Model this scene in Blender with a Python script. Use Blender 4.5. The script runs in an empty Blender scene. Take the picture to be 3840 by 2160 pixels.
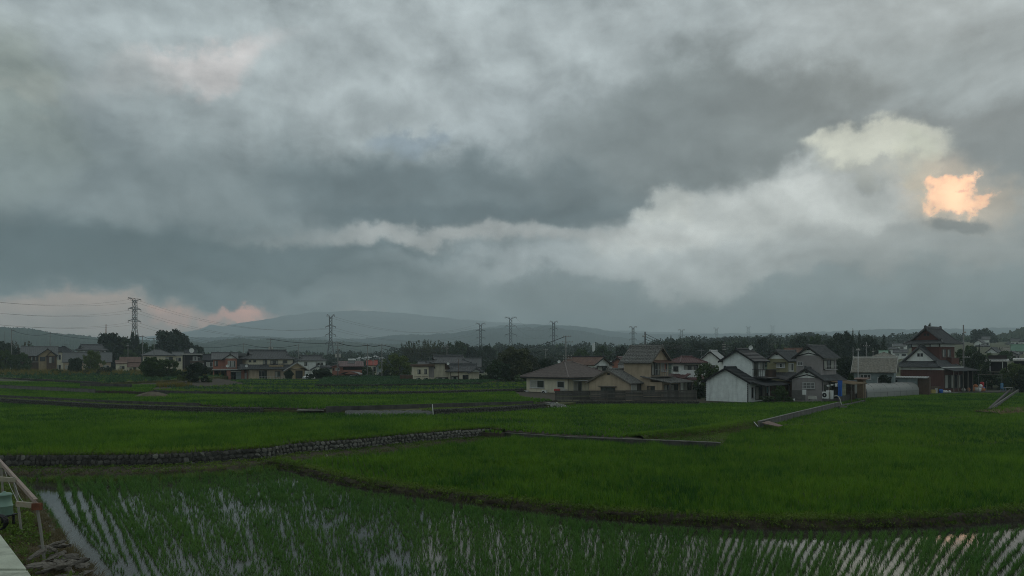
import bpy, bmesh, math, random
import numpy as np
from mathutils import Vector, Matrix
from math import sin, cos, tan, atan, atan2, radians as R, pi, sqrt, exp

# ---------------------------------------------------------------- camera, sky, sun, exposure
SC = bpy.context.scene
COL = SC.collection
H, YH, F = 6.5, 1345.0, 2773.0          # eye height, eye-level row and focal length (3840x2160 frame)

cam_d = bpy.data.cameras.new('camera')
cam = bpy.data.objects.new('camera', cam_d)
COL.objects.link(cam)
cam.location = (0, 0, H)
cam.rotation_euler = (R(90), 0, 0)
cam_d.sensor_width = 36.0
cam_d.lens = 36.0 * F / 3840.0
cam_d.shift_y = (YH - 1080.0) / 3840.0
cam_d.clip_start = 0.3
cam_d.clip_end = 40000
SC.camera = cam

SUN_AZ, SUN_EL = 31.0, 26.0              # degrees right of the view axis / above the horizon

world = bpy.data.worlds.new('World')
SC.world = world
world.use_nodes = True
world.cycles.sampling_method = 'MANUAL'
world.cycles.sample_map_resolution = 512
wt = world.node_tree
wt.nodes.clear()


def wn(kind, **kw):
    n = wt.nodes.new(kind)
    for k, v in kw.items():
        setattr(n, k, v)
    return n


def wl(a, b):
    wt.links.new(a, b)


def wmath(op, a, b=None, c=None, clamp=False):
    n = wn('ShaderNodeMath', operation=op, use_clamp=clamp)
    for i, v in enumerate((a, b, c)):
        if v is None:
            continue
        if isinstance(v, (int, float)):
            n.inputs[i].default_value = v
        else:
            wl(v, n.inputs[i])
    return n.outputs[0]


def build_sky():
    out = wn('ShaderNodeOutputWorld')
    bg = wn('ShaderNodeBackground')
    wl(bg.outputs[0], out.inputs[0])
    bg.inputs[1].default_value = 1.02
    tc = wn('ShaderNodeTexCoord')
    d = tc.outputs['Generated']
    sep = wn('ShaderNodeSeparateXYZ')
    wl(d, sep.inputs[0])
    X, Y, Z = sep.outputs
    az = wmath('ARCTAN2', X, Y)
    el = wmath('ARCSINE', Z)

    def noise(scale, detail, rough, vec, dist=0.0):
        n = wn('ShaderNodeTexNoise')
        n.inputs['Scale'].default_value = scale
        n.inputs['Detail'].default_value = detail
        n.inputs['Roughness'].default_value = rough
        n.inputs['Distortion'].default_value = dist
        wl(vec, n.inputs['Vector'])
        return n
    # stretched direction for layered cloud banks
    mp = wn('ShaderNodeMapping')
    mp.inputs['Scale'].default_value = (1.0, 1.0, 2.3)
    wl(d, mp.inputs[0])
    st = mp.outputs[0]
    n1 = noise(3.2, 5.0, 0.52, st)
    n2 = noise(11.0, 8.0, 0.62, d)
    n5 = noise(46.0, 6.0, 0.6, d)
    s5 = wn('ShaderNodeSeparateXYZ'); wl(n5.outputs['Color'], s5.inputs[0])
    s1 = wn('ShaderNodeSeparateXYZ'); wl(n1.outputs['Color'], s1.inputs[0])
    s2 = wn('ShaderNodeSeparateXYZ'); wl(n2.outputs['Color'], s2.inputs[0])

    def warp(base, a, b, ka, kb):
        w1 = wmath('MULTIPLY', wmath('SUBTRACT', a, 0.5), ka)
        w2 = wmath('MULTIPLY', wmath('SUBTRACT', b, 0.5), kb)
        return wmath('ADD', wmath('ADD', base, w1), w2)
    U = warp(az, s1.outputs[0], s2.outputs[0], 0.26, 0.15)
    V = warp(el, s1.outputs[1], s2.outputs[1], 0.10, 0.10)
    Uf = warp(az, s5.outputs[0], s2.outputs[0], 0.055, 0.09)
    Vf = warp(el, s5.outputs[1], s2.outputs[1], 0.048, 0.075)

    n3 = noise(2.1, 6.0, 0.55, st, 0.4)
    n4 = noise(6.5, 5.0, 0.55, st, 0.6)
    lum = wmath('ADD', wmath('MULTIPLY', n3.outputs['Fac'], 0.6), wmath('MULTIPLY', n4.outputs['Fac'], 0.4))
    wisp = wmath('ADD', wmath('MULTIPLY', n2.outputs['Fac'], 0.6), wmath('MULTIPLY', n4.outputs['Fac'], 0.4))
    ramp = wn('ShaderNodeValToRGB')
    ramp.color_ramp.elements[0].position = 0.36
    ramp.color_ramp.elements[0].color = (0.24, 0.275, 0.282, 1)
    ramp.color_ramp.elements[1].position = 0.66
    ramp.color_ramp.elements[1].color = (0.40, 0.435, 0.44, 1)
    wl(lum, ramp.inputs[0])
    col = ramp.outputs[0]

    def pix(px, py):
        a = atan((px - 1920) / F)
        return a, atan((YH - py) / F * cos(a))

    def blob(px, py, rx, up, down, color, k=1.0, soft=1.0, fine=False, rot=0.0):
        """an uneven cloud mass: radii in photo pixels, separate reach upwards and downwards"""
        nonlocal col
        a0, e0 = pix(px, py)
        u = wmath('SUBTRACT', Uf if fine else U, a0)
        v = wmath('SUBTRACT', Vf if fine else V, e0)
        if rot:
            u2 = wmath('ADD', wmath('MULTIPLY', u, cos(rot)), wmath('MULTIPLY', v, sin(rot)))
            v = wmath('SUBTRACT', wmath('MULTIPLY', v, cos(rot)), wmath('MULTIPLY', u, sin(rot)))
            u = u2
        u = wmath('DIVIDE', u, rx / F)
        vu = wmath('DIVIDE', wmath('MAXIMUM', v, 0.0), up / F)
        vd = wmath('DIVIDE', wmath('MINIMUM', v, 0.0), down / F)
        r2 = wmath('ADD', wmath('MULTIPLY', u, u), wmath('ADD', wmath('MULTIPLY', vu, vu), wmath('MULTIPLY', vd, vd)))
        r = wmath('SQRT', r2)
        mr = wn('ShaderNodeMapRange', interpolation_type='SMOOTHERSTEP')
        wl(r, mr.inputs[0])
        mr.inputs[1].default_value = 1.0 + 0.5 * soft
        mr.inputs[2].default_value = max(0.0, 1.0 - 0.75 * soft)
        mr.inputs[3].default_value = 0.0
        mr.inputs[4].default_value = k
        mx = wn('ShaderNodeMix', data_type='RGBA')
        wl(mr.outputs[0], mx.inputs['Factor'])
        wl(col, mx.inputs[6])
        mx.inputs[7].default_value = (*color, 1)
        col = mx.outputs[2]

    # upper deck
    blob(1500, 180, 1300, 300, 300, (0.42, 0.46, 0.465), 0.8, 0.9)
    blob(700, 290, 340, 60, 70, (0.52, 0.50, 0.49), 0.8, 0.8, rot=0.35)
    blob(170, 410, 60, 50, 50, (0.50, 0.48, 0.44), 0.6, 0.8)
    blob(330, 330, 300, 130, 130, (0.31, 0.34, 0.34), 0.7, 0.8)
    blob(60, 500, 160, 300, 400, (0.36, 0.40, 0.34), 0.5, 0.8)
    blob(2050, 540, 420, 180, 200, (0.38, 0.42, 0.43), 0.7, 0.8)
    blob(1560, 520, 150, 45, 45, (0.25, 0.30, 0.34), 0.8, 0.7)
    blob(1000, 560, 500, 160, 150, (0.37, 0.41, 0.415), 0.75, 0.8)
    # long dark bank left to centre with a hard lower edge
    blob(1000, 860, 1250, 330, 200, (0.22, 0.255, 0.26), 0.8, 0.8)
    blob(1750, 760, 820, 190, 110, (0.16, 0.192, 0.20), 0.95, 0.6)
    blob(1800, 835, 800, 70, 55, (0.125, 0.155, 0.165), 0.9, 0.7)
    blob(480, 1010, 1000, 170, 120, (0.098, 0.130, 0.138), 0.95, 0.7)
    blob(1450, 1000, 620, 60, 60, (0.135, 0.17, 0.18), 0.85, 0.7)
    # big grey mass on the right
    blob(2650, 480, 640, 230, 250, (0.205, 0.23, 0.23), 0.97, 0.6)
    blob(2800, 430, 380, 140, 140, (0.18, 0.202, 0.202), 0.9, 0.8)
    blob(3720, 560, 330, 170, 150, (0.195, 0.215, 0.218), 0.95, 0.5)
    # bright opening
    blob(2880, 880, 600, 190, 190, (0.535, 0.56, 0.545), 0.97, 0.55, rot=0.14)
    blob(2500, 800, 110, 90, 60, (0.58, 0.60, 0.57), 0.7, 0.7)
    blob(1750, 915, 760, 45, 45, (0.43, 0.435, 0.42), 0.72, 1.0)
    blob(3330, 560, 250, 80, 100, (0.56, 0.57, 0.50), 0.95, 0.5)
    blob(3480, 660, 80, 120, 110, (0.54, 0.56, 0.48), 0.9, 0.5)
    blob(3300, 640, 150, 40, 60, (0.30, 0.315, 0.31), 0.6, 1.0, fine=True)
    # lower right veil
    blob(3480, 930, 520, 110, 110, (0.33, 0.35, 0.345), 0.85, 0.7)
    blob(3200, 1110, 1100, 70, 80, (0.235, 0.285, 0.30), 0.9, 0.8)
    blob(2300, 1020, 900, 60, 60, (0.43, 0.465, 0.47), 0.7, 0.9)
    blob(1700, 1095, 900, 40, 40, (0.24, 0.28, 0.29), 0.7, 0.9)
    blob(1800, 1180, 1000, 75, 130, (0.24, 0.275, 0.28), 0.9, 0.8)
    blob(3300, 1230, 1300, 80, 120, (0.20, 0.245, 0.26), 0.85, 0.8)
    # sun-lit gap
    blob(3585, 735, 190, 130, 120, (0.56, 0.48, 0.38), 0.75, 0.9)
    blob(3585, 738, 92, 60, 60, (1.0, 0.65, 0.43), 1.0, 0.36, fine=True)
    blob(3575, 755, 75, 50, 50, (1.15, 0.82, 0.55), 0.6, 1.0, fine=True)
    blob(3640, 722, 34, 10, 10, (0.80, 0.50, 0.36), 0.8, 0.5, fine=True)
    blob(3530, 855, 100, 40, 40, (0.19, 0.205, 0.205), 0.85, 0.7)
    # warm band low on the left
    blob(520, 1215, 900, 60, 130, (0.66, 0.50, 0.41), 0.85, 0.9)
    blob(870, 1195, 130, 42, 36, (1.45, 0.78, 0.58), 0.65, 1.0, fine=True)
    blob(600, 1195, 70, 45, 45, (1.2, 0.72, 0.55), 0.55, 1.0, fine=True)

    # billows: light tops and dark undersides over the whole deck
    def emboss(scale, detail, dz, vec):
        a = noise(scale, detail, 0.58, vec, 0.35)
        off = wn('ShaderNodeVectorMath', operation='ADD')
        wl(vec, off.inputs[0])
        off.inputs[1].default_value = (0.35 * dz, 0.0, dz)
        b = noise(scale, detail, 0.58, off.outputs[0], 0.35)
        return wmath('SUBTRACT', a.outputs['Fac'], b.outputs['Fac'])
    mp2 = wn('ShaderNodeMapping')
    mp2.inputs['Scale'].default_value = (1.0, 1.0, 1.45)
    wl(d, mp2.inputs[0])
    e1 = emboss(5.0, 7.0, 0.070, mp2.outputs[0])
    e2 = emboss(12.0, 7.0, 0.030, mp2.outputs[0])
    relief = wmath('ADD', wmath('MULTIPLY', e1, 0.75), wmath('MULTIPLY', e2, 0.65))
    relief = wmath('ADD', relief, wmath('MULTIPLY', wmath('SUBTRACT', wisp, 0.5), 0.75))
    sc_ = wmath('ADD', 1.0, relief)
    sc_ = wmath('MAXIMUM', wmath('MINIMUM', sc_, 1.45), 0.62)
    wv = wn('ShaderNodeVectorMath', operation='SCALE')
    wl(col, wv.inputs[0])
    wl(sc_, wv.inputs['Scale'])
    gm = wn('ShaderNodeGamma')
    wl(wv.outputs[0], gm.inputs[0])
    gm.inputs[1].default_value = 1.36
    wv2 = wn('ShaderNodeVectorMath', operation='SCALE')
    wl(gm.outputs[0], wv2.inputs[0])
    wv2.inputs['Scale'].default_value = 1.58
    wv3 = wn('ShaderNodeVectorMath', operation='MULTIPLY')
    wl(wv2.outputs[0], wv3.inputs[0])
    wv3.inputs[1].default_value = (1.01, 1.0, 0.995)
    col = wv3.outputs[0]

    # clear evening sky behind the thin places of the deck
    sky = wn('ShaderNodeTexSky', sky_type='NISHITA')
    sky.sun_disc = False
    sky.sun_elevation = R(SUN_EL)
    sky.sun_rotation = R(SUN_AZ)
    sk = wn('ShaderNodeMix', data_type='RGBA', blend_type='MULTIPLY')
    sk.inputs['Factor'].default_value = 1.0
    wl(sky.outputs[0], sk.inputs[6])
    sk.inputs[7].default_value = (0.06, 0.06, 0.06, 1)
    mx = wn('ShaderNodeMix', data_type='RGBA')
    mx.inputs['Factor'].default_value = 0.08
    wl(col, mx.inputs[6])
    wl(sk.outputs[2], mx.inputs[7])
    wl(mx.outputs[2], bg.inputs[0])


build_sky()
sun_d = bpy.data.lights.new('sun', 'SUN')
sun_d.energy = 0.3
sun_d.angle = R(75)
sun_d.color = (1.0, 0.93, 0.84)
sun = bpy.data.objects.new('sun', sun_d)
COL.objects.link(sun)
_sd = Vector((sin(R(SUN_AZ)) * cos(R(SUN_EL)), cos(R(SUN_AZ)) * cos(R(SUN_EL)), sin(R(SUN_EL))))
sun.rotation_euler = _sd.to_track_quat('Z', 'Y').to_euler()

SC.view_settings.view_transform = 'Standard'
SC.view_settings.look = 'None'
SC.view_settings.exposure = 0.0
SC.view_settings.gamma = 1.0
SC.view_settings.use_curve_mapping = False
SC.render.engine = 'CYCLES'
SC.cycles.use_denoising = True
SC.cycles.denoising_prefilter = 'NONE'
SC.cycles.max_bounces = 6
SC.cycles.diffuse_bounces = 2
SC.cycles.glossy_bounces = 3
SC.cycles.transmission_bounces = 4
SC.cycles.volume_bounces = 1
SC.cycles.use_adaptive_sampling = True
SC.cycles.adaptive_threshold = 0.01
SC.cycles.filter_width = 1.0

rnd = random.Random(7)


# ---------------------------------------------------------------- helpers
def G(px, py, z=0.0):
    """ground point seen at a photo pixel when the ground there lies at height z"""
    Y = (H - z) * F / (py - YH)
    return ((px - 1920) / F * Y, Y)


def D(px, py, Y):
    """point seen at a photo pixel at depth Y"""
    return ((px - 1920) / F * Y, Y, H + (YH - py) / F * Y)


MATS = {}


def mat(name, color, rough=0.85, var=0.25, scale=2.0, bump=0.0, bscale=30.0, stain=0.0, stain_col=(0.05, 0.045, 0.04),
        metallic=0.0, spec=0.3, trans=0.0, streak=False, rand=0.0, detail=5.0):
    """procedural surface: base colour with large and small noise, optional stains, grain relief"""
    if name in MATS:
        return MATS[name]
    m = bpy.data.materials.new(name)
    m.use_nodes = True
    nt = m.node_tree
    b = nt.nodes['Principled BSDF']
    b.inputs['Roughness'].default_value = rough
    b.inputs['Metallic'].default_value = metallic
    b.inputs['Specular IOR Level'].default_value = spec
    tc = nt.nodes.new('ShaderNodeTexCoord')
    vec = tc.outputs['Object']
    if streak:
        mp = nt.nodes.new('ShaderNodeMapping')
        mp.inputs['Scale'].default_value = (0.10, 1, 1) if streak == 'x' else (1, 1, 0.12)
        nt.links.new(vec, mp.inputs[0])
        svec = mp.outputs[0]
    else:
        svec = vec
    n = nt.nodes.new('ShaderNodeTexNoise')
    n.inputs['Scale'].default_value = scale
    n.inputs['Detail'].default_value = detail
    n.inputs['Roughness'].default_value = 0.6
    nt.links.new(svec if streak == 'x' else vec, n.inputs['Vector'])
    mr = nt.nodes.new('ShaderNodeMapRange')
    mr.inputs[1].default_value = 0.3
    mr.inputs[2].default_value = 0.7
    mr.inputs[3].default_value = 1.0 - var
    mr.inputs[4].default_value = 1.0 + var
    nt.links.new(n.outputs['Fac'], mr.inputs[0])
    fac = mr.outputs[0]
    if rand:
        oi = nt.nodes.new('ShaderNodeObjectInfo')
        r2 = nt.nodes.new('ShaderNodeMapRange')
        r2.inputs[3].default_value = 1 - rand
        r2.inputs[4].default_value = 1 + rand
        nt.links.new(oi.outputs['Random'], r2.inputs[0])
        mm = nt.nodes.new('ShaderNodeMath'); mm.operation = 'MULTIPLY'
        nt.links.new(fac, mm.inputs[0]); nt.links.new(r2.outputs[0], mm.inputs[1])
        fac = mm.outputs[0]
    mx = nt.nodes.new('ShaderNodeVectorMath')
    mx.operation = 'SCALE'
    mx.inputs[0].default_value = color[:3]
    nt.links.new(fac, mx.inputs['Scale'])
    col = mx.outputs[0]
    if stain:
        n2 = nt.nodes.new('ShaderNodeTexNoise')
        n2.inputs['Scale'].default_value = scale * 0.9 + 0.4
        n2.inputs['Detail'].default_value = 8
        n2.inputs['Roughness'].default_value = 0.65
        nt.links.new(svec, n2.inputs['Vector'])
        r3 = nt.nodes.new('ShaderNodeMapRange')
        r3.inputs[1].default_value = 0.5
        r3.inputs[2].default_value = 0.72
        r3.inputs[3].default_value = 0.0
        r3.inputs[4].default_value = stain
        nt.links.new(n2.outputs['Fac'], r3.inputs[0])
        mi = nt.nodes.new('ShaderNodeMix'); mi.data_type = 'RGBA'
        nt.links.new(r3.outputs[0], mi.inputs['Factor'])
        nt.links.new(col, mi.inputs[6])
        mi.inputs[7].default_value = (*stain_col, 1)
        col = mi.outputs[2]
    nt.links.new(col, b.inputs['Base Color'])
    if bump:
        n4 = nt.nodes.new('ShaderNodeTexNoise')
        n4.inputs['Scale'].default_value = bscale
        n4.inputs['Detail'].default_value = 4
        nt.links.new(svec if streak == 'x' else vec, n4.inputs['Vector'])
        bp = nt.nodes.new('ShaderNodeBump')
        bp.inputs['Strength'].default_value = bump
        bp.inputs['Distance'].default_value = 0.03
        nt.links.new(n4.outputs['Fac'], bp.inputs['Height'])
        nt.links.new(bp.outputs[0], b.inputs['Normal'])
    if trans:
        out = nt.nodes['Material Output']
        tr = nt.nodes.new('ShaderNodeBsdfTranslucent')
        nt.links.new(col, tr.inputs['Color'])
        ms = nt.nodes.new('ShaderNodeMixShader')
        ms.inputs[0].default_value = trans
        nt.links.new(b.outputs[0], ms.inputs[1])
        nt.links.new(tr.outputs[0], ms.inputs[2])
        nt.links.new(ms.outputs[0], out.inputs[0])
    MATS[name] = m
    return m


class MB:
    """collects plain geometry for one mesh"""

    def __init__(self):
        self.v, self.f = [], []

    def add(self, verts, faces):
        o = len(self.v)
        self.v.extend([tuple(p) for p in verts])
        self.f.extend([tuple(i + o for i in f) for f in faces])
        return self

    def box(self, x0, x1, y0, y1, z0, z1):
        v = [(x, y, z) for z in (z0, z1) for y in (y0, y1) for x in (x0, x1)]
        return self.add(v, [(0, 2, 3, 1), (4, 5, 7, 6), (0, 1, 5, 4), (2, 6, 7, 3), (0, 4, 6, 2), (1, 3, 7, 5)])

    def prism(self, poly, z0, z1):
        """vertical prism over a plan polygon (given anticlockwise)"""
        n = len(poly)
        v = [(p[0], p[1], z0) for p in poly] + [(p[0], p[1], z1) for p in poly]
        f = [tuple(range(n - 1, -1, -1)), tuple(range(n, 2 * n))]
        f += [(i, (i + 1) % n, n + (i + 1) % n, n + i) for i in range(n)]
        return self.add(v, f)

    def slab(self, poly, t):
        """planar 3-D polygon given thickness t against its normal"""
        P = [Vector(p) for p in poly]
        nrm = Vector((0, 0, 0))
        for i in range(len(P)):
            nrm += P[i].cross(P[(i + 1) % len(P)])
        nrm.normalize()
        Q = [p - nrm * t for p in P]
        n = len(P)
        f = [tuple(range(n)), tuple(range(2 * n - 1, n - 1, -1))]
        f += [((i + 1) % n, i, n + i, n + (i + 1) % n) for i in range(n)]
        return self.add(P + Q, f)

    def tube(self, pts, r, sides=6, r2=None, cap=True):
        P = [Vector(p) for p in pts]
        n = len(P)
        rings = []
        up0 = None
        for i in range(n):
            t = (P[min(i + 1, n - 1)] - P[max(i - 1, 0)]).normalized()
            ref = Vector((0, 0, 1)) if abs(t.z) < 0.9 else Vector((1, 0, 0))
            a = t.cross(ref).normalized()
            b = a.cross(t)
            rr = r if r2 is None else r + (r2 - r) * i / max(1, n - 1)
            rings.append([P[i] + (a * cos(2 * pi * k / sides) + b * sin(2 * pi * k / sides)) * rr for k in range(sides)])
        v = [p for ring in rings for p in ring]
        f = []
        for i in range(n - 1):
            for k in range(sides):
                k2 = (k + 1) % sides
                f.append((i * sides + k, i * sides + k2, (i + 1) * sides + k2, (i + 1) * sides + k))
        if cap:
            f.append(tuple(range(sides - 1, -1, -1)))
            f.append(tuple((n - 1) * sides + k for k in range(sides)))
        return self.add(v, f)

    def bar(self, a, b, w, h=None):
        """square bar from a to b"""
        return self.tube([a, b], w * 0.7071, 4)

    def lathe(self, prof, sides=12, cx=0, cy=0):
        v, f = [], []
        for (r, z) in prof:
            for k in range(sides):
                v.append((cx + r * cos(2 * pi * k / sides), cy + r * sin(2 * pi * k / sides), z))
        for i in range(len(prof) - 1):
            for k in range(sides):
                k2 = (k + 1) % sides
                f.append((i * sides + k, i * sides + k2, (i + 1) * sides + k2, (i + 1) * sides + k))
        f.append(tuple(range(sides - 1, -1, -1)))
        f.append(tuple((len(prof) - 1) * sides + k for k in range(sides)))
        return self.add(v, f)

    def mesh(self, name, m, smooth=False):
        me = bpy.data.meshes.new(name)
        me.from_pydata(self.v, [], self.f)
        if m is not None:
            me.materials.append(m)
        if smooth:
            me.polygons.foreach_set('use_smooth', [True] * len(me.polygons))
        me.update()
        return me

    def build(self, name, m, parent=None, smooth=False):
        return link(name, self.mesh(name, m, smooth), parent)


def link(name, data, parent=None):
    o = bpy.data.objects.new(name, data)
    COL.objects.link(o)
    if parent is not None:
        o.parent = parent
    return o


def tag(o, label, cat, group=None):
    o['label'] = label
    o['category'] = cat
    if group:
        o['group'] = group
    return o


def empty(name, label, cat, loc=(0, 0, 0), rz=0.0, group=None):
    o = bpy.data.objects.new(name, None)
    COL.objects.link(o)
    o.location = loc
    o.rotation_euler = (0, 0, rz)
    o.empty_display_size = 0.2
    return tag(o, label, cat, group)


def struct(o):
    o['kind'] = 'structure'
    return o


def stuff(o, label=None, cat=None):
    o['kind'] = 'stuff'
    if label:
        tag(o, label, cat)
    return o


def copy_tree(o, parent=None):
    c = o.copy()
    COL.objects.link(c)
    if parent is not None:
        c.parent = parent
    for ch in list(o.children):
        copy_tree(ch, c)
    return c


def interp(pts, x):
    xs = [p[0] for p in pts]
    ys = [p[1] for p in pts]
    return float(np.interp(x, xs, ys))


_perm = np.random.RandomState(3).permutation(256)


def vnoise(x, y, seed=0):
    """smooth value noise 0..1 for numpy arrays"""
    x = np.asarray(x, float); y = np.asarray(y, float)
    xi = np.floor(x).astype(int); yi = np.floor(y).astype(int)
    xf = x - xi; yf = y - yi
    xf = xf * xf * (3 - 2 * xf); yf = yf * yf * (3 - 2 * yf)

    def h(a, b):
        return _perm[(_perm[(a + seed * 17) & 255] + b) & 255] / 255.0
    return (h(xi, yi) * (1 - xf) + h(xi + 1, yi) * xf) * (1 - yf) + (h(xi, yi + 1) * (1 - xf) + h(xi + 1, yi + 1) * xf) * yf


def fbm(x, y, seed=0, oct=4):
    s = 0; a = 1; t = 0
    for i in range(oct):
        s = s + a * vnoise(np.asarray(x) * 2 ** i, np.asarray(y) * 2 ** i, seed + i)
        t += a; a *= 0.5
    return s / t
# ---------------------------------------------------------------- land
def ground_z(X, Y):
    """height of the natural ground (before terraces)"""
    X = np.asarray(X, float); Y = np.asarray(Y, float)
    px = 1920 + X / np.maximum(Y, 1.0) * F
    z = np.interp(Y, [0, 80, 100, 130, 170, 300, 900, 6000], [-0.6, -0.6, 0.3, 1.1, 1.3, 1.0, 0.0, 0.0])
    left = np.clip((700 - px) / 600, 0, 1)
    z = z + left * np.interp(Y, [0, 110, 170, 230, 400, 800, 1500], [0, 0, 0.9, 1.3, 1.3, 0, 0])
    right = np.clip((px - 3150) / 350, 0, 1)
    z = z + right * np.interp(Y, [0, 95, 110, 140, 165, 200, 320, 600, 900, 1400], [0, 0, -0.8, -0.9, 0.8, 4, 11, 20, 10, 0])
    z = z + np.clip((px - 3630) / 50, 0, 1) * np.interp(Y, [0, 136, 145, 175, 220], [0, 0, 2.8, 2.4, 0])
    return z


def build_ground():
    ys = np.concatenate([np.linspace(-30, 90, 13), np.linspace(95, 330, 48), np.geomspace(345, 6200, 40)])
    us = np.linspace(-1.0, 1.0, 61)
    v = []
    for Y in ys:
        w = max(abs(Y), 60) * 1.25 + 60
        X = us * w
        v.extend(zip(X, np.full_like(X, Y), ground_z(X, np.maximum(Y, 1)) ))
    n = len(us)
    f = [(j * n + i, j * n + i + 1, (j + 1) * n + i + 1, (j + 1) * n + i) for j in range(len(ys) - 1) for i in range(n - 1)]
    mb = MB(); mb.v = v; mb.f = f
    struct(mb.build('ground', mat('ground_soil', (0.075, 0.085, 0.04), 0.95, 0.4, 0.25, stain=0.6, stain_col=(0.09, 0.07, 0.045)), smooth=True))


build_ground()


def hill(name, ridge, Y, base_py, m, bump=4.0, fine=1.0, step=3.0, seed=1, depth=0.35, x0=None, x1=None):
    """a wooded ridge: crest line traced at depth Y, front slope falling towards the viewer and a back slope"""
    x0 = ridge[0][0] if x0 is None else x0
    x1 = ridge[-1][0] if x1 is None else x1
    px = np.arange(x0, x1 + step, step)
    crest = np.interp(px, [p[0] for p in ridge], [p[1] for p in ridge])
    zc = H + (YH - crest) / F * Y
    zb = H + (YH - base_py) / F * Y
    rows = 9
    v = []
    n = len(px)
    for j in range(rows + 3):
        if j < rows:
            t = j / (rows - 1)                       # 0 at the foot, 1 at the crest
            Yj = Y * (1 - depth * (1 - t))
            prof = t ** 0.8
        else:
            t = 1 - (j - rows + 1) * 0.3
            Yj = Y * (1 + 0.06 * (j - rows + 1))
            prof = t
        X = (px - 1920) / F * Yj
        zz = zb + (zc - zb) * prof
        nz = (fbm(px / 40.0, np.full_like(px, j * 1.7), seed) - 0.5) * bump * 2 * min(1, t * 1.5)
        if fine:
            nz = nz + fine * (vnoise(px / 3.3, np.full_like(px, j * 3.1), seed + 5) ** 2.2 - 0.25) * (1.2 if j == rows - 1 else 0.6)
        v.extend(zip(X, np.full_like(X, Yj), zz + nz))
    f = [(j * n + i, j * n + i + 1, (j + 1) * n + i + 1, (j + 1) * n + i) for j in range(rows + 2) for i in range(n - 1)]
    mb = MB(); mb.v = v; mb.f = f
    return struct(mb.build(name, m))


wood_m = mat('wooded_slope', (0.030, 0.048, 0.026), 0.95, 0.45, 0.02, spec=0.1)
far_m = mat('far_slope', (0.035, 0.05, 0.04), 0.95, 0.3, 0.004, spec=0.1)
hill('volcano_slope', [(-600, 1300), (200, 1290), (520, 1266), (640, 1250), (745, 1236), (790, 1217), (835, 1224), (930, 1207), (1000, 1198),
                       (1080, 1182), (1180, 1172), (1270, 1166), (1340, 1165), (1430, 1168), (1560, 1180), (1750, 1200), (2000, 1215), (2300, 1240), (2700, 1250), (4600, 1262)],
     5200, 1362, mat('hazed_scoria', (0.30, 0.31, 0.30), 0.95, 0.25, 0.002, spec=0.1), bump=6, fine=2, step=8, seed=2)  # scoria grey, paled in the base colour to stand in for haze
hill('distant_ridge', [(1100, 1290), (1500, 1268), (1750, 1238), (1880, 1222), (2000, 1216), (2090, 1218), (2200, 1228), (2330, 1246), (2500, 1254), (2900, 1250), (3300, 1236), (3900, 1228), (4700, 1230)],
     4500, 1362, far_m, bump=6, fine=2.5, step=6, seed=3)
hill('blue_ridge', [(300, 1300), (690, 1268), (900, 1262), (1150, 1266), (1300, 1272), (1420, 1264), (1560, 1254), (1700, 1248), (1800, 1233), (1900, 1231), (2000, 1226),
                    (2070, 1222), (2150, 1238), (2300, 1264), (2450, 1280), (2600, 1288), (2800, 1300)],
     3200, 1362, far_m, bump=6, fine=3, step=4, seed=4)
hill('left_hill', [(-900, 1190), (-300, 1212), (0, 1226), (100, 1231), (200, 1246), (290, 1256), (400, 1266), (560, 1275), (700, 1284), (800, 1290)],
     1600, 1362, wood_m, bump=3, fine=3.2, step=2.5, seed=5)
hill('low_hills', [(500, 1300), (680, 1284), (720, 1276), (760, 1284), (830, 1274), (900, 1268), (960, 1274), (1050, 1270), (1120, 1276), (1180, 1272), (1260, 1280), (1400, 1288), (1560, 1292), (1800, 1296), (2300, 1300)],
     1900, 1362, wood_m, bump=3, fine=3.5, step=2.5, seed=6)
hill('wooded_hill', [(3660, 1290), (3735, 1256), (3780, 1246), (3840, 1228), (3950, 1216), (4200, 1204), (4700, 1200)],
     620, 1362, wood_m, bump=3, fine=2.5, step=2.5, seed=8)


def build_haze():
    mb = MB().box(-7600, 7600, -300, 6250, -2.0, 360)
    m = bpy.data.materials.new('haze_air')
    m.use_nodes = True
    nt = m.node_tree
    nt.nodes.remove(nt.nodes['Principled BSDF'])
    pv = nt.nodes.new('ShaderNodeVolumePrincipled')
    pv.inputs['Color'].default_value = (0.76, 0.91, 0.97, 1)
    pv.inputs['Density'].default_value = 0.00031
    pv.inputs['Anisotropy'].default_value = 0.3
    nt.links.new(pv.outputs[0], nt.nodes['Material Output'].inputs['Volume'])
    o = mb.build('haze', m)
    stuff(o, 'pale evening haze hanging over the whole valley', 'haze')
# ---------------------------------------------------------------- paddies, bunds, terrace walls
earth_m = mat('damp_earth', (0.060, 0.048, 0.032), 0.95, 0.45, 1.6, bump=0.6, bscale=14, stain=0.7, stain_col=(0.030, 0.040, 0.014))
moss_m = mat('mossy_bank', (0.085, 0.090, 0.030), 0.95, 0.5, 1.3, bump=0.7, bscale=12, stain=0.75, stain_col=(0.055, 0.040, 0.025))
conc_m = mat('old_concrete', (0.15, 0.145, 0.128), 0.9, 0.25, 1.2, bump=0.25, bscale=25, stain=0.75, stain_col=(0.055, 0.05, 0.042), streak=True)
dark_conc_m = mat('blackened_concrete', (0.085, 0.080, 0.072), 0.92, 0.35, 1.4, bump=0.3, bscale=25, stain=0.7, stain_col=(0.022, 0.022, 0.018), streak=True)
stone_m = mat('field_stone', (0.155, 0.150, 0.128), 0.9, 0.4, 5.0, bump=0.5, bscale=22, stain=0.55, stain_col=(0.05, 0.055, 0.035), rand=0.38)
dark_stone_m = mat('dark_field_stone', (0.075, 0.072, 0.062), 0.92, 0.4, 5.0, bump=0.5, bscale=22, stain=0.6, stain_col=(0.025, 0.027, 0.018), rand=0.4)
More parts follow.
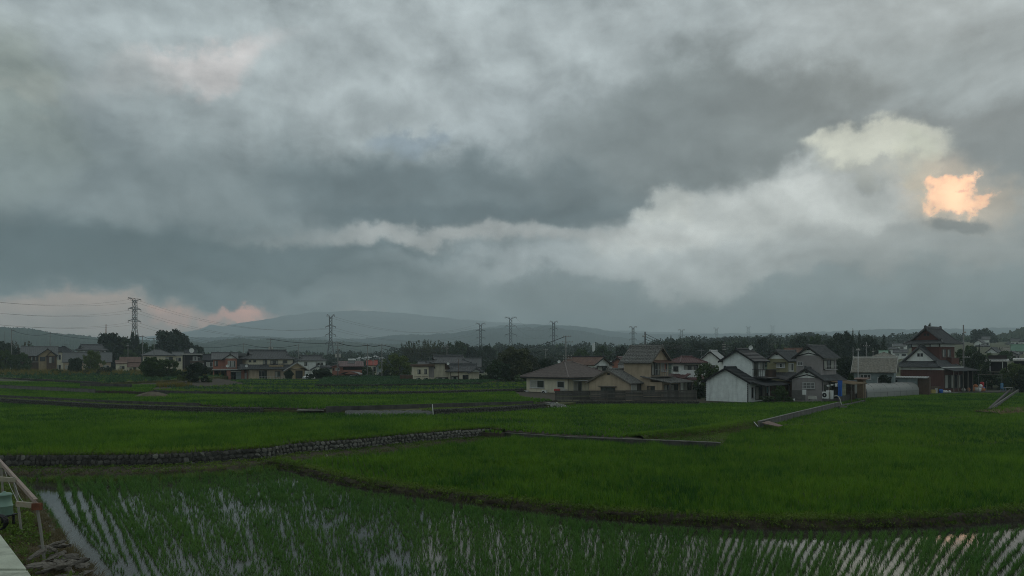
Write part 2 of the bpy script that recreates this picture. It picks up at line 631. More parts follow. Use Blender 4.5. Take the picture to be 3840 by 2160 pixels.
gravel_m = mat('grey_gravel', (0.115, 0.118, 0.112), 0.95, 0.45, 6.0, bump=0.8, bscale=40)
water_m = None


def make_water():
    m = bpy.data.materials.new('paddy_water')
    m.use_nodes = True
    nt = m.node_tree
    b = nt.nodes['Principled BSDF']
    b.inputs['Base Color'].default_value = (0.045, 0.042, 0.033, 1)
    b.inputs['Roughness'].default_value = 0.045
    b.inputs['IOR'].default_value = 1.33
    b.inputs['Specular IOR Level'].default_value = 0.5
    tc = nt.nodes.new('ShaderNodeTexCoord')
    n = nt.nodes.new('ShaderNodeTexNoise')
    n.inputs['Scale'].default_value = 2.2
    n.inputs['Detail'].default_value = 4
    nt.links.new(tc.outputs['Object'], n.inputs['Vector'])
    bp = nt.nodes.new('ShaderNodeBump')
    bp.inputs['Strength'].default_value = 0.05
    bp.inputs['Distance'].default_value = 0.02
    nt.links.new(n.outputs['Fac'], bp.inputs['Height'])
    nt.links.new(bp.outputs[0], b.inputs['Normal'])
    return m


water_m = make_water()


def gl(pts, z):
    return [G(x, y, z) for x, y in pts]


def offset(line, d):
    """shift a plan polyline by d to its left-hand side"""
    P = [Vector(p) for p in line]
    out = []
    for i in range(len(P)):
        t = (P[min(i + 1, len(P) - 1)] - P[max(i - 1, 0)]).normalized()
        out.append((P[i].x - t.y * d, P[i].y + t.x * d))
    return out


def resample(line, step):
    P = [Vector(p) for p in line]
    out = [P[0]]
    for a, b in zip(P, P[1:]):
        n = max(1, int(round((b - a).length / step)))
        for k in range(1, n + 1):
            out.append(a.lerp(b, k / n))
    return [tuple(p) for p in out]


def smooth_line(line, step=0.5, it=3):
    P = np.array(resample(line, step))
    for _ in range(it):
        Q = P.copy()
        Q[1:-1] = (P[:-2] + 2 * P[1:-1] + P[2:]) / 4
        P = Q
    return [tuple(p) for p in P]


def terrace(name, poly, z, depth=1.2, m=None):
    return struct(MB().prism(poly, z - depth, z).build(name, m or earth_m))


def strip(name, line, prof, m, jitter=0.04, step=0.35, seed=0, parent=None, smooth=True):
    """sweep a cross-section (offset to the left of the line, height) along a plan line, with uneven edges"""
    L = resample(line, step)
    n = len(L)
    rows = []
    rr = random.Random(seed)
    for k, (d, z) in enumerate(prof):
        O = offset(L, d)
        a = np.array(O)
        jz = (fbm(a[:, 0] * 1.7, a[:, 1] * 1.7 + k * 3.3, seed, 3) - 0.5) * 2 * jitter
        jd = (fbm(a[:, 0] * 1.1 + 9, a[:, 1] * 1.1 + k * 5.1, seed + 3, 3) - 0.5) * 2 * jitter * 1.6
        O2 = [(p[0] + jd[i], p[1] + jd[i], z + jz[i]) for i, p in enumerate(O)]
        rows.append(O2)
    mb = MB()
    v = [p for r in rows for p in r]
    f = [(k * n + i, k * n + i + 1, (k + 1) * n + i + 1, (k + 1) * n + i) for k in range(len(prof) - 1) for i in range(n - 1)]
    mb.add(v, f)
    return mb.build(name, m, parent, smooth)


# plan lines, left to right as seen from the house --------------------------------------------------
L_BUND = smooth_line(gl([(1000, 1752), (1060, 1762), (1130, 1776), (1319, 1826), (1529, 1859), (1738, 1888), (1980, 1919), (2288, 1954), (2482, 1966), (2676, 1978),
                         (2900, 1985), (3204, 1987), (3607, 1972), (3840, 1948), (4300, 1905)], 0.0))
L_WALL = gl([(-260, 1768), (0, 1767), (140, 1766), (352, 1764), (563, 1762), (740, 1752), (907, 1740)], 0.10)
L_WALL += gl([(1005, 1718), (1089, 1699), (1319, 1682), (1529, 1660), (1738, 1641), (1877, 1632)], 0.36)
L_WALL = smooth_line(L_WALL, 0.6, 2)
L_LOW = gl([(1890, 1636), (2140, 1655), (2405, 1668), (2600, 1678), (2700, 1684)], 0.30)
L_LINE = gl([(-300, 1586), (0, 1592), (349, 1602), (776, 1602), (1000, 1596), (1150, 1589), (1395, 1577), (1640, 1588), (1880, 1612)], 0.9)
L_W1 = gl([(-400, 1494), (0, 1510), (194, 1521), (388, 1533), (776, 1547), (985, 1549)], 0.75)
L_W1B = gl([(1627, 1555), (1866, 1545), (2046, 1530)], 0.75)
L_G2 = gl([(870, 1532), (1100, 1537), (1222, 1540), (1400, 1536), (1679, 1527), (1953, 1520), (2000, 1517)], 1.1)
L_DIAG = gl([(2850, 1606), (3000, 1566), (3150, 1528), (3245, 1507)], 0.45)
L_R1 = gl([(2705, 1692), (2800, 1687), (3204, 1687), (3405, 1680), (3840, 1660), (4300, 1640)], 0.30)
L_R2 = gl([(2860, 1606), (2953, 1596), (3204, 1587), (3527, 1574), (3840, 1546), (4300, 1515)], 0.42)

# flooded paddy in front
struct(MB().add([(-60, 8, 0), (70, 8, 0), (70, 62, 0), (-60, 62, 0)], [(0, 1, 2, 3)]).build('paddy_water', water_m))

# B: dense rice behind the curved bund
B_front = offset(L_BUND, 0.45)
B_poly = B_front + [(90, 35), (90, 70), (10, 70), G(1880, 1628, 0.2)] + [G(1700, 1662, .2), G(1529, 1685, .2), G(1300, 1712, .2), G(1150, 1738, .2)]
terrace('rice_terrace', B_poly, 0.17)
R1_poly = L_R1 + [(95, 55), (95, 100), (20, 100), G(2860, 1600, .35)]
terrace('rice_terrace', R1_poly, 0.30)
R2_poly = L_R2 + [(110, 80), (110, 128), (30, 128)] + list(reversed(offset(L_DIAG, 0.1)))
terrace('rice_terrace', R2_poly, 0.42)
# C: upper left paddy on the stone wall
C_poly = offset(L_WALL, 0.25) + list(reversed(L_LINE))
terrace('rice_terrace', C_poly, 0.95)
L_EB = smooth_line(gl([(2440, 1668), (2560, 1655), (2700, 1640), (2780, 1622), (2860, 1608)], 0.3), 0.5, 2)
C2_poly = [G(1400, 1600, 0.65), G(1880, 1628, 0.65)] + offset(L_LOW, 0.12)[:3] + offset(L_EB, 0.9) + offset(L_DIAG, 0.2) \
    + [(46, 104), (0, 108), (-75, 108), (-75, 60)] + [(p[0], p[1] - 1.5) for p in L_LINE[:5]]
terrace('rice_terrace', C2_poly, 0.70, 1.5)
WEDGE = offset(L_LOW, 0.12)[2:] + list(reversed([p for p in L_EB if p[1] < 60]))
terrace('grass_terrace', WEDGE, 0.50, 0.8, moss_m)
D_poly = offset(L_W1, 0.15) + [G(1100, 1548, .8), G(1300, 1546, .9), G(1617, 1541, 1.0)] + offset(L_W1B, 0.1) + [G(2150, 1512, 1.05), (12, 112), (-80, 125), (-80, 98)]
terrace('grass_terrace', D_poly, 1.08, 1.5, moss_m)
L_W2 = gl([(-300, 1478), (35, 1493), (194, 1501), (388, 1512), (582, 1518), (745, 1523)], 1.08)
E_poly = offset(L_W2, 0.1) + [G(600, 1488, 1.22), G(545, 1484, 1.22), (-50, 118), (-110, 150), (-85, 105)]
terrace('rice_terrace', E_poly, 1.22)
G2_poly = offset(L_G2, 0.1) + [G(2090, 1500, 1.3), G(2085, 1462, 1.32), (-20, 125), (-55, 125), G(610, 1486, 1.3), G(760, 1516, 1.3)]
terrace('rice_terrace', G2_poly, 1.26)
L_CW = gl([(-300, 1447), (0, 1459), (180, 1468), (355, 1477)], 1.22)
F_poly = offset(L_CW, 0.1) + gl([(372, 1478), (470, 1480), (548, 1484)], 1.22) + [G(600, 1462, 1.6), (-50, 140), (-90, 215), (-130, 160)]
terrace('rice_terrace', F_poly, 1.72)
L_W4 = gl([(560, 1474), (700, 1479), (980, 1483), (1400, 1482), (1680, 1477), (1962, 1468)], 1.30)
K_poly = offset(L_W4, 0.1) + [G(2090, 1452, 1.6), (18, 140), (-60, 175), (-66, 140)]
terrace('vegetable_field', K_poly, 1.62, 1.5, moss_m)
L_W3 = gl([(-300, 1412), (0, 1425), (150, 1432), (300, 1440), (372, 1445)], 1.72)
V_poly = offset(L_W3, 0.1) + [(-70, 150), (-75, 260), (-190, 260), (-170, 190)]
terrace('vegetable_field', V_poly, 2.10, 1.5, moss_m)
L_W5 = gl([(1180, 1452), (1400, 1452), (1660, 1447), (1800, 1444)], 1.62)
L5_poly = offset(L_W5, 0.1) + [G(1900, 1425, 1.6), (-5, 190), (-50, 200)]
terrace('vegetable_field', L5_poly, 1.90, 1.5, moss_m)

# curved earth bund between the flooded paddy and the dense rice
bund_m = mat('bund_mud', (0.042, 0.033, 0.022), 0.9, 0.55, 3.0, bump=0.9, bscale=16, stain=0.9, stain_col=(0.080, 0.090, 0.024))
struct(strip('paddy_bund', L_BUND, [(-0.12, -0.1), (-0.03, 0.07), (0.04, 0.17), (0.11, 0.27), (0.19, 0.33), (0.34, 0.36), (0.55, 0.36), (0.78, 0.28), (0.95, 0.1)], bund_m, 0.10, 0.14, 3))
# bank of turned earth under the stone wall
L_BANK = smooth_line(gl([(-260, 1800), (0, 1797), (300, 1795), (600, 1790), (850, 1775), (1000, 1752)], 0.0) +
                     gl([(1100, 1735), (1250, 1722), (1400, 1705), (1640, 1675), (1800, 1655), (1900, 1648)], 0.15), 0.6, 2)
struct(strip('earth_bank', L_BANK, [(-0.25, -0.05), (0.05, 0.08), (0.35, 0.22), (0.9, 0.30), (1.6, 0.32), (3.2, 0.34)], earth_m, 0.12, 0.4, 4))
# sloping earth bank at the right end of the middle paddy
struct(strip('earth_bank', L_EB, [(-0.3, 0.1), (0.0, 0.34), (0.35, 0.62), (0.7, 0.86), (1.1, 0.92), (1.7, 0.8), (2.2, 0.6)], moss_m, 0.13, 0.4, 6))
# thin field edges
for nm, ln, z in (('field_edge', L_R1, 0.22), ('field_edge', L_R2, 0.36), ('field_edge', L_LINE, 0.82)):
    struct(strip(nm, ln, [(-0.12, z - 0.15), (-0.02, z + 0.10), (0.18, z + 0.16), (0.40, z + 0.10), (0.5, z - 0.15)], moss_m, 0.04, 0.4, 8))


# stones --------------------------------------------------------------------------------------------
def rock_mesh(name, seed, m, flat=0.55):
    rr = random.Random(seed)
    bm = bmesh.new()
    for _ in range(15):
        a, b = rr.uniform(0, 2 * pi), rr.uniform(-1, 1)
        s = sqrt(1 - b * b)
        k = rr.uniform(0.85, 1.0)
        p = Vector((s * cos(a), s * sin(a), b)) * k
        p = Vector((abs(p.x) ** 0.75 * (1 if p.x > 0 else -1), abs(p.y) ** 0.75 * (1 if p.y > 0 else -1) * flat, abs(p.z) ** 0.75 * (1 if p.z > 0 else -1)))
        bm.verts.new(p * 0.5)
    bmesh.ops.convex_hull(bm, input=bm.verts)
    for vv in [x for x in bm.verts if not x.link_faces]:
        bm.verts.remove(vv)
    me = bpy.data.meshes.new(name)
    bm.to_mesh(me); bm.free()
    me.materials.append(m)
    return me


ROCKS = [rock_mesh('stone', 40 + i, stone_m) for i in range(14)]
DROCKS = [rock_mesh('stone', 80 + i, dark_stone_m) for i in range(10)]


def rock_raw(me):
    return [v.co.copy() for v in me.vertices], [tuple(p.vertices) for p in me.polygons]


def stone_wall(name, label, line, z0, z1, stone, parts, rocks, core_m, seed, x_lo=None, x_hi=None, tilt=0.5):
    """dry-stone retaining wall: a core with a coping and single stones laid in rough courses"""
    rr = random.Random(seed)
    L = resample(line, 0.5)
    mid = L[len(L) // 2]
    root = empty(name, label, 'stone wall', (mid[0], mid[1], 0))
    P = [(p[0] - mid[0], p[1] - mid[1]) for p in L]

    def zz(i):
        t = i / (len(P) - 1)
        a = z0[0] + (z0[1] - z0[0]) * t if isinstance(z0, tuple) else z0
        b = z1[0] + (z1[1] - z1[0]) * t if isinstance(z1, tuple) else z1
        return a, b
    mb = MB()
    back = offset(P, 0.30)
    v = []
    for i, p in enumerate(P):
        a, b = zz(i)
        q = back[i]
        v += [(p[0], p[1], a - 0.4), (p[0], p[1], b - 0.04), (q[0], q[1], b - 0.03), (q[0], q[1], a - 0.4)]
    f = []
    for i in range(len(P) - 1):
        o, n = i * 4, i * 4 + 4
        f += [(o, n, n + 1, o + 1), (o + 1, n + 1, n + 2, o + 2), (o + 2, n + 2, n + 3, o + 3)]
    f += [(0, 1, 2, 3), tuple(reversed([len(v) - 4, len(v) - 3, len(v) - 2, len(v) - 1]))]
    mb.add(v, f)
    mb.build('core', core_m, root)
    raws = [rock_raw(r) for r in rocks]
    rest = MB()
    cnt = 0
    s = 0.0
    seglen = [(Vector(P[i + 1]) - Vector(P[i])).length for i in range(len(P) - 1)]
    total = sum(seglen)
    items = []
    hmid = zz(len(P) // 2)
    courses = max(2, int(round((hmid[1] - hmid[0]) / (stone * 0.82))))
    for c in range(courses):
        s = rr.uniform(0, stone)
        while s < total:
            w = stone * rr.uniform(0.7, 1.35)
            items.append((s + w / 2, c, w))
            s += w * 0.96
    for s, c, w in items:
        acc = 0
        i = 0
        while i < len(seglen) - 1 and acc + seglen[i] < s:
            acc += seglen[i]; i += 1
        t = min(1.0, (s - acc) / max(seglen[i], 1e-6))
        p = Vector(P[i]).lerp(Vector(P[i + 1]), t)
        d = (Vector(P[i + 1]) - Vector(P[i])).normalized()
        a, b = zz(i)
        hh = (b - a) / courses
        zc = a + (c + 0.5) * hh + rr.uniform(-0.12, 0.12) * hh
        ang = atan2(d.y, d.x)
        hgt = hh * rr.uniform(1.0, 1.3)
        M = (Matrix.Translation((p.x + d.y * 0.03, p.y - d.x * 0.03, zc)) @ Matrix.Rotation(ang, 4, 'Z') @ Matrix.Rotation(rr.uniform(-tilt, tilt), 4, 'Y')
             @ Matrix.Diagonal((w * rr.uniform(0.92, 1.1), 0.30 * rr.uniform(0.8, 1.3), hgt, 1)))
        k = rr.randrange(len(rocks))
        wx = p.x + mid[0]; wy = p.y + mid[1]
        px = 1920 + wx / wy * F
        vis = -20 < px < 3860
        if not vis:
            continue
        if parts and cnt < parts:
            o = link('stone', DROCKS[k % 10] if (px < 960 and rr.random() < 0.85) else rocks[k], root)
            o.matrix_local = M
            cnt += 1
        else:
            vv, ff = raws[k]
            rest.add([M @ q for q in vv], ff)
    if rest.v:
        stuff(rest.build('stones', rocks[0].materials[0], root))
    return root


random.seed(1)
stone_wall('stone_wall', 'long rounded fieldstone retaining wall under the big left rice terrace', L_WALL, (0.10, 0.36), (1.0, 0.95), 0.335, 300, ROCKS, dark_stone_m, 11)
stone_wall('stone_wall', 'dark mossy stone wall at the back of the left paddies', L_W1, 0.72, 1.34, 0.30, 0, DROCKS, dark_stone_m, 12)
stone_wall('stone_wall', 'dark stone wall right of the white pole, ending at the rubble heap', L_W1B, 0.72, 1.32, 0.30, 0, DROCKS, dark_stone_m, 13)
stone_wall('stone_wall', 'long low stone wall behind the thin far rice strip', L_W4[2:], 1.28, 1.82, 0.28, 0, DROCKS, dark_stone_m, 14)
stone_wall('stone_wall', 'short stone wall below the cabbage field by the cream house', L_W5, 1.60, 2.12, 0.28, 0, DROCKS, dark_stone_m, 15)
stone_wall('stone_wall', 'rough stone edging below the weedy field at the far left', L_W3, 1.70, 2.34, 0.32, 0, DROCKS, dark_stone_m, 16)


def low_wall(name, label, line, z0, z1, thick, m, cap=None, posts=0, joints=0, cat='wall'):
    """cast wall along a plan line with optional cap, buttress posts and joint grooves"""
    L = resample(line, 1.0)
    mid = L[len(L) // 2]
    root = empty(name, label, cat, (mid[0], mid[1], 0))
    P = [(p[0] - mid[0], p[1] - mid[1]) for p in L]
    Q = offset(P, thick)
    n = len(P)

    def zt(i):
        t = i / (n - 1)
        return (z1[0] + (z1[1] - z1[0]) * t) if isinstance(z1, tuple) else z1
    per = max(1, joints or 4)
    k = 0
    while k < n - 1:
        e = min(n - 1, k + per)
        mb = MB()
        idx = range(k, e + 1)
        v = []
        for i in idx:
            a = Vector(P[i]); b = Vector(Q[i])
            if i == k: d = (Vector(P[i + 1]) - a).normalized() * 0.012
            elif i == e: d = (Vector(P[i - 1]) - a).normalized() * 0.012
            else: d = Vector((0, 0))
            a = a + d; b = b + d
            v += [(a.x, a.y, z0 - 0.3), (a.x, a.y, zt(i)), (b.x, b.y, zt(i)), (b.x, b.y, z0 - 0.3)]
        f = []
        c = len(v) // 4
        for i in range(c - 1):
            o, w = i * 4, i * 4 + 4
            f += [(o, w, w + 1, o + 1), (o + 1, w + 1, w + 2, o + 2), (o + 2, w + 2, w + 3, o + 3)]
        f += [(0, 1, 2, 3), (len(v) - 1, len(v) - 2, len(v) - 3, len(v) - 4)]
        mb.add(v, f)
        mb.build('panel', m, root)
        k = e
    if cap:
        mb = MB()
        A = offset(P, -0.04); B = offset(P, thick + 0.04)
        v = []
        for i in range(n):
            v += [(A[i][0], A[i][1], zt(i) + 0.002), (A[i][0], A[i][1], zt(i) + 0.06), (B[i][0], B[i][1], zt(i) + 0.06), (B[i][0], B[i][1], zt(i) + 0.002)]
        f = []
        for i in range(n - 1):
            o, w = i * 4, i * 4 + 4
            f += [(o, w, w + 1, o + 1), (o + 1, w + 1, w + 2, o + 2), (o + 2, w + 2, w + 3, o + 3), (o + 3, w + 3, w, o)]
        f += [(0, 1, 2, 3), (len(v) - 1, len(v) - 2, len(v) - 3, len(v) - 4)]
        mb.add(v, f)
        mb.build('coping', cap, root)
    if posts:
        S = offset(P, -0.12)
        for i in range(posts, n - 1, posts):
            p = S[i]; q = P[i]
            ang = atan2(P[i + 1][1] - P[i][1], P[i + 1][0] - P[i][0])
            o = MB().box(-0.09, 0.09, -0.09, 0.12, z0 - 0.3, zt(i) - 0.03).build('buttress', m, root)
            o.location = (p[0], p[1], 0)
            o.rotation_euler = (0, 0, ang)
    return root


cap_m = mat('pale_coping', (0.185, 0.18, 0.155), 0.9, 0.4, 2.5, stain=0.7)
low_wall('concrete_wall', 'low dark concrete wall with small buttresses behind the central rice', L_LOW, 0.25, (0.56, 0.70), 0.14, dark_conc_m, cap_m, posts=4, joints=4)
low_wall('concrete_wall', 'diagonal grey concrete retaining wall running up to the grey house', L_DIAG[:3], 0.40, (1.02, 1.08), 0.18, conc_m, cap_m, joints=6)
low_wall('concrete_wall', 'low concrete kerb wall leading on to the plastic tunnel', [tuple(Vector(L_DIAG[2]).lerp(Vector(L_DIAG[3]), t)) for t in (0.02, 1.0)], 0.40, 0.72, 0.18, conc_m)
low_wall('concrete_wall', 'pale jointed concrete panel wall between the far left paddies', L_CW, 1.20, 1.88, 0.15, conc_m, dark_conc_m, joints=3)
low_wall('concrete_wall', 'thin dark kerb along the grass path on the left', L_W2, 1.05, 1.44, 0.12, dark_conc_m)
low_wall('concrete_wall', 'long dark kerb wall under the broad far rice field', L_G2[2:], 1.05, 1.54, 0.15, dark_conc_m, joints=5)
low_wall('concrete_wall', 'dark kerb closing the weedy strip behind the thin rice', L_W4[:3], 1.28, 1.78, 0.15, dark_conc_m)
low_wall('concrete_wall', 'dark wall behind the little rice plot left of the dirt mound', gl([(300, 1452), (400, 1453), (492, 1455)], 1.72), 1.70, 2.35, 0.2, dark_conc_m)
low_wall('concrete_wall', 'pale block wall at the end of the dark mossy stone wall', L_W1[-2:] and [tuple(Vector(L_W1[-2]) + Vector((0.2, 0.1))), tuple(Vector(L_W1[-1]) + Vector((0.0, 0.2)))], 0.70, 1.02, 0.25, mat('block_stone', (0.17, 0.165, 0.145), 0.9, 0.4, 3.0, stain=0.6), joints=2)

# gravel slope, white pole, slabs
gs = G(1290, 1562, 0.7); ge = G(1622, 1557, 0.7)
ga = G(1295, 1546, 0.9); gb = G(1618, 1541, 1.05)
mbg = MB()
nx, nyy = 40, 6
vv = []
for j in range(nyy):
    for i in range(nx):
        t = i / (nx - 1); u = j / (nyy - 1)
        a = Vector(gs).lerp(Vector(ge), t); b = Vector(ga).lerp(Vector(gb), t)
        p = a.lerp(b, u)
        z = 0.68 + u * (0.42) + (rnd.random() - 0.5) * 0.07
        vv.append((p.x, p.y, z))
mbg.add(vv, [(j * nx + i, j * nx + i + 1, (j + 1) * nx + i + 1, (j + 1) * nx + i) for j in range(nyy - 1) for i in range(nx - 1)])
struct(mbg.build('gravel_slope', gravel_m))
# ---------------------------------------------------------------- rice, grass and weeds
def leaf_mat(name, c1, c2, patch=0.12, trans=0.3, rand=0.25, rough=0.6):
    m = bpy.data.materials.new(name)
    m.use_nodes = True
    nt = m.node_tree
    b = nt.nodes['Principled BSDF']
    b.inputs['Roughness'].default_value = rough
    b.inputs['Specular IOR Level'].default_value = 0.25
    geo = nt.nodes.new('ShaderNodeNewGeometry')
    n = nt.nodes.new('ShaderNodeTexNoise')
    n.inputs['Scale'].default_value = patch
    n.inputs['Detail'].default_value = 4
    nt.links.new(geo.outputs['Position'], n.inputs['Vector'])
    n2 = nt.nodes.new('ShaderNodeTexNoise')
    n2.inputs['Scale'].default_value = patch * 0.28
    n2.inputs['Detail'].default_value = 3
    nt.links.new(geo.outputs['Position'], n2.inputs['Vector'])
    sm = nt.nodes.new('ShaderNodeMath'); sm.operation = 'ADD'
    nt.links.new(n.outputs['Fac'], sm.inputs[0]); nt.links.new(n2.outputs['Fac'], sm.inputs[1])
    sb = nt.nodes.new('ShaderNodeMath'); sb.operation = 'SUBTRACT'
    nt.links.new(sm.outputs[0], sb.inputs[0]); sb.inputs[1].default_value = 0.5
    oi = nt.nodes.new('ShaderNodeObjectInfo')
    ad = nt.nodes.new('ShaderNodeMath'); ad.operation = 'MULTIPLY_ADD'
    nt.links.new(oi.outputs['Random'], ad.inputs[0])
    ad.inputs[1].default_value = rand
    nt.links.new(sb.outputs[0], ad.inputs[2])
    mr = nt.nodes.new('ShaderNodeMapRange')
    mr.inputs[1].default_value = 0.35
    mr.inputs[2].default_value = 0.65 + rand
    nt.links.new(ad.outputs[0], mr.inputs[0])
    mx = nt.nodes.new('ShaderNodeMix'); mx.data_type = 'RGBA'
    nt.links.new(mr.outputs[0], mx.inputs['Factor'])
    mx.inputs[6].default_value = (*c1, 1)
    mx.inputs[7].default_value = (*c2, 1)
    nt.links.new(mx.outputs[2], b.inputs['Base Color'])
    tr = nt.nodes.new('ShaderNodeBsdfTranslucent')
    nt.links.new(mx.outputs[2], tr.inputs['Color'])
    ms = nt.nodes.new('ShaderNodeMixShader')
    ms.inputs[0].default_value = trans
    nt.links.new(b.outputs[0], ms.inputs[1])
    nt.links.new(tr.outputs[0], ms.inputs[2])
    nt.links.new(ms.outputs[0], nt.nodes['Material Output'].inputs[0])
    return m


rice_m = leaf_mat('rice_leaf', (0.024, 0.105, 0.008), (0.160, 0.310, 0.015), 0.22, rand=0.42)
rice2_m = leaf_mat('rice_leaf_light', (0.110, 0.230, 0.014), (0.180, 0.300, 0.022), 0.3)
seedling_m = leaf_mat('rice_seedling_leaf', (0.050, 0.150, 0.022), (0.130, 0.250, 0.050), 0.5, rand=0.6)
weed_m = leaf_mat('weed_leaf', (0.075, 0.140, 0.016), (0.160, 0.235, 0.036), 0.5)
dry_m = leaf_mat('dry_grass', (0.130, 0.105, 0.050), (0.210, 0.175, 0.090), 0.6)
cabbage_m = leaf_mat('vegetable_leaf', (0.030, 0.085, 0.040), (0.075, 0.150, 0.050), 0.5)
golden_m = leaf_mat('golden_weed', (0.150, 0.130, 0.020), (0.220, 0.170, 0.030), 0.5)


def blade_clump(name, m, blades, height, spread, width, seed, lean=0.35, segs=2):
    rr = random.Random(seed)
    mb = MB()
    for _ in range(blades):
        a = rr.uniform(0, 2 * pi)
        r0 = rr.uniform(0, spread * 0.35)
        h = height * rr.uniform(0.65, 1.1)
        out = rr.uniform(0.1, 1.0) * lean * h + spread * 0.3
        dx, dy = cos(a), sin(a)
        sx, sy = -dy, dx
        bend = rr.uniform(1.4, 2.2)
        pts = []
        for k in range(segs + 1):
            t = k / segs
            o = r0 + out * t ** bend
            pts.append((dx * o, dy * o, h * (t - 0.12 * t * t * (bend - 1))))
        v = []
        for k, p in enumerate(pts):
            w = width * (1 - (k / segs) ** 1.6) * 0.5 if k < segs else 0
            if k < segs:
                v += [(p[0] - sx * w, p[1] - sy * w, p[2]), (p[0] + sx * w, p[1] + sy * w, p[2])]
            else:
                v.append(p)
        f = []
        for k in range(segs - 1):
            f.append((2 * k, 2 * k + 1, 2 * k + 3, 2 * k + 2))
        f.append((2 * segs - 2, 2 * segs - 1, 2 * segs))
        mb.add(v, f)
    return bpy.data.objects.new(name, mb.mesh(name, m))


def leafy_clump(name, m, leaves, height, spread, size, seed):
    rr = random.Random(seed)
    mb = MB()
    for _ in range(leaves):
        a = rr.uniform(0, 2 * pi)
        r = spread * sqrt(rr.random())
        z = height * rr.random() * (1 - 0.4 * r / spread)
        c = Vector((r * cos(a), r * sin(a), z))
        n = Vector((rr.uniform(-1, 1), rr.uniform(-1, 1), rr.uniform(0.1, 1))).normalized()
        t = n.orthogonal().normalized()
        t = Matrix.Rotation(rr.uniform(0, 6.28), 3, n) @ t
        b = n.cross(t)
        s = size * rr.uniform(0.6, 1.3)
        mb.add([c - t * s, c + b * s * 0.45, c + t * s, c - b * s * 0.45], [(0, 1, 2, 3)])
    return bpy.data.objects.new(name, mb.mesh(name, m))


def scatter(name, pts, sources, label, cat, smin=0.8, smax=1.2, tilt=0.12, seed=0, scl=None, parent=None):
    """one field of plants: points carrying clump instances"""
    me = bpy.data.meshes.new(name)
    me.from_pydata([tuple(p) for p in pts], [], [])
    at = me.attributes.new('s', 'FLOAT', 'POINT')
    at.data.foreach_set('value', np.ones(len(pts), np.float32) if scl is None else np.asarray(scl, np.float32))
    o = link(name, me, parent)
    ng = bpy.data.node_groups.new(name + '_nodes', 'GeometryNodeTree')
    ng.interface.new_socket('Geometry', in_out='INPUT', socket_type='NodeSocketGeometry')
    ng.interface.new_socket('Geometry', in_out='OUTPUT', socket_type='NodeSocketGeometry')
    N, L = ng.nodes, ng.links
    gi, go = N.new('NodeGroupInput'), N.new('NodeGroupOutput')
    iop = N.new('GeometryNodeInstanceOnPoints')
    L.new(gi.outputs[0], iop.inputs['Points'])
    j = N.new('GeometryNodeJoinGeometry')
    for s in sources:
        oi = N.new('GeometryNodeObjectInfo')
        oi.inputs['Object'].default_value = s
        oi.inputs['As Instance'].default_value = True
        L.new(oi.outputs['Geometry'], j.inputs[0])
    L.new(j.outputs[0], iop.inputs['Instance'])
    iop.inputs['Pick Instance'].default_value = True
    ri = N.new('FunctionNodeRandomValue'); ri.data_type = 'INT'
    ri.inputs['Min'].default_value = 0 if False else 0
    for s in ri.inputs:
        if s.type == 'INT' and s.name == 'Max': s.default_value = len(sources) - 1
        if s.type == 'INT' and s.name == 'Min': s.default_value = 0
        if s.name == 'Seed': s.default_value = seed
    L.new([q for q in ri.outputs if q.type == 'INT'][0], iop.inputs['Instance Index'])
    rv = N.new('FunctionNodeRandomValue'); rv.data_type = 'FLOAT_VECTOR'
    rv.inputs[0].default_value = (-tilt, -tilt, 0)
    rv.inputs[1].default_value = (tilt, tilt, 6.283)
    [s for s in rv.inputs if s.name == 'Seed'][0].default_value = seed + 1
    L.new(rv.outputs[0], iop.inputs['Rotation'])
    rs = N.new('FunctionNodeRandomValue'); rs.data_type = 'FLOAT'
    fl = [s for s in rs.inputs if s.type == 'VALUE']
    fl[0].default_value = smin; fl[1].default_value = smax
    [s for s in rs.inputs if s.name == 'Seed'][0].default_value = seed + 2
    na = N.new('GeometryNodeInputNamedAttribute'); na.data_type = 'FLOAT'
    na.inputs['Name'].default_value = 's'
    mu = N.new('ShaderNodeMath'); mu.operation = 'MULTIPLY'
    L.new([q for q in rs.outputs if q.type == 'VALUE'][0], mu.inputs[0])
    L.new(na.outputs[0], mu.inputs[1])
    L.new(mu.outputs[0], iop.inputs['Scale'])
    L.new(iop.outputs[0], go.inputs[0])
    md = o.modifiers.new('plants', 'NODES')
    md.node_group = ng
    return stuff(o, label, cat)


def in_poly(P, poly):
    x, y = P[:, 0], P[:, 1]
    inside = np.zeros(len(P), bool)
    n = len(poly)
    for i in range(n):
        x0, y0 = poly[i]; x1, y1 = poly[(i + 1) % n]
        if y0 == y1:
            continue
        c = ((y0 > y) != (y1 > y)) & (x < (x1 - x0) * (y - y0) / (y1 - y0) + x0)
        inside ^= c
    return inside


def fill(poly, step, ang=0.0, jit=0.3, holes=(), seed=0, stepy=None):
    """jittered planting grid inside a plan polygon, limited to what lies in and just around the view"""
    P = np.array(poly)
    c = P.mean(0)
    ca, sa = cos(ang), sin(ang)
    Q = (P - c) @ np.array([[ca, -sa], [sa, ca]])
    x0, y0 = Q.min(0); x1, y1 = Q.max(0)
    gx, gy = np.meshgrid(np.arange(x0, x1, step), np.arange(y0, y1, stepy or step))
    S = np.stack([gx.ravel(), gy.ravel()], 1)
    rs = np.random.RandomState(seed)
    S = S + rs.uniform(-jit, jit, S.shape) * np.array([step, stepy or step])
    S = S @ np.array([[ca, sa], [-sa, ca]]) + c
    k = in_poly(S, poly)
    for h in holes:
        k &= ~in_poly(S, h)
    px = S[:, 0] / np.maximum(S[:, 1], 1)
    k &= (np.abs(px) < 0.76)
    return S[k]


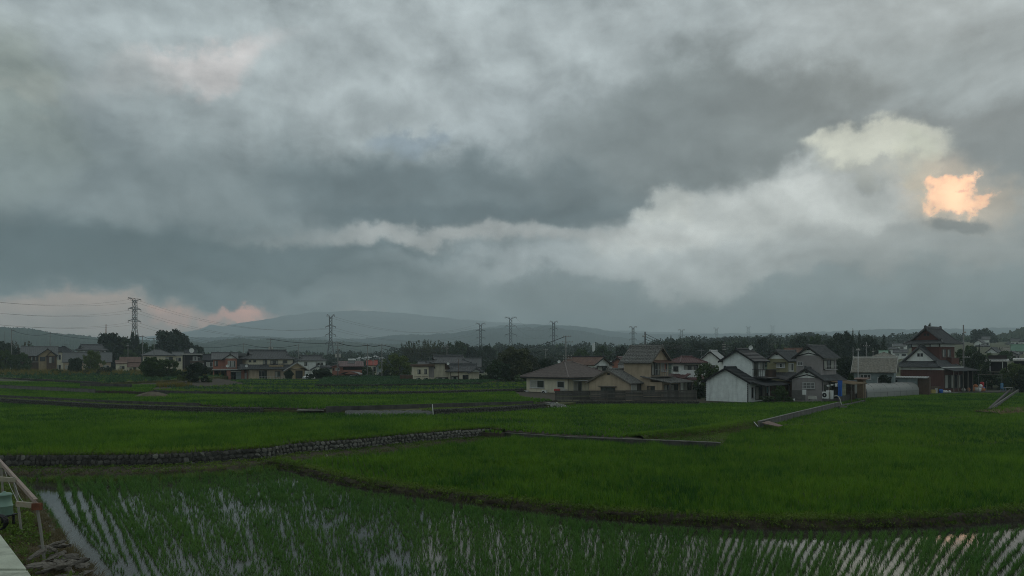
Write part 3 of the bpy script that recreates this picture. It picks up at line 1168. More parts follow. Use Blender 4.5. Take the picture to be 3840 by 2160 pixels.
def dist_to_line(S, line):
    d = np.full(len(S), 1e9)
    for a, b in zip(line, line[1:]):
        a = np.array(a); b = np.array(b)
        ab = b - a
        t = np.clip(((S - a) @ ab) / max(ab @ ab, 1e-9), 0, 1)
        d = np.minimum(d, np.hypot(*(S - (a + t[:, None] * ab)).T))
    return d


def with_z(S, z):
    return np.concatenate([S, np.full((len(S), 1), z)], 1)


RICE = [blade_clump('rice_clump', rice_m, 15, 0.50, 0.16, 0.022, 200 + i) for i in range(5)]
RICE_L = [blade_clump('rice_clump_light', rice2_m, 15, 0.46, 0.16, 0.022, 220 + i) for i in range(4)]
RICE_F = [blade_clump('rice_clump_far', rice_m, 14, 0.33, 0.26, 0.040, 240 + i) for i in range(4)]
SEED = [blade_clump('rice_seedling', seedling_m, 9, 0.25, 0.08, 0.012, 260 + i, lean=0.6, segs=3) for i in range(7)]
WEED = [leafy_clump('weed_tuft', weed_m, 26, 0.26, 0.22, 0.055, 280 + i) for i in range(4)]
GRASS = [blade_clump('grass_tuft', weed_m, 14, 0.24, 0.18, 0.016, 300 + i, lean=0.7) for i in range(4)]
DRY = [blade_clump('dry_tuft', dry_m, 16, 0.20, 0.25, 0.014, 320 + i, lean=1.1) for i in range(4)]
VEG = [leafy_clump('vegetable', cabbage_m, 40, 0.55, 0.4, 0.13, 340 + i) for i in range(4)]
GOLD = [blade_clump('golden_tuft', golden_m, 20, 0.9, 0.35, 0.03, 360 + i) for i in range(3)]


def x_r(th):
    return th > 0.34 or th < -0.55


def plant_flooded():
    """rows of seedlings fanning out from the near corner of the flooded paddy"""
    rs = np.random.RandomState(5)
    cx, cy = 0.0, 5.4
    bund = np.array(L_BUND)
    bank = np.array(L_BANK)
    pts, sc = [], []
    th = -0.652
    k = 0
    while th < 0.85:
        row_th = th
        s = 13.0
        lane = (-0.643 < th < -0.626) or (-0.611 < th < -0.602)
        while s < 46:
            r = s
            t2 = row_th + rs.normal(0, 0.0014 if x_r(th) else 0.0030) + 0.004 * sin(s * 0.25 + k)
            x = cx + r * sin(t2); y = cy + r * cos(t2)
            s += rs.uniform(0.05, 0.095) if r > 27 else rs.uniform(0.06, 0.105)
            if y < 14 or abs(x / y) > 0.80 or y < 19:
                continue
            if lane:
                continue
            yb = np.interp(x, bund[:, 0], bund[:, 1]) if x > bund[0, 0] else np.interp(x, bank[:, 0], bank[:, 1])
            if y > yb - (0.75 if x > bund[0, 0] else 0.1):
                break
            d = float(fbm(x * 0.35, y * 0.22, 4, 3))
            dd = float(vnoise(x * 1.3, y * 0.5, 9))
            if th < -0.585 and rs.random() < 0.3:
                continue
            if d < 0.37 and dd < 0.38 and rs.random() < 0.7:
                continue
            pts.append((x, y, -0.02))
            sc.append((0.80 + 0.9 * (d - 0.42)) * (1.12 if r > 30 else 1.0))
        th += (0.215 if -0.57 < th < 0.42 else 0.245) / 24.5 * (1 + rs.normal(0, 0.05))
        k += 1
    for _ in range(9000):                       # thickly grown far side of the paddy
        x = rs.uniform(-24, 22); y = rs.uniform(27, 44)
        yb = np.interp(x, bund[:, 0], bund[:, 1]) if x > bund[0, 0] else np.interp(x, bank[:, 0], bank[:, 1])
        if y > yb - (0.7 if x > bund[0, 0] else 0.1) or y < yb - 7.5 * (1 if x < 0 else max(0.12, 1 - x / 9)) or atan2(x, y - 5.4) < -0.60:
            continue
        if abs(x / y) > 0.78:
            continue
        pts.append((x, y, -0.02)); sc.append(rs.uniform(0.8, 1.1))
    return pts, sc


fp, fs = plant_flooded()
scatter('rice_seedlings', fp, SEED, 'rows of young rice seedlings standing in the flooded front paddy', 'rice', 0.75, 1.25, 0.22, 1, fs)

# dense rice behind the curved bund
S = fill(B_poly, 0.30, 0.25, 0.22, seed=2, stepy=0.15, holes=[[G(2440, 1668, .3), G(2560, 1655, .3), G(2700, 1640, .3), G(2860, 1608, .3), (35, 70), (10, 70)], C2_poly, R1_poly])
dB = dist_to_line(S, L_BUND)
S = S[dB > 0.62]
bankd = dist_to_line(S, L_BANK)
S = S[~((bankd < 1.2) & (S[:, 0] < 0))]
near = S[:, 1] < 47
scatter('dense_rice', with_z(S, 0.16), RICE + RICE_L[:1], 'dense dark green rice filling the central paddy behind the bund', 'rice', 0.8, 1.2, 0.15, 3,
        0.55 + 0.9 * fbm(S[:, 0] * 0.7, S[:, 1] * 0.5, 2, 4))
S = fill(R1_poly, 0.27, 0.05, 0.42, seed=4, holes=[R2_poly])
S = S[dist_to_line(S, L_R1) > 0.35]
scatter('dense_rice', with_z(S, 0.28), RICE_F[:2] + RICE_L[:1] + RICE[:2], 'dense rice on the right-hand middle terrace', 'rice', 0.8, 1.2, 0.15, 5)
S = fill(R2_poly, 0.34, 0.05, 0.42, seed=6)
S = S[dist_to_line(S, L_R2) > 0.3]
scatter('dense_rice', with_z(S, 0.40), RICE_F, 'dense rice reaching up to the plastic tunnel and red house', 'rice', 0.8, 1.2, 0.15, 7)
S = fill(C_poly, 0.30, -0.2, 0.25, seed=8, stepy=0.19)
dW = dist_to_line(S, offset(L_WALL, 0.25))
S, dW = S[dW > 0.15], dW[dW > 0.15]
rs_ = np.random.RandomState(2)
light = rs_.random(len(S)) < np.clip(1.25 - dW / 1.9, 0.04, 0.95)
scatter('dense_rice', with_z(S[~light], 0.93), RICE, 'dense rice on the terrace above the long stone wall', 'rice', 0.8, 1.2, 0.15, 9)
scatter('dense_rice', with_z(S[light], 0.93), RICE_L, 'yellow green rice along the top of the long stone wall', 'rice', 0.7, 1.05, 0.18, 10)
HOUSE_PAD = [G(1960, 1505, .75), G(2080, 1519, .75), G(2600, 1516, .75), G(2660, 1514, .75), G(3140, 1508, .75), (60, 120), (0, 120)]
S = fill(C2_poly, 0.33, 0.02, 0.42, seed=11, holes=[C_poly, D_poly, HOUSE_PAD])
S = S[dist_to_line(S, L_LOW) > 0.35]
S = S[dist_to_line(S, L_EB) > 1.9]
S = S[(dist_to_line(S, L_W1) > 0.9) & (dist_to_line(S, L_W1B) > 0.9)]
dl = np.minimum(np.abs(S[:, 1] - (6.5 - .75) * F / (1572 - YH)), dist_to_line(S, L_EB) - 1.7)
light = (dl < 0.35) & (S[:, 0] > -14)
scatter('dense_rice', with_z(S[~light], 0.68), RICE_F, 'broad sweep of rice in front of the plank fence and left walls', 'rice', 0.8, 1.2, 0.15, 12)
scatter('grass_strip', with_z(S[light], 0.70), RICE_L, 'pale grass line crossing the rice below the plank fence', 'grass', 0.8, 1.1, 0.2, 13)
holesG = [K_poly, L5_poly, V_poly]
S = fill(G2_poly, 0.38, 0.02, 0.42, seed=14, holes=holesG + [HOUSE_PAD])
S = S[np.abs(S[:, 1] - (6.5 - 1.28) * F / (1493 - YH)) > 0.25]
scatter('dense_rice', with_z(S, 1.24), RICE_F, 'bright far rice strips below the weedy fields', 'rice', 0.8, 1.15, 0.15, 15)
S = fill(E_poly, 0.40, 0.02, 0.42, seed=16, holes=[F_poly, G2_poly, K_poly])
scatter('dense_rice', with_z(S, 1.20), RICE_F, 'far rice in front of the pale jointed concrete wall', 'rice', 0.8, 1.15, 0.15, 17)
S = fill(F_poly, 0.42, 0.02, 0.42, seed=18, holes=[V_poly, K_poly])
S = S[(S[:, 1] < 150) & ~((S[:, 1] > 133) & (S[:, 0] > -75))]
scatter('dense_rice', with_z(S, 1.70), RICE_F, 'far rice above the pale jointed concrete wall', 'rice', 0.8, 1.15, 0.15, 19)


def along(line, off0, off1, n, seed, z, zp=None):
    rr = np.random.RandomState(seed)
    L = np.array(resample(line, 0.2))
    out = []
    A = np.array(offset([tuple(p) for p in L], 1.0)) - L
    for _ in range(n):
        i = rr.randint(len(L))
        d = rr.uniform(off0, off1)
        p = L[i] + A[i] * d
        if abs(p[0] / max(p[1], 1)) < 0.76:
            out.append((p[0], p[1], z if zp is None else float(np.interp(d, zp[0], zp[1]))))
    return out


Sw = fill(WEDGE, 0.3, 0, 0.45, seed=77)
scatter('weeds', with_z(Sw, 0.48), WEED + GRASS, 'rank weeds between the low dark wall and the earth bank', 'weeds', 0.6, 1.2, 0.2, 77)
# weeds and dry grass on banks, bunds and edges
scatter('wall_grass', along(L_WALL, 0.02, 0.45, 1500, 71, 0.97), GRASS + RICE_L[:2] + DRY[:1], 'grass hanging over the top of the long stone wall', 'grass', 0.5, 1.0, 0.4, 71)
scatter('wall_weeds', along(L_WALL, -0.5, -0.1, 700, 72, 0.22), WEED + GRASS, 'weeds at the foot of the long stone wall', 'weeds', 0.5, 1.2, 0.2, 72)
scatter('weeds', along(L_BUND, 0.36, 1.0, 3000, 21, 0.29), WEED + GRASS[:2] + RICE_L[:1], 'bright weeds growing along the back edge of the curved bund', 'weeds', 0.4, 0.95, 0.2, 21)
scatter('bund_grass', along(L_BUND, 0.10, 0.60, 2600, 22, 0.32) + along(L_BUND, -0.06, 0.15, 1500, 23, 0.1, ([-.06, .04, .15], [.04, .14, .28])), GRASS + DRY[:1] + WEED[:1], 'short grass and moss tufts on top of the curved bund', 'grass', 0.35, 0.8, 0.25, 22)
scatter('weeds', along(L_BANK, 0.1, 2.6, 1500, 23, 0.24), WEED + GRASS, 'weeds covering the earth bank below the long stone wall', 'weeds', 0.4, 1.0, 0.2, 23)
scatter('weeds', along(L_BANK, -1.6, 0.3, 1500, 24, 0.0), GRASS + SEED[:3], 'rank grass at the wet edge below the earth bank', 'grass', 0.9, 1.5, 0.25, 24)
scatter('dry_grass', along(L_BANK, 0.0, 1.0, 420, 26, 0.2), DRY, 'withered brown grass on the bank under the long stone wall', 'grass', 0.6, 1.2, 0.3, 26)
scatter('weeds', along(L_EB, 0.45, 2.7, 3000, 27, 0.78, ([0, .35, .7, 1.1, 1.7, 2.2, 3], [.30, .58, .82, .88, .76, .6, .66])), RICE_L + WEED[:2] + GRASS[:2], 'bright grass on the crest of the sloping earth bank', 'weeds', 0.5, 1.0, 0.2, 27)
scatter('dry_grass', along(L_EB, -0.3, 0.7, 1500, 28, 0.45, ([-.3, 0, .35, .7], [.12, .30, .58, .82])), DRY + WEED[:1], 'brown and green tufts on the face of the sloping earth bank', 'grass', 0.6, 1.1, 0.4, 28)
scatter('field_grass', along(L_R1, -0.15, 0.5, 700, 29, 0.30) + along(L_R2, -0.1, 0.6, 700, 30, 0.45), RICE_L + GRASS, 'pale grass lines between the right-hand rice terraces', 'grass', 0.5, 1.0, 0.2, 29)
scatter('field_grass', along(L_LINE, -0.3, 0.5, 600, 31, 0.9), GRASS + DRY, 'thin grass along the stony edge behind the upper left paddy', 'grass', 0.6, 1.1, 0.2, 31)
scatter('path_grass', along(L_W1, 0.3, 2.6, 1600, 32, 1.07) + along(L_W1B, 0.3, 3.5, 900, 33, 1.07), GRASS + WEED, 'grass on the path above the dark stone walls', 'grass', 0.6, 1.1, 0.2, 32)
scatter('path_grass', along(L_W4, 0.2, 1.2, 900, 34, 1.62), GRASS + WEED + RICE_L, 'grass fringe along the long low stone wall', 'grass', 0.8, 1.3, 0.2, 34)
S = fill(K_poly, 0.6, 0.0, 0.5, seed=35, holes=[L5_poly, V_poly, F_poly])
S = S[S[:, 1] < 172]
g = 0.5 + 0.5 * np.sin(S[:, 1] * 0.42 + 3.5 * fbm(S[:, 0] * 0.05, S[:, 1] * 0.05, 7, 2))
scatter('vegetable_plot', with_z(S[g > 0.62], 1.60), VEG + WEED, 'mixed green vegetable plots in front of the left houses', 'vegetables', 0.5, 1.0, 0.1, 35)
scatter('weedy_plot', with_z(S[g <= 0.62], 1.60), RICE_L + GRASS, 'pale weedy plots between the vegetable beds', 'weeds', 0.8, 1.4, 0.2, 36)
S = fill(L5_poly, 0.7, 0.0, 0.45, seed=37)
scatter('vegetable_plot', with_z(S, 1.88), VEG, 'row of cabbages in front of the cream house', 'vegetables', 0.5, 0.9, 0.1, 37)
S = fill(V_poly, 0.9, 0.0, 0.5, seed=38)
S = S[S[:, 1] < 230]
scatter('vegetable_plot', with_z(S[S[:, 1] < 185], 2.08), VEG + WEED + RICE_L, 'green bean rows at the far left below the houses', 'vegetables', 0.7, 1.3, 0.2, 38)
scatter('dry_plot', with_z(S[S[:, 1] >= 185], 2.08), DRY + VEG[:1] + GOLD[:1], 'brown overgrown plot at the far left edge', 'weeds', 1.2, 2.2, 0.2, 39)
gx = np.array([G(590 + rnd.uniform(0, 130), 1452 + rnd.uniform(-4, 4), 1.6) for _ in range(140)])
scatter('golden_weeds', with_z(gx, 1.6), GOLD + VEG[:1], 'golden flowering weeds beside the dirt mound on the left', 'weeds', 0.8, 1.4, 0.1, 40)
# ---------------------------------------------------------------- trees
bark_m = mat('bark', (0.07, 0.055, 0.04), 0.95, 0.4, 3.0, bump=0.6, bscale=12)
LEAFM = {
    'dark': leaf_mat('leaf_dark', (0.014, 0.026, 0.011), (0.032, 0.052, 0.018), 0.25, 0.15),
    'mid': leaf_mat('leaf_mid', (0.028, 0.055, 0.016), (0.065, 0.105, 0.026), 0.3, 0.2),
    'olive': leaf_mat('leaf_olive', (0.040, 0.050, 0.018), (0.085, 0.095, 0.034), 0.3, 0.2),
    'light': leaf_mat('leaf_light', (0.050, 0.085, 0.018), (0.120, 0.160, 0.036), 0.35, 0.25),
    'brown': leaf_mat('leaf_brown', (0.055, 0.050, 0.028), (0.105, 0.095, 0.052), 0.3, 0.2),
}


def crown_mesh(kind, seed, m, n=2600, leaf=0.045):
    """crown in a unit box: radius about 0.5, height 0..1, built from many leaf-sized faces on uneven clumps"""
    rr = np.random.RandomState(seed)
    clumps = []
    if kind == 'round':
        for _ in range(60):
            a = rr.uniform(0, 2 * pi); b = rr.uniform(-0.75, 1)
            s = sqrt(1 - b * b)
            k = rr.uniform(0.55, 0.86)
            clumps.append((0.5 * s * cos(a) * k, 0.5 * s * sin(a) * k, 0.50 + 0.46 * b * k, rr.uniform(0.07, 0.15)))
        for _ in range(14):
            clumps.append((rr.uniform(-.22, .22), rr.uniform(-.22, .22), rr.uniform(.2, .7), 0.2))
    elif kind == 'cone':
        for i in range(64):
            z = (i + 0.5) / 64
            r = 0.46 * (1 - z) ** 0.8 * rr.uniform(0.55, 1.05)
            a = rr.uniform(0, 2 * pi)
            clumps.append((r * cos(a), r * sin(a), z * 0.97, 0.035 + 0.10 * (1 - z)))
        for i in range(20):
            z = i / 20
            clumps.append((0, 0, z, 0.03 + 0.14 * (1 - z)))
    elif kind == 'loose':
        for i in range(95):
            a = rr.uniform(0, 2 * pi); z = rr.uniform(0.04, 0.97)
            r = 0.48 * sqrt(rr.random()) * (0.55 + 0.75 * sin(pi * min(1, z * 1.05)) ** 0.8)
            clumps.append((r * cos(a), r * sin(a), z, rr.uniform(0.05, 0.13)))
    elif kind == 'plume':
        for i in range(26):
            a = rr.uniform(0, 2 * pi); r0 = rr.uniform(0.05, 0.34); h = rr.uniform(0.6, 1.0)
            for t in (0.35, 0.5, 0.65, 0.8, 0.92, 1.0):
                rad = r0 + 0.16 * t * t
                clumps.append((rad * cos(a), rad * sin(a), h * t - 0.05 * t * t, 0.075 * (1.25 - t * 0.55)))
    elif kind == 'shrub':
        for _ in range(26):
            a = rr.uniform(0, 2 * pi); r = 0.42 * sqrt(rr.random())
            clumps.append((r * cos(a), r * sin(a), rr.uniform(0.1, 0.85) * (1 - 0.9 * r * r), rr.uniform(0.10, 0.18)))
    C = np.array(clumps)
    w = C[:, 3] ** 2
    idx = rr.choice(len(C), n, p=w / w.sum())
    d = rr.normal(size=(n, 3)); d /= np.linalg.norm(d, axis=1)[:, None]
    P = C[idx, :3] + d * (C[idx, 3] * rr.uniform(0.55, 1.05, n))[:, None]
    P[:, 2] = np.abs(P[:, 2])
    nr = d + rr.normal(scale=0.65, size=(n, 3)); nr /= np.linalg.norm(nr, axis=1)[:, None]
    t = np.cross(nr, rr.normal(size=(n, 3))); t /= np.linalg.norm(t, axis=1)[:, None]
    b = np.cross(nr, t)
    s = (leaf * rr.uniform(0.6, 1.4, n))[:, None]
    V = np.stack([P - t * s, P + b * s * 0.6, P + t * s, P - b * s * 0.6], 1).reshape(-1, 3)
    me = bpy.data.meshes.new('crown')
    me.from_pydata(V.tolist(), [], [(4 * i, 4 * i + 1, 4 * i + 2, 4 * i + 3) for i in range(n)])
    me.materials.append(m)
    return me


def trunk_mesh(seed):
    rr = random.Random(seed)
    mb = MB()
    mb.tube([(0, 0, -0.25), (0.01, 0, 0.12), (0.0, 0.015, 0.35), (0.015, 0, 0.7)], 0.045, 7, 0.012)
    for _ in range(6):
        a = rr.uniform(0, 6.28); z = rr.uniform(0.2, 0.5); r = rr.uniform(0.2, 0.34)
        mb.tube([(0, 0, z), (r * 0.5 * cos(a), r * 0.5 * sin(a), z + 0.10), (r * cos(a), r * sin(a), z + 0.26)], 0.018, 5, 0.006)
    return mb.mesh('trunk', bark_m)


TRUNKS = [trunk_mesh(i) for i in range(3)]
CROWNS = {}
_nv = {'round': 3, 'cone': 2, 'loose': 3, 'plume': 2, 'shrub': 3}


def crown(kind, tone, seed, n=None):
    key = (kind, tone, seed % _nv[kind], n)
    if key not in CROWNS:
        nn = n or {'round': 8500, 'cone': 3000, 'loose': 6000, 'plume': 3600, 'shrub': 1500}[kind]
        lf = {'round': 0.037, 'cone': 0.030, 'loose': 0.032, 'plume': 0.024, 'shrub': 0.05}[kind]
        if n:
            lf = 0.06
        CROWNS[key] = crown_mesh(kind, 500 + seed % _nv[kind] + len(kind) * 7, LEAFM[tone], nn, lf)
    return CROWNS[key]


def tree(px, top, base, wpx, Y, kind, tone, label, cat='tree', group=None, seed=None):
    """a tree standing at depth Y; top, base and spread are read from the photograph"""
    seed = rnd.randrange(999) if seed is None else seed
    s = Y / F
    X = (px - 1920) * s
    z0 = H + (YH - base) * s
    hgt = (base - top) * s
    w = wpx * s
    name = {'shrub': 'shrub', 'plume': 'bamboo_clump', 'cone': 'conifer'}.get(kind, 'tree')
    root = empty(name, label, cat, (X, Y, z0), rnd.uniform(0, 6.28), group)
    root.scale = (w, w, hgt)
    t = link('trunk', TRUNKS[seed % 3], root)
    c = link('crown', crown(kind, tone, seed), root)
    if kind in ('round', 'loose'):
        c.location = (0, 0, 0.06); c.scale = (1, 1, 0.94)
    return root


T = tree
T(425, 1238, 1420, 142, 300, 'round', 'dark', 'broad dark round-headed tree left of the tall pylon', seed=0)
T(645, 1224, 1390, 142, 320, 'round', 'dark', 'tallest dome-shaped dark tree right of the pylon', seed=1)
T(504, 1255, 1400, 46, 330, 'loose', 'dark', 'narrow dark tree directly below the pylon', seed=0)
T(548, 1290, 1410, 70, 300, 'loose', 'mid', 'ragged green tree between the two dome-shaped trees', seed=1)
T(480, 1315, 1420, 60, 280, 'loose', 'mid', 'low green tree at the right foot of the left dome-shaped tree', seed=2)
T(590, 1300, 1400, 60, 310, 'round', 'dark', 'small dark tree tucked beside the tallest dome-shaped tree', seed=2)
T(735, 1300, 1400, 60, 330, 'loose', 'dark', 'thin dark tree behind the brown flat-roofed house', seed=0)
T(12, 1272, 1400, 90, 290, 'round', 'dark', 'black tree mass at the left picture edge', seed=0)
T(78, 1276, 1400, 70, 300, 'plume', 'brown', 'brownish bamboo clump behind the far left pole', seed=0)
T(122, 1300, 1400, 60, 300, 'loose', 'mid', 'faint tree right of the brownish bamboo', seed=2)
T(18, 1316, 1412, 60, 228, 'loose', 'light', 'yellow green fruit tree at the left picture edge', seed=1)
T(78, 1328, 1412, 62, 232, 'loose', 'mid', 'dark green garden tree right of the far left pole', seed=0)
T(282, 1336, 1412, 52, 205, 'round', 'dark', 'round dark garden tree before the long grey roof', seed=1)
T(345, 1318, 1412, 66, 215, 'loose', 'light', 'layered yellow green garden pine before the grey roofs', seed=2)
T(395, 1370, 1418, 60, 200, 'shrub', 'dark', 'dark hedge shrub left of the beige shed', 'shrub', seed=0)
T(320, 1385, 1420, 60, 196, 'shrub', 'dark', 'dark hedge shrub below the layered garden pine', 'shrub', seed=1)
T(205, 1380, 1418, 60, 205, 'shrub', 'mid', 'leafy shrub in front of the far left house', 'shrub', seed=2)
T(570, 1334, 1424, 92, 165, 'round', 'mid', 'big leafy garden tree right of the beige shed', seed=0)
T(632, 1350, 1424, 78, 168, 'loose', 'mid', 'smaller leafy tree beside the big leafy garden tree', seed=1)
T(740, 1362, 1446, 84, 150, 'loose', 'dark', 'dark bushy tree before the dark house with balcony', seed=2)
T(690, 1392, 1432, 46, 152, 'shrub', 'light', 'pale leafy shrub left of the dark bushy tree', 'shrub', seed=1)
T(783, 1412, 1442, 26, 150, 'shrub', 'light', 'small bright shrub at the foot of the dark bushy tree', 'shrub', seed=2)
T(1083, 1384, 1430, 36, 178, 'round', 'dark', 'clipped dark shrub in front of the big tiled house', 'shrub', seed=2)
T(1208, 1378, 1430, 82, 178, 'round', 'dark', 'dark clump of trees right of the big tiled house', seed=0)
T(1160, 1398, 1430, 34, 176, 'shrub', 'dark', 'small pruned garden pine at the big tiled house', 'shrub', seed=0)
T(1372, 1378, 1434, 60, 200, 'loose', 'mid', 'grey green tree behind the leaning poles', seed=2)
T(1488, 1333, 1440, 112, 190, 'loose', 'light', 'tall leafy yellow green tree left of the cream house', seed=0)
T(1440, 1385, 1440, 60, 186, 'shrub', 'dark', 'dark undergrowth below the tall leafy tree', 'shrub', seed=1)
T(1482, 1312, 1400, 34, 215, 'plume', 'mid', 'single feathery bamboo above the tall leafy tree', seed=1)
G_ = 'trees of the wood behind the cream house'
for i, (x, t, w, k, tn, lb) in enumerate([
        (1535, 1276, 66, 'plume', 'olive', 'leftmost bamboo of the wood behind the cream house'),
        (1580, 1270, 70, 'plume', 'olive', 'second bamboo clump of the wood behind the cream house'),
        (1625, 1272, 70, 'plume', 'olive', 'bamboo clump left of the pole behind the cream house'),
        (1662, 1276, 60, 'plume', 'olive', 'bamboo clump next to the dark trees behind the cream house'),
        (1712, 1284, 70, 'loose', 'mid', 'mid green tree at the pole behind the cream house'),
        (1752, 1280, 76, 'round', 'dark', 'dark round tree above the roof of the cream house'),
        (1800, 1292, 50, 'cone', 'dark', 'dark pointed conifer under the first far pylon'),
        (1828, 1300, 56, 'loose', 'dark', 'rightmost dark tree of the wood under the first far pylon')]):
    T(x, t, 1400, w, 340 + (i % 3) * 8, k, tn, lb, group=G_, seed=i)
T(1930, 1291, 1452, 150, 172, 'round', 'olive', 'great olive broadleaf tree between the cream and hip-roofed houses', seed=1)
T(1870, 1345, 1450, 100, 168, 'round', 'mid', 'left shoulder tree of the great olive tree', seed=2)
T(1985, 1335, 1450, 84, 174, 'loose', 'olive', 'right shoulder tree of the great olive tree', seed=0)
T(1798, 1398, 1448, 70, 160, 'shrub', 'mid', 'green bush right of the cream house porch', 'shrub', seed=0)
T(1850, 1400, 1452, 80, 158, 'shrub', 'dark', 'dark bush under the great olive tree', 'shrub', seed=1)
T(1965, 1400, 1452, 110, 156, 'shrub', 'mid', 'green thicket left of the hip-roofed house', 'shrub', seed=2)
T(2045, 1348, 1420, 60, 165, 'loose', 'dark', 'dark spiky shrub behind the corner of the hip roof', 'shrub', seed=1)
T(2655, 1368, 1512, 92, 112, 'loose', 'mid', 'leafy tree between the plank fence and the white sided house', seed=1)
T(2618, 1430, 1515, 50, 108, 'shrub', 'dark', 'dark shrub at the right end of the plank fence', 'shrub', seed=0)
T(2925, 1448, 1506, 50, 96.5, 'loose', 'mid', 'small garden tree by the white house porch', seed=2)
T(2880, 1482, 1508, 62, 95.5, 'shrub', 'mid', 'low clipped shrub before the white house porch', 'shrub', seed=0)
T(2962, 1486, 1508, 34, 95.5, 'shrub', 'mid', 'low shrub beside the grey house corner', 'shrub', seed=1)
T(3155, 1330, 1440, 80, 145, 'round', 'dark', 'dark tree behind the right edge of the grey house', seed=0)
T(3195, 1350, 1440, 60, 150, 'loose', 'dark', 'dark ragged tree left of the corrugated roof', seed=1)
T(3190, 1404, 1470, 22, 104, 'loose', 'mid', 'slim young tree beside the brown hut', seed=2)
T(3318, 1400, 1450, 44, 118.6, 'shrub', 'dark', 'black shrub behind the plastic tunnel', 'shrub', seed=2)
T(3487, 1208, 1400, 74, 142, 'cone', 'dark', 'conifer top rising behind the red house roof', seed=1)
G_ = 'dark trees of the wood behind the corrugated roof'
for i, (x, t, w, k, tn, lb) in enumerate([
        (3115, 1262, 80, 'round', 'dark', 'left rounded tree of the dark wood behind the grey house'),
        (3165, 1232, 90, 'round', 'dark', 'highest round tree of the dark wood right of the grey house'),
        (3198, 1232, 34, 'cone', 'dark', 'left pointed conifer in the dark wood'),
        (3222, 1236, 38, 'cone', 'dark', 'right pointed conifer in the dark wood'),
        (3262, 1250, 80, 'round', 'dark', 'broad tree right of the pointed conifers'),
        (3315, 1252, 60, 'cone', 'dark', 'bushy conifer at the right end of the dark wood'),
        (3060, 1262, 60, 'loose', 'mid', 'tree above the red tiled roof'),
        (3090, 1300, 70, 'loose', 'mid', 'lower tree behind the grey house ridge'),
        (3230, 1310, 90, 'loose', 'dark', 'dark undergrowth tree behind the thin masts'),
        (3310, 1310, 70, 'loose', 'dark', 'dark undergrowth tree above the small hillside houses')]):
    T(x, t, 1400, w, 235 + (i % 4) * 7, k, tn, lb, group=G_, seed=i)
G_ = 'greenery right of the red house'
for i, (x, t, b, w, Y, k, tn, lb) in enumerate([
        (3620, 1308, 1450, 90, 150, 'loose', 'mid', 'green tree right of the red house upper floor'),
        (3660, 1330, 1460, 80, 140, 'loose', 'dark', 'dark tree behind the tall right-hand pole'),
        (3672, 1286, 1420, 26, 190, 'cone', 'dark', 'slim dark cypress below the hillside houses'),
        (3610, 1400, 1474, 70, 138, 'shrub', 'dark', 'dark shrub at the corner of the red house'),
        (3660, 1400, 1472, 76, 139, 'shrub', 'mid', 'leafy shrub behind the sacks'),
        (3720, 1395, 1466, 76, 138, 'shrub', 'dark', 'dark shrub under the shed posts'),
        (3760, 1405, 1466, 60, 137, 'shrub', 'mid', 'mid green shrub left of the blue chair'),
        (3805, 1365, 1466, 80, 139, 'loose', 'light', 'bright green tree at the right picture edge'),
        (3838, 1390, 1474, 70, 136, 'loose', 'dark', 'dark tree cut by the right picture edge'),
        (3700, 1330, 1430, 70, 175, 'loose', 'mid', 'garden tree below the yellow gable'),
        (3770, 1320, 1420, 60, 190, 'loose', 'mid', 'garden tree below the green roof'),
        (3640, 1300, 1400, 60, 220, 'loose', 'mid', 'tree below the white hillside house')]):
    T(x, t, b, w, Y, k, tn, lb, group=G_, seed=i)
T(3680, 1224, 1330, 80, 480, 'round', 'dark', 'lone round tree on the skyline right of the pole', seed=1)
T(3712, 1244, 1330, 50, 490, 'round', 'dark', 'lower tree leaning on the lone skyline tree', seed=2)
T(2516, 1254, 1330, 26, 560, 'cone', 'dark', 'single fir standing above the wooded skyline', seed=0)

G_ = 'dark trees standing before the skyline wood'
for i, (x, t, w, k, lb) in enumerate([(2455, 1282, 60, 'round', 'dark rounded tree right of the dark pole top'), (2530, 1276, 76, 'round', 'broad dark tree behind the maroon roofs'),
                                      (2610, 1284, 60, 'loose', 'dark tree left of the white gable house roof'), (2690, 1272, 80, 'round', 'large dark tree behind the stepped pole'),
                                      (2860, 1272, 70, 'loose', 'dark tree right of the roof dish'), (2925, 1266, 46, 'cone', 'pointed dark conifer above the olive house'),
                                      (3000, 1252, 84, 'round', 'high rounded dark tree above the red tiled roof'), (2330, 1292, 60, 'round', 'dark rounded tree above the small pink house'),
                                      (2260, 1300, 60, 'loose', 'mid green tree above the batten roof ridge'), (2180, 1302, 64, 'round', 'olive rounded tree right of the bristling pole')]):
    T(x, t, 1390, w, 262 + (i % 3) * 12, k, 'dark' if i < 8 else 'mid', lb, group=G_, seed=i)

# the wood on the skyline: one far mass of trees
rs = np.random.RandomState(12)
RIDGE = [(1560, 1300), (1650, 1294), (1720, 1290), (1820, 1293), (1900, 1287), (1990, 1290), (2070, 1284), (2140, 1287), (2250, 1286), (2330, 1290), (2420, 1284), (2470, 1276),
         (2560, 1268), (2650, 1270), (2760, 1262), (2850, 1264), (2900, 1258), (2950, 1268), (2985, 1252), (3030, 1248), (3075, 1258), (3140, 1262), (3240, 1262), (3330, 1262), (3400, 1254),
         (3480, 1252), (3560, 1254), (3640, 1256), (3740, 1262), (3900, 1262)]
FT = [bpy.data.objects.new('far_tree', crown('round', 'dark', i, 420)) for i in range(2)] + \
     [bpy.data.objects.new('far_tree', crown('loose', 'dark', 1, 360)), bpy.data.objects.new('far_tree', crown('round', 'mid', 1, 420)),
      bpy.data.objects.new('far_tree', crown('cone', 'dark', 0, 300))]
pts, sc = [], []
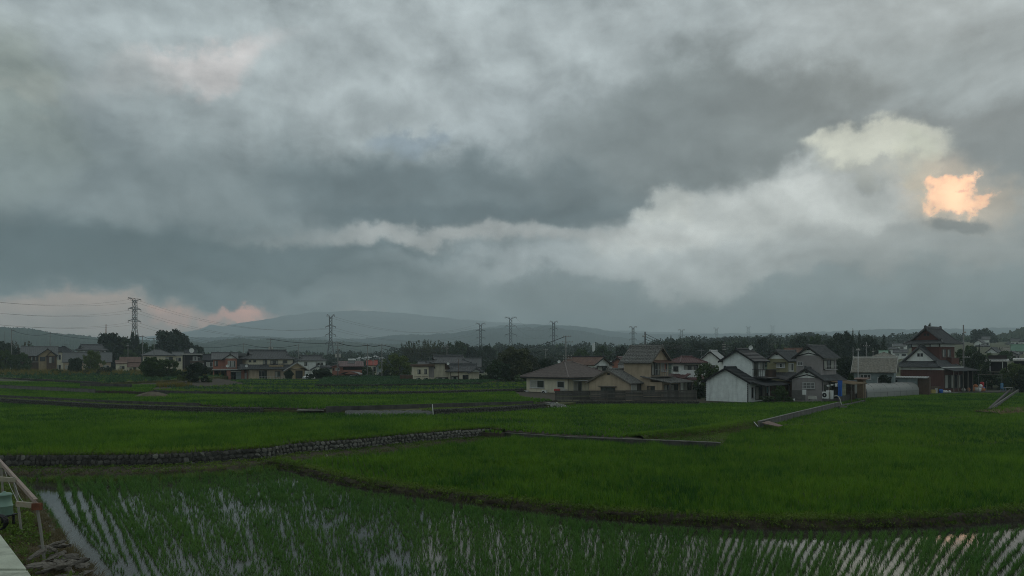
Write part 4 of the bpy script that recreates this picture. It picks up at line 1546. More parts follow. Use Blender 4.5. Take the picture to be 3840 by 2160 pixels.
for row in range(9):
    Y = 620 - row * 38
    for x in np.arange(1480, 3960, 15):
        x = x + rs.uniform(-8, 8)
        top = interp(RIDGE, x) - 5 * (x > 2450) + row * (3.2 + 3.5 * (x < 2450)) + rs.uniform(-4, 5)
        hgt = rs.uniform(7, 12) * (1.45 if rs.random() < 0.10 else 1)
        if (x > 3310 and row > 2) or (x > 3130 and row > 5):
            continue
        Yr = Y + rs.uniform(-15, 15)
        zt = H + (YH - top) / F * Yr
        pts.append(((x - 1920) / F * Yr, Yr, zt - hgt)); sc.append(hgt)
scatter('skyline_wood', pts, FT, 'dark far-off wood along the skyline behind the houses', 'wood', 0.95, 1.05, 0.03, 50, sc)
# the wooded rise under it
mb = MB()
xs = np.arange(1400, 4300, 20)
v = []
for row in range(11):
    Y = 650 - row * 38
    for x in xs:
        top = interp(RIDGE, x) + row * (3.2 + 3.5 * (x < 2450)) + max(0, min(1, (x - 3200) / 120)) * max(0, row - 2) * 14
        v.append(((x - 1920) / F * Y, Y, H + (YH - top) / F * Y - 7.5 + 0.8 * sin(x * .05)))
for x in xs:
    v.append(((x - 1920) / F * 235, 235, 0.2))
n = len(xs)
mb.add(v, [(j * n + i + 1, j * n + i, (j + 1) * n + i, (j + 1) * n + i + 1) for j in range(11) for i in range(n - 1)])
struct(mb.build('wooded_rise', wood_m))
pts, sc = [], []
for row in range(5):
    Y = 640 - row * 60
    for x in np.arange(-60, 1620, 17):
        x = x + rs.uniform(-9, 9)
        top = 1318 + row * 5 + rs.uniform(-6, 7)
        hgt = rs.uniform(7, 12)
        pts.append(((x - 1920) / F * Y, Y, H + (YH - top) / F * Y - hgt)); sc.append(hgt)
scatter('valley_wood', pts, FT, 'low dark belt of trees in the valley behind the left houses', 'wood', 0.95, 1.05, 0.03, 52, sc)
# ---------------------------------------------------------------- houses: building kit
def pm(name, c, **k):
    return mat(name, c, **k)


M = dict(
    cream=pm('cream_render', (0.62, 0.57, 0.43), var=0.12, scale=1.2, stain=0.35, stain_col=(0.25, 0.22, 0.16), streak=True),
    beige=pm('beige_render', (0.42, 0.335, 0.235), var=0.15, scale=1.0, stain=0.5, stain_col=(0.17, 0.13, 0.09), streak=True),
    ochre=pm('ochre_render', (0.38, 0.29, 0.17), var=0.15, scale=1.0, stain=0.4, stain_col=(0.16, 0.12, 0.07), streak=True),
    grey=pm('grey_render', (0.285, 0.262, 0.252), var=0.12, scale=1.0, stain=0.4, stain_col=(0.11, 0.10, 0.095), streak=True),
    white=pm('white_render', (0.76, 0.78, 0.73), var=0.10, scale=1.0, stain=0.35, stain_col=(0.28, 0.28, 0.25), streak=True),
    siding=pm('white_siding', (0.72, 0.76, 0.73), var=0.12, scale=1.5, stain=0.35, stain_col=(0.20, 0.22, 0.20), streak=True),
    dark=pm('dark_boards', (0.030, 0.024, 0.022), var=0.3, scale=2.0),
    brown=pm('brown_boards', (0.105, 0.066, 0.045), var=0.3, scale=2.0, stain=0.4),
    red=pm('red_brown_metal', (0.110, 0.048, 0.038), var=0.15, scale=1.0, stain=0.35, stain_col=(0.08, 0.035, 0.028), streak=True),
    salmon=pm('salmon_render', (0.34, 0.15, 0.105), var=0.12, scale=1.0, stain=0.3, stain_col=(0.18, 0.08, 0.06), streak=True),
    olive=pm('olive_render', (0.235, 0.22, 0.125), var=0.12, scale=1.0, stain=0.3, stain_col=(0.12, 0.11, 0.07), streak=True),
    tile=pm('grey_roof_tile', (0.078, 0.080, 0.080), rough=0.65, var=0.4, scale=2.5, stain=0.4, stain_col=(0.03, 0.03, 0.03), spec=0.35),
    oldtile=pm('mottled_roof_tile', (0.150, 0.145, 0.132), rough=0.7, var=0.75, scale=5.0, stain=0.75, stain_col=(0.030, 0.031, 0.026)),
    darktile=pm('dark_roof_tile', (0.028, 0.030, 0.032), rough=0.6, var=0.35, scale=2.5, spec=0.35),
    brontile=pm('brown_roof_tile', (0.135, 0.105, 0.092), rough=0.6, var=0.25, scale=2.0, spec=0.45),
    maroon=pm('maroon_roof', (0.090, 0.034, 0.032), rough=0.55, var=0.25, scale=1.5, spec=0.45),
    rust=pm('rusty_brown_roof', (0.150, 0.090, 0.068), rough=0.7, var=0.3, scale=1.5, stain=0.4, stain_col=(0.08, 0.05, 0.04)),
    redroof=pm('red_roof_sheet', (0.30, 0.060, 0.040), rough=0.5, var=0.2, scale=1.0),
    slate=pm('grey_slate_roof', (0.115, 0.118, 0.115), rough=0.6, var=0.25, scale=2.0),
    corr=pm('weathered_corrugated', (0.215, 0.200, 0.165), rough=0.8, var=0.4, scale=3.0, stain=0.6, stain_col=(0.10, 0.085, 0.065), streak=True),
    greenroof=pm('green_roof_sheet', (0.14, 0.24, 0.17), rough=0.5, var=0.15, scale=1.0),
    tin=pm('galvanised_sheet', (0.36, 0.37, 0.36), rough=0.5, var=0.2, scale=2.0, spec=0.5, stain=0.4, stain_col=(0.22, 0.18, 0.14)),
    teal=pm('teal_sheet', (0.21, 0.255, 0.25), rough=0.6, var=0.2, scale=1.5, stain=0.4, stain_col=(0.10, 0.10, 0.09), streak=True),
    frame=pm('bronze_frame', (0.045, 0.038, 0.034), rough=0.5, var=0.1, scale=3),
    alu=pm('aluminium_frame', (0.50, 0.50, 0.48), rough=0.4, var=0.1, scale=3),
    fascia=pm('dark_fascia', (0.035, 0.032, 0.030), rough=0.7, var=0.2, scale=2),
    trim=pm('pale_trim', (0.42, 0.41, 0.37), rough=0.8, var=0.15, scale=2, stain=0.3),
    wood=pm('grey_old_wood', (0.135, 0.118, 0.095), var=0.35, scale=4, stain=0.4),
    tan=pm('tan_board', (0.215, 0.155, 0.095), var=0.25, scale=2, stain=0.4),
    curtain=pm('pale_curtain', (0.34, 0.34, 0.30), var=0.2, scale=6),
    whitep=pm('white_plastic', (0.70, 0.71, 0.68), rough=0.5, var=0.08, scale=3, stain=0.25),
    blue=pm('blue_tarp', (0.030, 0.130, 0.46), rough=0.5, var=0.25, scale=3),
    blackp=pm('black_plastic', (0.012, 0.012, 0.013), rough=0.5, var=0.2, scale=3),
    steel=pm('painted_steel', (0.22, 0.22, 0.21), rough=0.5, var=0.15, scale=4, stain=0.3),
    concp=pm('pole_concrete', (0.23, 0.225, 0.21), var=0.15, scale=3, stain=0.3),
    orange=pm('orange_plastic', (0.42, 0.17, 0.07), var=0.25, scale=6),
    crimson=pm('red_plastic', (0.46, 0.035, 0.035), rough=0.4, var=0.1, scale=3),
    yellow=pm('yellow_plastic', (0.42, 0.33, 0.09), rough=0.5, var=0.1, scale=3),
)


def glass_mat():
    m = bpy.data.materials.new('window_glass')
    m.use_nodes = True
    nt = m.node_tree
    b = nt.nodes['Principled BSDF']
    b.inputs['Roughness'].default_value = 0.12
    b.inputs['Specular IOR Level'].default_value = 0.6
    oi = nt.nodes.new('ShaderNodeObjectInfo')
    cr = nt.nodes.new('ShaderNodeValToRGB')
    cr.color_ramp.elements[0].color = (0.012, 0.014, 0.015, 1)
    cr.color_ramp.elements[1].color = (0.075, 0.078, 0.070, 1)
    nt.links.new(oi.outputs['Random'], cr.inputs[0])
    nt.links.new(cr.outputs[0], b.inputs['Base Color'])
    return m


glass_m = glass_mat()


class House:
    """a building whose local frame stands at a wall corner; sizes are read off the photograph in pixels.
    v is the angle between the front wall and the line of sight (positive: the right-hand side shows)."""

    def __init__(self, name, label, px, base, Y, v=0.0, group=None, cat='house'):
        az = atan((px - 1920) / F)
        self.s = Y / F
        self.v = R(v)
        self.cv = cos(self.v)
        self.sv = max(0.15, abs(sin(self.v)))
        x, y, z = D(px, base, Y)
        self.root = empty(name, label, cat, (x, y, z), -(az + self.v), group)
        self.ca = cos(az)
        self.px, self.base = px, base

    def X(self, px):
        return (px - self.px) * self.s * self.ca / self.cv

    def Dp(self, dpx):
        return abs(dpx) * self.s * self.ca / self.sv

    def Z(self, py):
        return (self.base - py) * self.s

    def add(self, name, mb, m, parent=None, smooth=False):
        return mb.build(name, m, parent or self.root, smooth)

    def box(self, name, x0, x1, y0, y1, z0, z1, m, parent=None):
        return self.add(name, MB().box(x0, x1, y0, y1, z0, z1), m, parent)

    def at(self, face, u, w, d):
        """local point: u along the wall, w height, d out of the wall; face = (kind, plane)"""
        k, p = face
        return {'F': (u, p - d, w), 'R': (p + d, u, w), 'L': (p - d, u, w)}[k]

    def fbox(self, mb, face, u0, u1, w0, w1, d0, d1):
        a = self.at(face, u0, w0, d0); b = self.at(face, u1, w1, d1)
        lo = [min(i, j) for i, j in zip(a, b)]; hi = [max(i, j) for i, j in zip(a, b)]
        return mb.box(lo[0], hi[0], lo[1], hi[1], lo[2], hi[2])

    def window(self, face, u0, u1, w0, w1, panes=2, m=None, curtain=False, sill=True, name='window', bars=0):
        m = m or M['frame']
        t = max(0.05, min(0.09, (u1 - u0) * 0.07))
        mb = MB()
        self.fbox(mb, face, u0, u1, w0, w0 + t, -0.02, 0.07)
        self.fbox(mb, face, u0, u1, w1 - t, w1, -0.02, 0.07)
        self.fbox(mb, face, u0, u0 + t, w0 + t, w1 - t, -0.02, 0.068)
        self.fbox(mb, face, u1 - t, u1, w0 + t, w1 - t, -0.02, 0.068)
        pw = (u1 - u0) / panes
        for k in range(1, panes):
            self.fbox(mb, face, u0 + k * pw - t / 2, u0 + k * pw + t / 2, w0 + t, w1 - t, -0.02, 0.065)
        if sill:
            self.fbox(mb, face, u0 - 0.06, u1 + 0.06, w0 - 0.06, w0 - 0.002, -0.02, 0.14)
        f = mb.build(name, m, self.root)
        for k in range(panes):
            g = MB()
            self.fbox(g, face, u0 + k * pw + t * 0.5, u0 + (k + 1) * pw - t * 0.5, w0 + t * 0.9, w1 - t * 0.9, 0.005, 0.02)
            g.build('pane', M['curtain'] if (curtain and k % 2 == 0) else glass_m, f)
        if bars:
            g = MB()
            for k in range(bars):
                u = u0 + (k + 0.5) * (u1 - u0) / bars
                self.fbox(g, face, u - 0.015, u + 0.015, w0, w1, 0.16, 0.19)
            for w in (w0, (w0 + w1) / 2, w1):
                self.fbox(g, face, u0 - 0.05, u1 + 0.05, w - 0.025, w + 0.025, 0.15, 0.20)
            g.build('window_grille', M['alu'], f)
        return f

    # ---- roofs
    def plane(self, mb, poly, t=0.14, rib=None, course=None, h=0.05):
        """roof plane (first edge = eave) with thickness, ribs up the slope or courses along it"""
        P = [Vector(p) for p in poly]
        nrm = Vector((0, 0, 0))
        for i in range(len(P)):
            nrm += (P[i] - P[0]).cross(P[(i + 1) % len(P)] - P[0])
        if nrm.z < 0:
            P = [P[1], P[0]] + list(reversed(P[2:]))
            nrm = -nrm
        nrm.normalize()
        mb.slab(P, t)
        e = (P[1] - P[0]).normalized()
        up = nrm.cross(e).normalized()
        if up.z < 0:
            up = -up
        U = [(p - P[0]).dot(e) for p in P]
        V = [(p - P[0]).dot(up) for p in P]

        def span(c, A, B):
            vals = []
            for i in range(len(P)):
                j = (i + 1) % len(P)
                a0, a1 = A[i], A[j]
                if (a0 - c) * (a1 - c) <= 0 and abs(a0 - a1) > 1e-9:
                    tt = (c - a0) / (a1 - a0)
                    vals.append(B[i] + (B[j] - B[i]) * tt)
            return (min(vals), max(vals)) if len(vals) >= 2 else None
        if rib:
            n = int((max(U) - min(U)) / rib)
            for k in range(n + 1):
                u = min(U) + (k + 0.5) * rib
                sp = span(u, U, V)
                if not sp or sp[1] - sp[0] < 0.15:
                    continue
                w = rib * 0.22
                a = P[0] + e * u + up * sp[0]; b = P[0] + e * u + up * sp[1]
                mb.add([a - e * w, a + e * w, a + nrm * h, b - e * w, b + e * w, b + nrm * h],
                       [(0, 2, 5, 3), (1, 4, 5, 2), (0, 1, 2), (3, 5, 4)])
        if course:
            n = int((max(V) - min(V)) / course)
            for k in range(n + 1):
                vv = min(V) + k * course + 0.01
                sp = span(vv, V, U)
                if not sp or sp[1] - sp[0] < 0.15:
                    continue
                a = P[0] + up * vv + e * sp[0]; b = P[0] + up * vv + e * sp[1]
                c2 = up * course * 0.9
                sp2 = span(min(vv + course * 0.9, max(V) - 1e-4), V, U) or sp
                a2 = P[0] + up * (vv + course * 0.9) + e * sp2[0]; b2 = P[0] + up * (vv + course * 0.9) + e * sp2[1]
                mb.add([a, b, a + nrm * h, b + nrm * h, a2 + nrm * 0.004, b2 + nrm * 0.004],
                       [(0, 1, 3, 2), (2, 3, 5, 4)])

    def ridge(self, roof, a, b, m, w=0.30, h=0.22, ends=True):
        A, B = Vector(a), Vector(b)
        d = (B - A).normalized()
        sdir = d.cross(Vector((0, 0, 1))).normalized()
        up = sdir.cross(d).normalized()
        mb = MB()
        prof = [(-w / 2, -0.08), (-w * 0.42, h * 0.6), (0, h), (w * 0.42, h * 0.6), (w / 2, -0.08)]
        v = [p + sdir * x + up * z for p in (A, B) for x, z in prof]
        f = [(i, i + 1, 6 + i, 5 + i) for i in range(4)] + [(0, 4, 9, 5), (4, 3, 2, 1, 0), (5, 6, 7, 8, 9)]
        mb.add(v, f)
        if ends:
            for p, s in ((A, -1), (B, 1)):
                q = p + d * s * 0.06
                r = MB()
                mb.add([q + sdir * x * 1.2 + up * z for x, z in ((-w / 2, -0.1), (w / 2, -0.1), (w * 0.4, h * 1.1), (0, h * 1.35), (-w * 0.4, h * 1.1))] +
                       [q - d * s * 0.14 + sdir * x * 1.2 + up * z for x, z in ((-w / 2, -0.1), (w / 2, -0.1), (w * 0.4, h * 1.1), (0, h * 1.35), (-w * 0.4, h * 1.1))],
                       [(0, 1, 2, 3, 4), (9, 8, 7, 6, 5), (0, 5, 6, 1), (1, 6, 7, 2), (2, 7, 8, 3), (3, 8, 9, 4), (4, 9, 5, 0)])
        return mb.build('ridge_cap', m, roof)

    def gable(self, x0, x1, y0, y1, ze, zr, axis, m, wallm=None, over=0.5, gover=0.4, rib=None, course=None, rm=None, rx=None, cap=True, fascia=None, t=0.14, gablem=None):
        """gable roof over the rectangle; ridge along axis; rx shifts the ridge across the span"""
        mb = MB()
        if axis == 'y':
            c = (x0 + x1) / 2 if rx is None else rx
            sl, sr = (zr - ze) / (c - x0), (zr - ze) / (x1 - c)
            ya, yb = y0 - gover, y1 + gover
            self.plane(mb, [(x0 - over, yb, ze - over * sl), (x0 - over, ya, ze - over * sl), (c, ya, zr), (c, yb, zr)], t, rib, course)
            self.plane(mb, [(x1 + over, ya, ze - over * sr), (x1 + over, yb, ze - over * sr), (c, yb, zr), (c, ya, zr)], t, rib, course)
            a, b = (c, ya, zr), (c, yb, zr)
            tri = [((x0, y, ze), (x1, y, ze), (c, y, zr - 0.10)) for y in (y0 + 0.003, y1 - 0.003)]
        else:
            c = (y0 + y1) / 2 if rx is None else rx
            sl, sr = (zr - ze) / (c - y0), (zr - ze) / (y1 - c)
            xa, xb = x0 - gover, x1 + gover
            self.plane(mb, [(xa, y0 - over, ze - over * sl), (xb, y0 - over, ze - over * sl), (xb, c, zr), (xa, c, zr)], t, rib, course)
            self.plane(mb, [(xb, y1 + over, ze - over * sr), (xa, y1 + over, ze - over * sr), (xa, c, zr), (xb, c, zr)], t, rib, course)
            a, b = (xa, c, zr), (xb, c, zr)
            tri = [((x, y0, ze), (x, y1, ze), (x, c, zr - 0.10)) for x in (x0 + 0.003, x1 - 0.003)]
        roof = self.add('roof', mb, m)
        if cap:
            self.ridge(roof, a, b, rm or m)
        if wallm or gablem:
            for tr in tri:
                g = MB()
                n = (0, 0.08, 0) if axis == 'y' else (0.08, 0, 0)
                sgn = 1 if tr is tri[0] else -1
                q = [tuple(p[i] + n[i] * sgn for i in range(3)) for p in tr]
                g.add(list(tr) + q, [(0, 1, 2), (5, 4, 3), (0, 3, 4, 1), (1, 4, 5, 2), (2, 5, 3, 0)])
                self.add('gable', g, gablem or wallm)
        if fascia:
            if axis == 'y':
                for xe, se in ((x0 - over, sl), (x1 + over, sr)):
                    for y in (ya, yb):
                        fb = MB()
                        A = Vector((xe, y, ze - over * se)); B = Vector((c, y, zr))
                        o = -0.03 if y == ya else 0.03
                        fb.add([A + Vector((0, o, 0.02)), B + Vector((0, o, 0.02)), B + Vector((0, o, -0.26)), A + Vector((0, o, -0.22)),
                                A + Vector((0, -o, 0.02)), B + Vector((0, -o, 0.02)), B + Vector((0, -o, -0.26)), A + Vector((0, -o, -0.22))],
                               [(0, 1, 2, 3), (7, 6, 5, 4), (0, 4, 5, 1), (3, 2, 6, 7), (0, 3, 7, 4), (1, 5, 6, 2)])
                        fb.build('fascia', fascia, roof)
            else:
                for ye, se in ((y0 - over, sl), (y1 + over, sr)):
                    for x in (xa, xb):
                        fb = MB()
                        A = Vector((x, ye, ze - over * se)); B = Vector((x, c, zr))
                        o = -0.03 if x == xa else 0.03
                        fb.add([A + Vector((o, 0, 0.02)), B + Vector((o, 0, 0.02)), B + Vector((o, 0, -0.26)), A + Vector((o, 0, -0.22)),
                                A + Vector((-o, 0, 0.02)), B + Vector((-o, 0, 0.02)), B + Vector((-o, 0, -0.26)), A + Vector((-o, 0, -0.22))],
                               [(0, 1, 2, 3), (7, 6, 5, 4), (0, 4, 5, 1), (3, 2, 6, 7), (0, 3, 7, 4), (1, 5, 6, 2)])
                        fb.build('fascia', fascia, roof)
        return roof

    def hip(self, x0, x1, y0, y1, ze, zr, m, over=0.5, rib=None, course=None, rm=None, axis=None, run=None, eave=None):
        X0, X1, Y0, Y1 = x0 - over, x1 + over, y0 - over, y1 + over
        w, d = X1 - X0, Y1 - Y0
        axis = axis or ('x' if w >= d else 'y')
        mb = MB()
        if axis == 'x':
            k = run if run is not None else min(d / 2, w / 2 - 0.05)
            c = (Y0 + Y1) / 2
            a, b = (X0 + k, c, zr), (X1 - k, c, zr)
            self.plane(mb, [(X0, Y0, ze), (X1, Y0, ze), b, a], 0.14, rib, course)
            self.plane(mb, [(X1, Y1, ze), (X0, Y1, ze), a, b], 0.14, rib, course)
            self.plane(mb, [(X1, Y0, ze), (X1, Y1, ze), b], 0.14, rib, course)
            self.plane(mb, [(X0, Y1, ze), (X0, Y0, ze), a], 0.14, rib, course)
            hips = [((X0, Y0, ze), a), ((X0, Y1, ze), a), ((X1, Y0, ze), b), ((X1, Y1, ze), b)]
        else:
            k = run if run is not None else min(w / 2, d / 2 - 0.05)
            c = (X0 + X1) / 2
            a, b = (c, Y0 + k, zr), (c, Y1 - k, zr)
            self.plane(mb, [(X0, Y0, ze), (X1, Y0, ze), a], 0.14, rib, course)
            self.plane(mb, [(X1, Y1, ze), (X0, Y1, ze), b], 0.14, rib, course)
            self.plane(mb, [(X1, Y0, ze), (X1, Y1, ze), b, a], 0.14, rib, course)
            self.plane(mb, [(X0, Y1, ze), (X0, Y0, ze), a, b], 0.14, rib, course)
            hips = [((X0, Y0, ze), a), ((X1, Y0, ze), a), ((X0, Y1, ze), b), ((X1, Y1, ze), b)]
        roof = self.add('roof', mb, m)
        if (Vector(a) - Vector(b)).length > 0.3:
            self.ridge(roof, a, b, rm or m, 0.28, 0.2)
        for p, q in hips:
            self.ridge(roof, p, q, rm or m, 0.22, 0.13, ends=False)
        e = MB()
        th = 0.12
        e.box(X0, X1, Y0 - 0.03, Y0 + 0.03, ze - 0.24, ze - 0.06)
        e.box(X0 - 0.03, X0 + 0.03, Y0 + 0.035, Y1, ze - 0.24, ze - 0.06)
        e.box(X1 - 0.03, X1 + 0.03, Y0 + 0.035, Y1, ze - 0.24, ze - 0.06)
        e.build('gutter', eave or M['fascia'], roof)
        return roof

    def irimoya(self, x0, x1, y0, y1, ze, zt, zr, k, m, rib=0.3, rm=None, over=0.7, axis='x', gablem=None, vent=True):
        """hip-and-gable roof: hipped skirt up to zt, gables standing k inside the eaves, ridge at zr"""
        X0, X1, Y0, Y1 = x0 - over, x1 + over, y0 - over, y1 + over
        sw = axis == 'y'
        if sw:
            X0, X1, Y0, Y1 = Y0, Y1, X0, X1
        P = (lambda a, b, c: (b, a, c)) if sw else (lambda a, b, c: (a, b, c))
        c = (Y0 + Y1) / 2
        f = (zt - ze) / (zr - ze)
        yk = (c - Y0) * f
        mb = MB()
        o = 0.35
        for sgn, ye in ((1, Y0), (-1, Y1)):
            q = ye + sgn * yk
            self.plane(mb, [P(X0, ye, ze), P(X1, ye, ze), P(X1 - k, q, zt), P(X0 + k, q, zt)], 0.14, rib)
            self.plane(mb, [P(X0 + k - o, q, zt), P(X1 - k + o, q, zt), P(X1 - k + o, c, zr), P(X0 + k - o, c, zr)], 0.14, rib)
        for sgn, xe in ((1, X0), (-1, X1)):
            self.plane(mb, [P(xe, Y0, ze), P(xe, Y1, ze), P(xe + sgn * (k + 0.25), Y1 - yk, zt + 0.02), P(xe + sgn * (k + 0.25), Y0 + yk, zt + 0.02)], 0.14, rib)
        roof = self.add('roof', mb, m)
        rm = rm or m
        self.ridge(roof, P(X0 + k - o, c, zr), P(X1 - k + o, c, zr), rm, 0.42, 0.42)
        for xe, sgn in ((X0, 1), (X1, -1)):
            for ye, q in ((Y0, Y0 + yk), (Y1, Y1 - yk)):
                self.ridge(roof, P(xe, ye, ze), P(xe + sgn * k, q, zt), rm, 0.26, 0.18)
                self.ridge(roof, P(xe + sgn * (k - o), q, zt), P(xe + sgn * (k - o), c, zr), rm, 0.26, 0.2, ends=False)
        for xe, sgn in ((X0, 1), (X1, -1)):
            g = MB()
            xx = xe + sgn * (k + 0.1)
            A, B, C_ = P(xx, Y0 + yk + 0.2, zt), P(xx, Y1 - yk - 0.2, zt), P(xx, c, zr - 0.15)
            x2 = xe + sgn * (k + 0.25)
            A2, B2, C2 = P(x2, Y0 + yk + 0.2, zt), P(x2, Y1 - yk - 0.2, zt), P(x2, c, zr - 0.15)
            g.add([A, B, C_, A2, B2, C2], [(0, 1, 2), (5, 4, 3), (0, 3, 4, 1), (1, 4, 5, 2), (2, 5, 3, 0)])
            self.add('gable', g, gablem or M['trim'])
        if vent:
            vb = MB()
            for xe, sgn in ((X0, 1), (X1, -1)):
                xx = xe + sgn * (k + 0.06)
                for a in (-0.28, 0.28):
                    p = P(xx, c + a - 0.2, zt + (zr - zt) * 0.32); q = P(xx + sgn * 0.05, c + a + 0.2, zt + (zr - zt) * 0.56)
                    lo = [min(i, j) for i, j in zip(p, q)]; hi = [max(i, j) for i, j in zip(p, q)]
                    vb.box(lo[0], hi[0], lo[1], hi[1], lo[2], hi[2])
            self.add('gable_vent', vb, M['blackp'])
        return roof

    def shed_roof(self, x0, x1, y0, y1, zf, zb, m, rib=None, t=0.10, name='roof', course=None, side=None):
        """single slope; zf height at the front edge, zb at the back (side='x': left and right instead)"""
        mb = MB()
        if side == 'x':
            self.plane(mb, [(x0, y1, zf), (x0, y0, zf), (x1, y0, zb), (x1, y1, zb)] if zb > zf else [(x1, y0, zb), (x1, y1, zb), (x0, y1, zf), (x0, y0, zf)], t, rib, course)
        else:
            self.plane(mb, [(x0, y0, zf), (x1, y0, zf), (x1, y1, zb), (x0, y1, zb)] if zb > zf else [(x1, y1, zb), (x0, y1, zb), (x0, y0, zf), (x1, y0, zf)], t, rib, course)
        return self.add(name, mb, m)

    def boards(self, face, u0, u1, w0, w1, step, m, top=None):
        """lapped siding boards, each its own piece; top(u) limits the height under a gable"""
        n = int(round((w1 - w0) / step))
        for k in range(n):
            a = w0 + k * step; b = a + step * 0.985
            if top:
                us = [u for u in np.linspace(u0, u1, 60) if top(u) >= b]
                if len(us) < 2:
                    break
                ua, ub = us[0], us[-1]
            else:
                ua, ub = u0, u1
            p = [self.at(face, ua, a, 0.06), self.at(face, ub, a, 0.06), self.at(face, ub, b, 0.008), self.at(face, ua, b, 0.008),
                 self.at(face, ua, a, -0.01), self.at(face, ub, a, -0.01), self.at(face, ub, b, -0.01), self.at(face, ua, b, -0.01)]
            self.add('siding_board', MB().add(p, [(0, 1, 2, 3), (7, 6, 5, 4), (0, 4, 5, 1), (2, 6, 7, 3), (0, 3, 7, 4), (1, 5, 6, 2)]), m)

    def rail(self, name, x0, x1, y, z0, z1, m, n=8, side=None, y1=None):
        mb = MB()
        mb.box(x0, x1, y - 0.03, y + 0.03, z1 - 0.05, z1)
        mb.box(x0, x1, y - 0.03, y + 0.03, z0, z0 + 0.05)
        for k in range(n + 1):
            x = x0 + (x1 - x0) * k / n
            mb.box(x - 0.02, x + 0.02, y - 0.02, y + 0.02, z0 + 0.05, z1 - 0.05)
        if y1 is not None:
            for x in (x0, x1):
                mb.box(x - 0.03, x + 0.03, y + 0.03, y1, z1 - 0.05, z1 - 0.002)
        return self.add(name, mb, m)

    def pipe(self, x, y, z0, z1, m=None, r=0.045, name='downpipe'):
        return self.add(name, MB().tube([(x, y, z0), (x, y, z1)], r, 6), m or M['fascia'])
# ---------------------------------------------------------------- the houses on the right
def hip_house():
    h = House('house', 'single storey cream house with grey brown hipped roof left of the plank fence', 2130, 1482, 112, 40)
    W, Dp, e, r = h.X(1966), h.Dp(150), h.Z(1416), h.Z(1359)
    Dp = 10.6
    h.box('wall', W, 0, 0, Dp, -0.5, e, M['cream'])
    h.box('plinth', W - 0.03, 0.03, -0.03, Dp + 0.03, -0.6, 0.28, M['trim'])
    h.hip(W, 0, 0, Dp, e + 0.02, r, M['brontile'], over=0.75, course=0.26, rib=None, eave=M['fascia'])
    f = ('F', 0.0)
    h.window(f, h.X(1981), h.X(2039), h.Z(1459), h.Z(1429), 2, M['alu'], True)
    h.window(f, h.X(2089), h.X(2117), h.Z(1456), h.Z(1430), 1, M['alu'])
    r_ = ('R', 0.0)
    h.window(r_, 1.3, 3.3, 0.2, 2.1, 2, M['alu'], True, sill=False, name='door')
    h.box('awning', 0.02, 1.3, 0.8, 5.2, 2.14, 2.22, M['tin'])
    h.window(r_, 5.0, 6.6, 0.9, 2.0, 2, M['alu'])
    h.pipe(0.06, -0.06, 0, e - 0.1)
    return h


HIP = hip_house()


def beige_house():
    h = House('house', 'old beige plastered house with mottled tile roofs behind the plank fence', 2359, 1500, 102, 33)
    s = h.s
    # single storey gabled wing
    W, e, r, Dp = h.X(2202), h.Z(1432), h.Z(1387), 6.2
    h.box('wall', W, 0, 0, Dp, -0.5, e, M['beige'])
    h.gable(W, 0, 0, Dp, e, r, 'y', M['oldtile'], M['beige'], over=0.45, gover=0.35, rib=0.30, fascia=M['wood'])
    h.box('gable_vent', W / 2 - 0.2, W / 2 + 0.2, -0.04, 0.02, r - 0.75, r - 0.5, M['blackp'])
    h.box('window_hood', h.X(2243), h.X(2312), -0.35, 0.02, h.Z(1453), h.Z(1450), M['wood'])
    h.window(('F', 0.0), h.X(2250), h.X(2306), 0.2, h.Z(1455), 3, M['frame'])
    h.window(('R', 0.0), 0.5, 3.2, 1.0, 2.2, 2, M['alu'], True)
    # two storey block behind
    x1, y0 = 1.5, 3.1
    x0, y1 = x1 - 4.4, y0 + 4.9
    e2, r2 = 5.55, 7.45
    h.box('upper_wall', x0, x1, y0, y1, -0.5, e2, M['beige'])
    h.gable(x0, x1, y0, y1, e2, r2, 'x', M['oldtile'], M['beige'], over=0.55, gover=0.50, rib=0.30, course=0.33, fascia=M['wood'])
    R_ = ('R', x1)
    h.window(R_, y0 + 0.25, y0 + 2.5, 3.35, 5.15, 3, M['frame'], True, sill=False)
    h.window(R_, y0 + 2.8, y1 - 0.4, 3.9, 5.1, 2, M['alu'], True)
    h.box('shutter_panel', x1, x1 + 0.06, y1 - 1.3, y1 - 0.8, 3.7, 5.0, M['salmon'])
    aw = MB()
    h.plane(aw, [(x1 + 1.1, y0 - 0.1, 5.15), (x1 + 1.1, y1 + 0.2, 5.15), (x1, y1 + 0.2, 5.45), (x1, y0 - 0.1, 5.45)], 0.04, 0.25)
    h.add('awning', aw, M['rust'])
    rb = MB()
    for k in range(9):
        y = y0 + 0.1 + k * (y1 - y0 - 0.2) / 8
        rb.box(x1 + 0.75, x1 + 0.79, y - 0.02, y + 0.02, 3.25, 4.15)
    rb.box(x1 + 0.73, x1 + 0.81, y0, y1, 4.15, 4.21)
    h.add('railing', rb, M['steel'])
    h.box('balcony_floor', x1, x1 + 0.85, y0, y1, 3.1, 3.22, M['wood'])
    # lean-to
    h.box('lean_to_wall', 0.0, 3.3, y0 + 0.02, y1, -0.5, 2.45, M['beige'])
    h.shed_roof(0.15, 5.0, y0 - 0.55, y1 + 1.2, 3.25, 2.45, M['oldtile'], rib=0.3, side='x', name='lean_to_roof')
    h.window(('F', y0 + 0.02), 1.0, 2.2, 1.0, 1.9, 2, M['frame'])
    h.window(('R', 3.3), y0 + 0.5, y1 - 0.5, 0.2, 2.1, 4, M['frame'], True, sill=False, name='glazed_door')
    for y in (y0 - 0.3, y0 + 2.4, y1 + 0.9):
        h.box('post', 4.7, 4.82, y, y + 0.12, -0.5, 2.4, M['wood'])
    return h


beige_house()


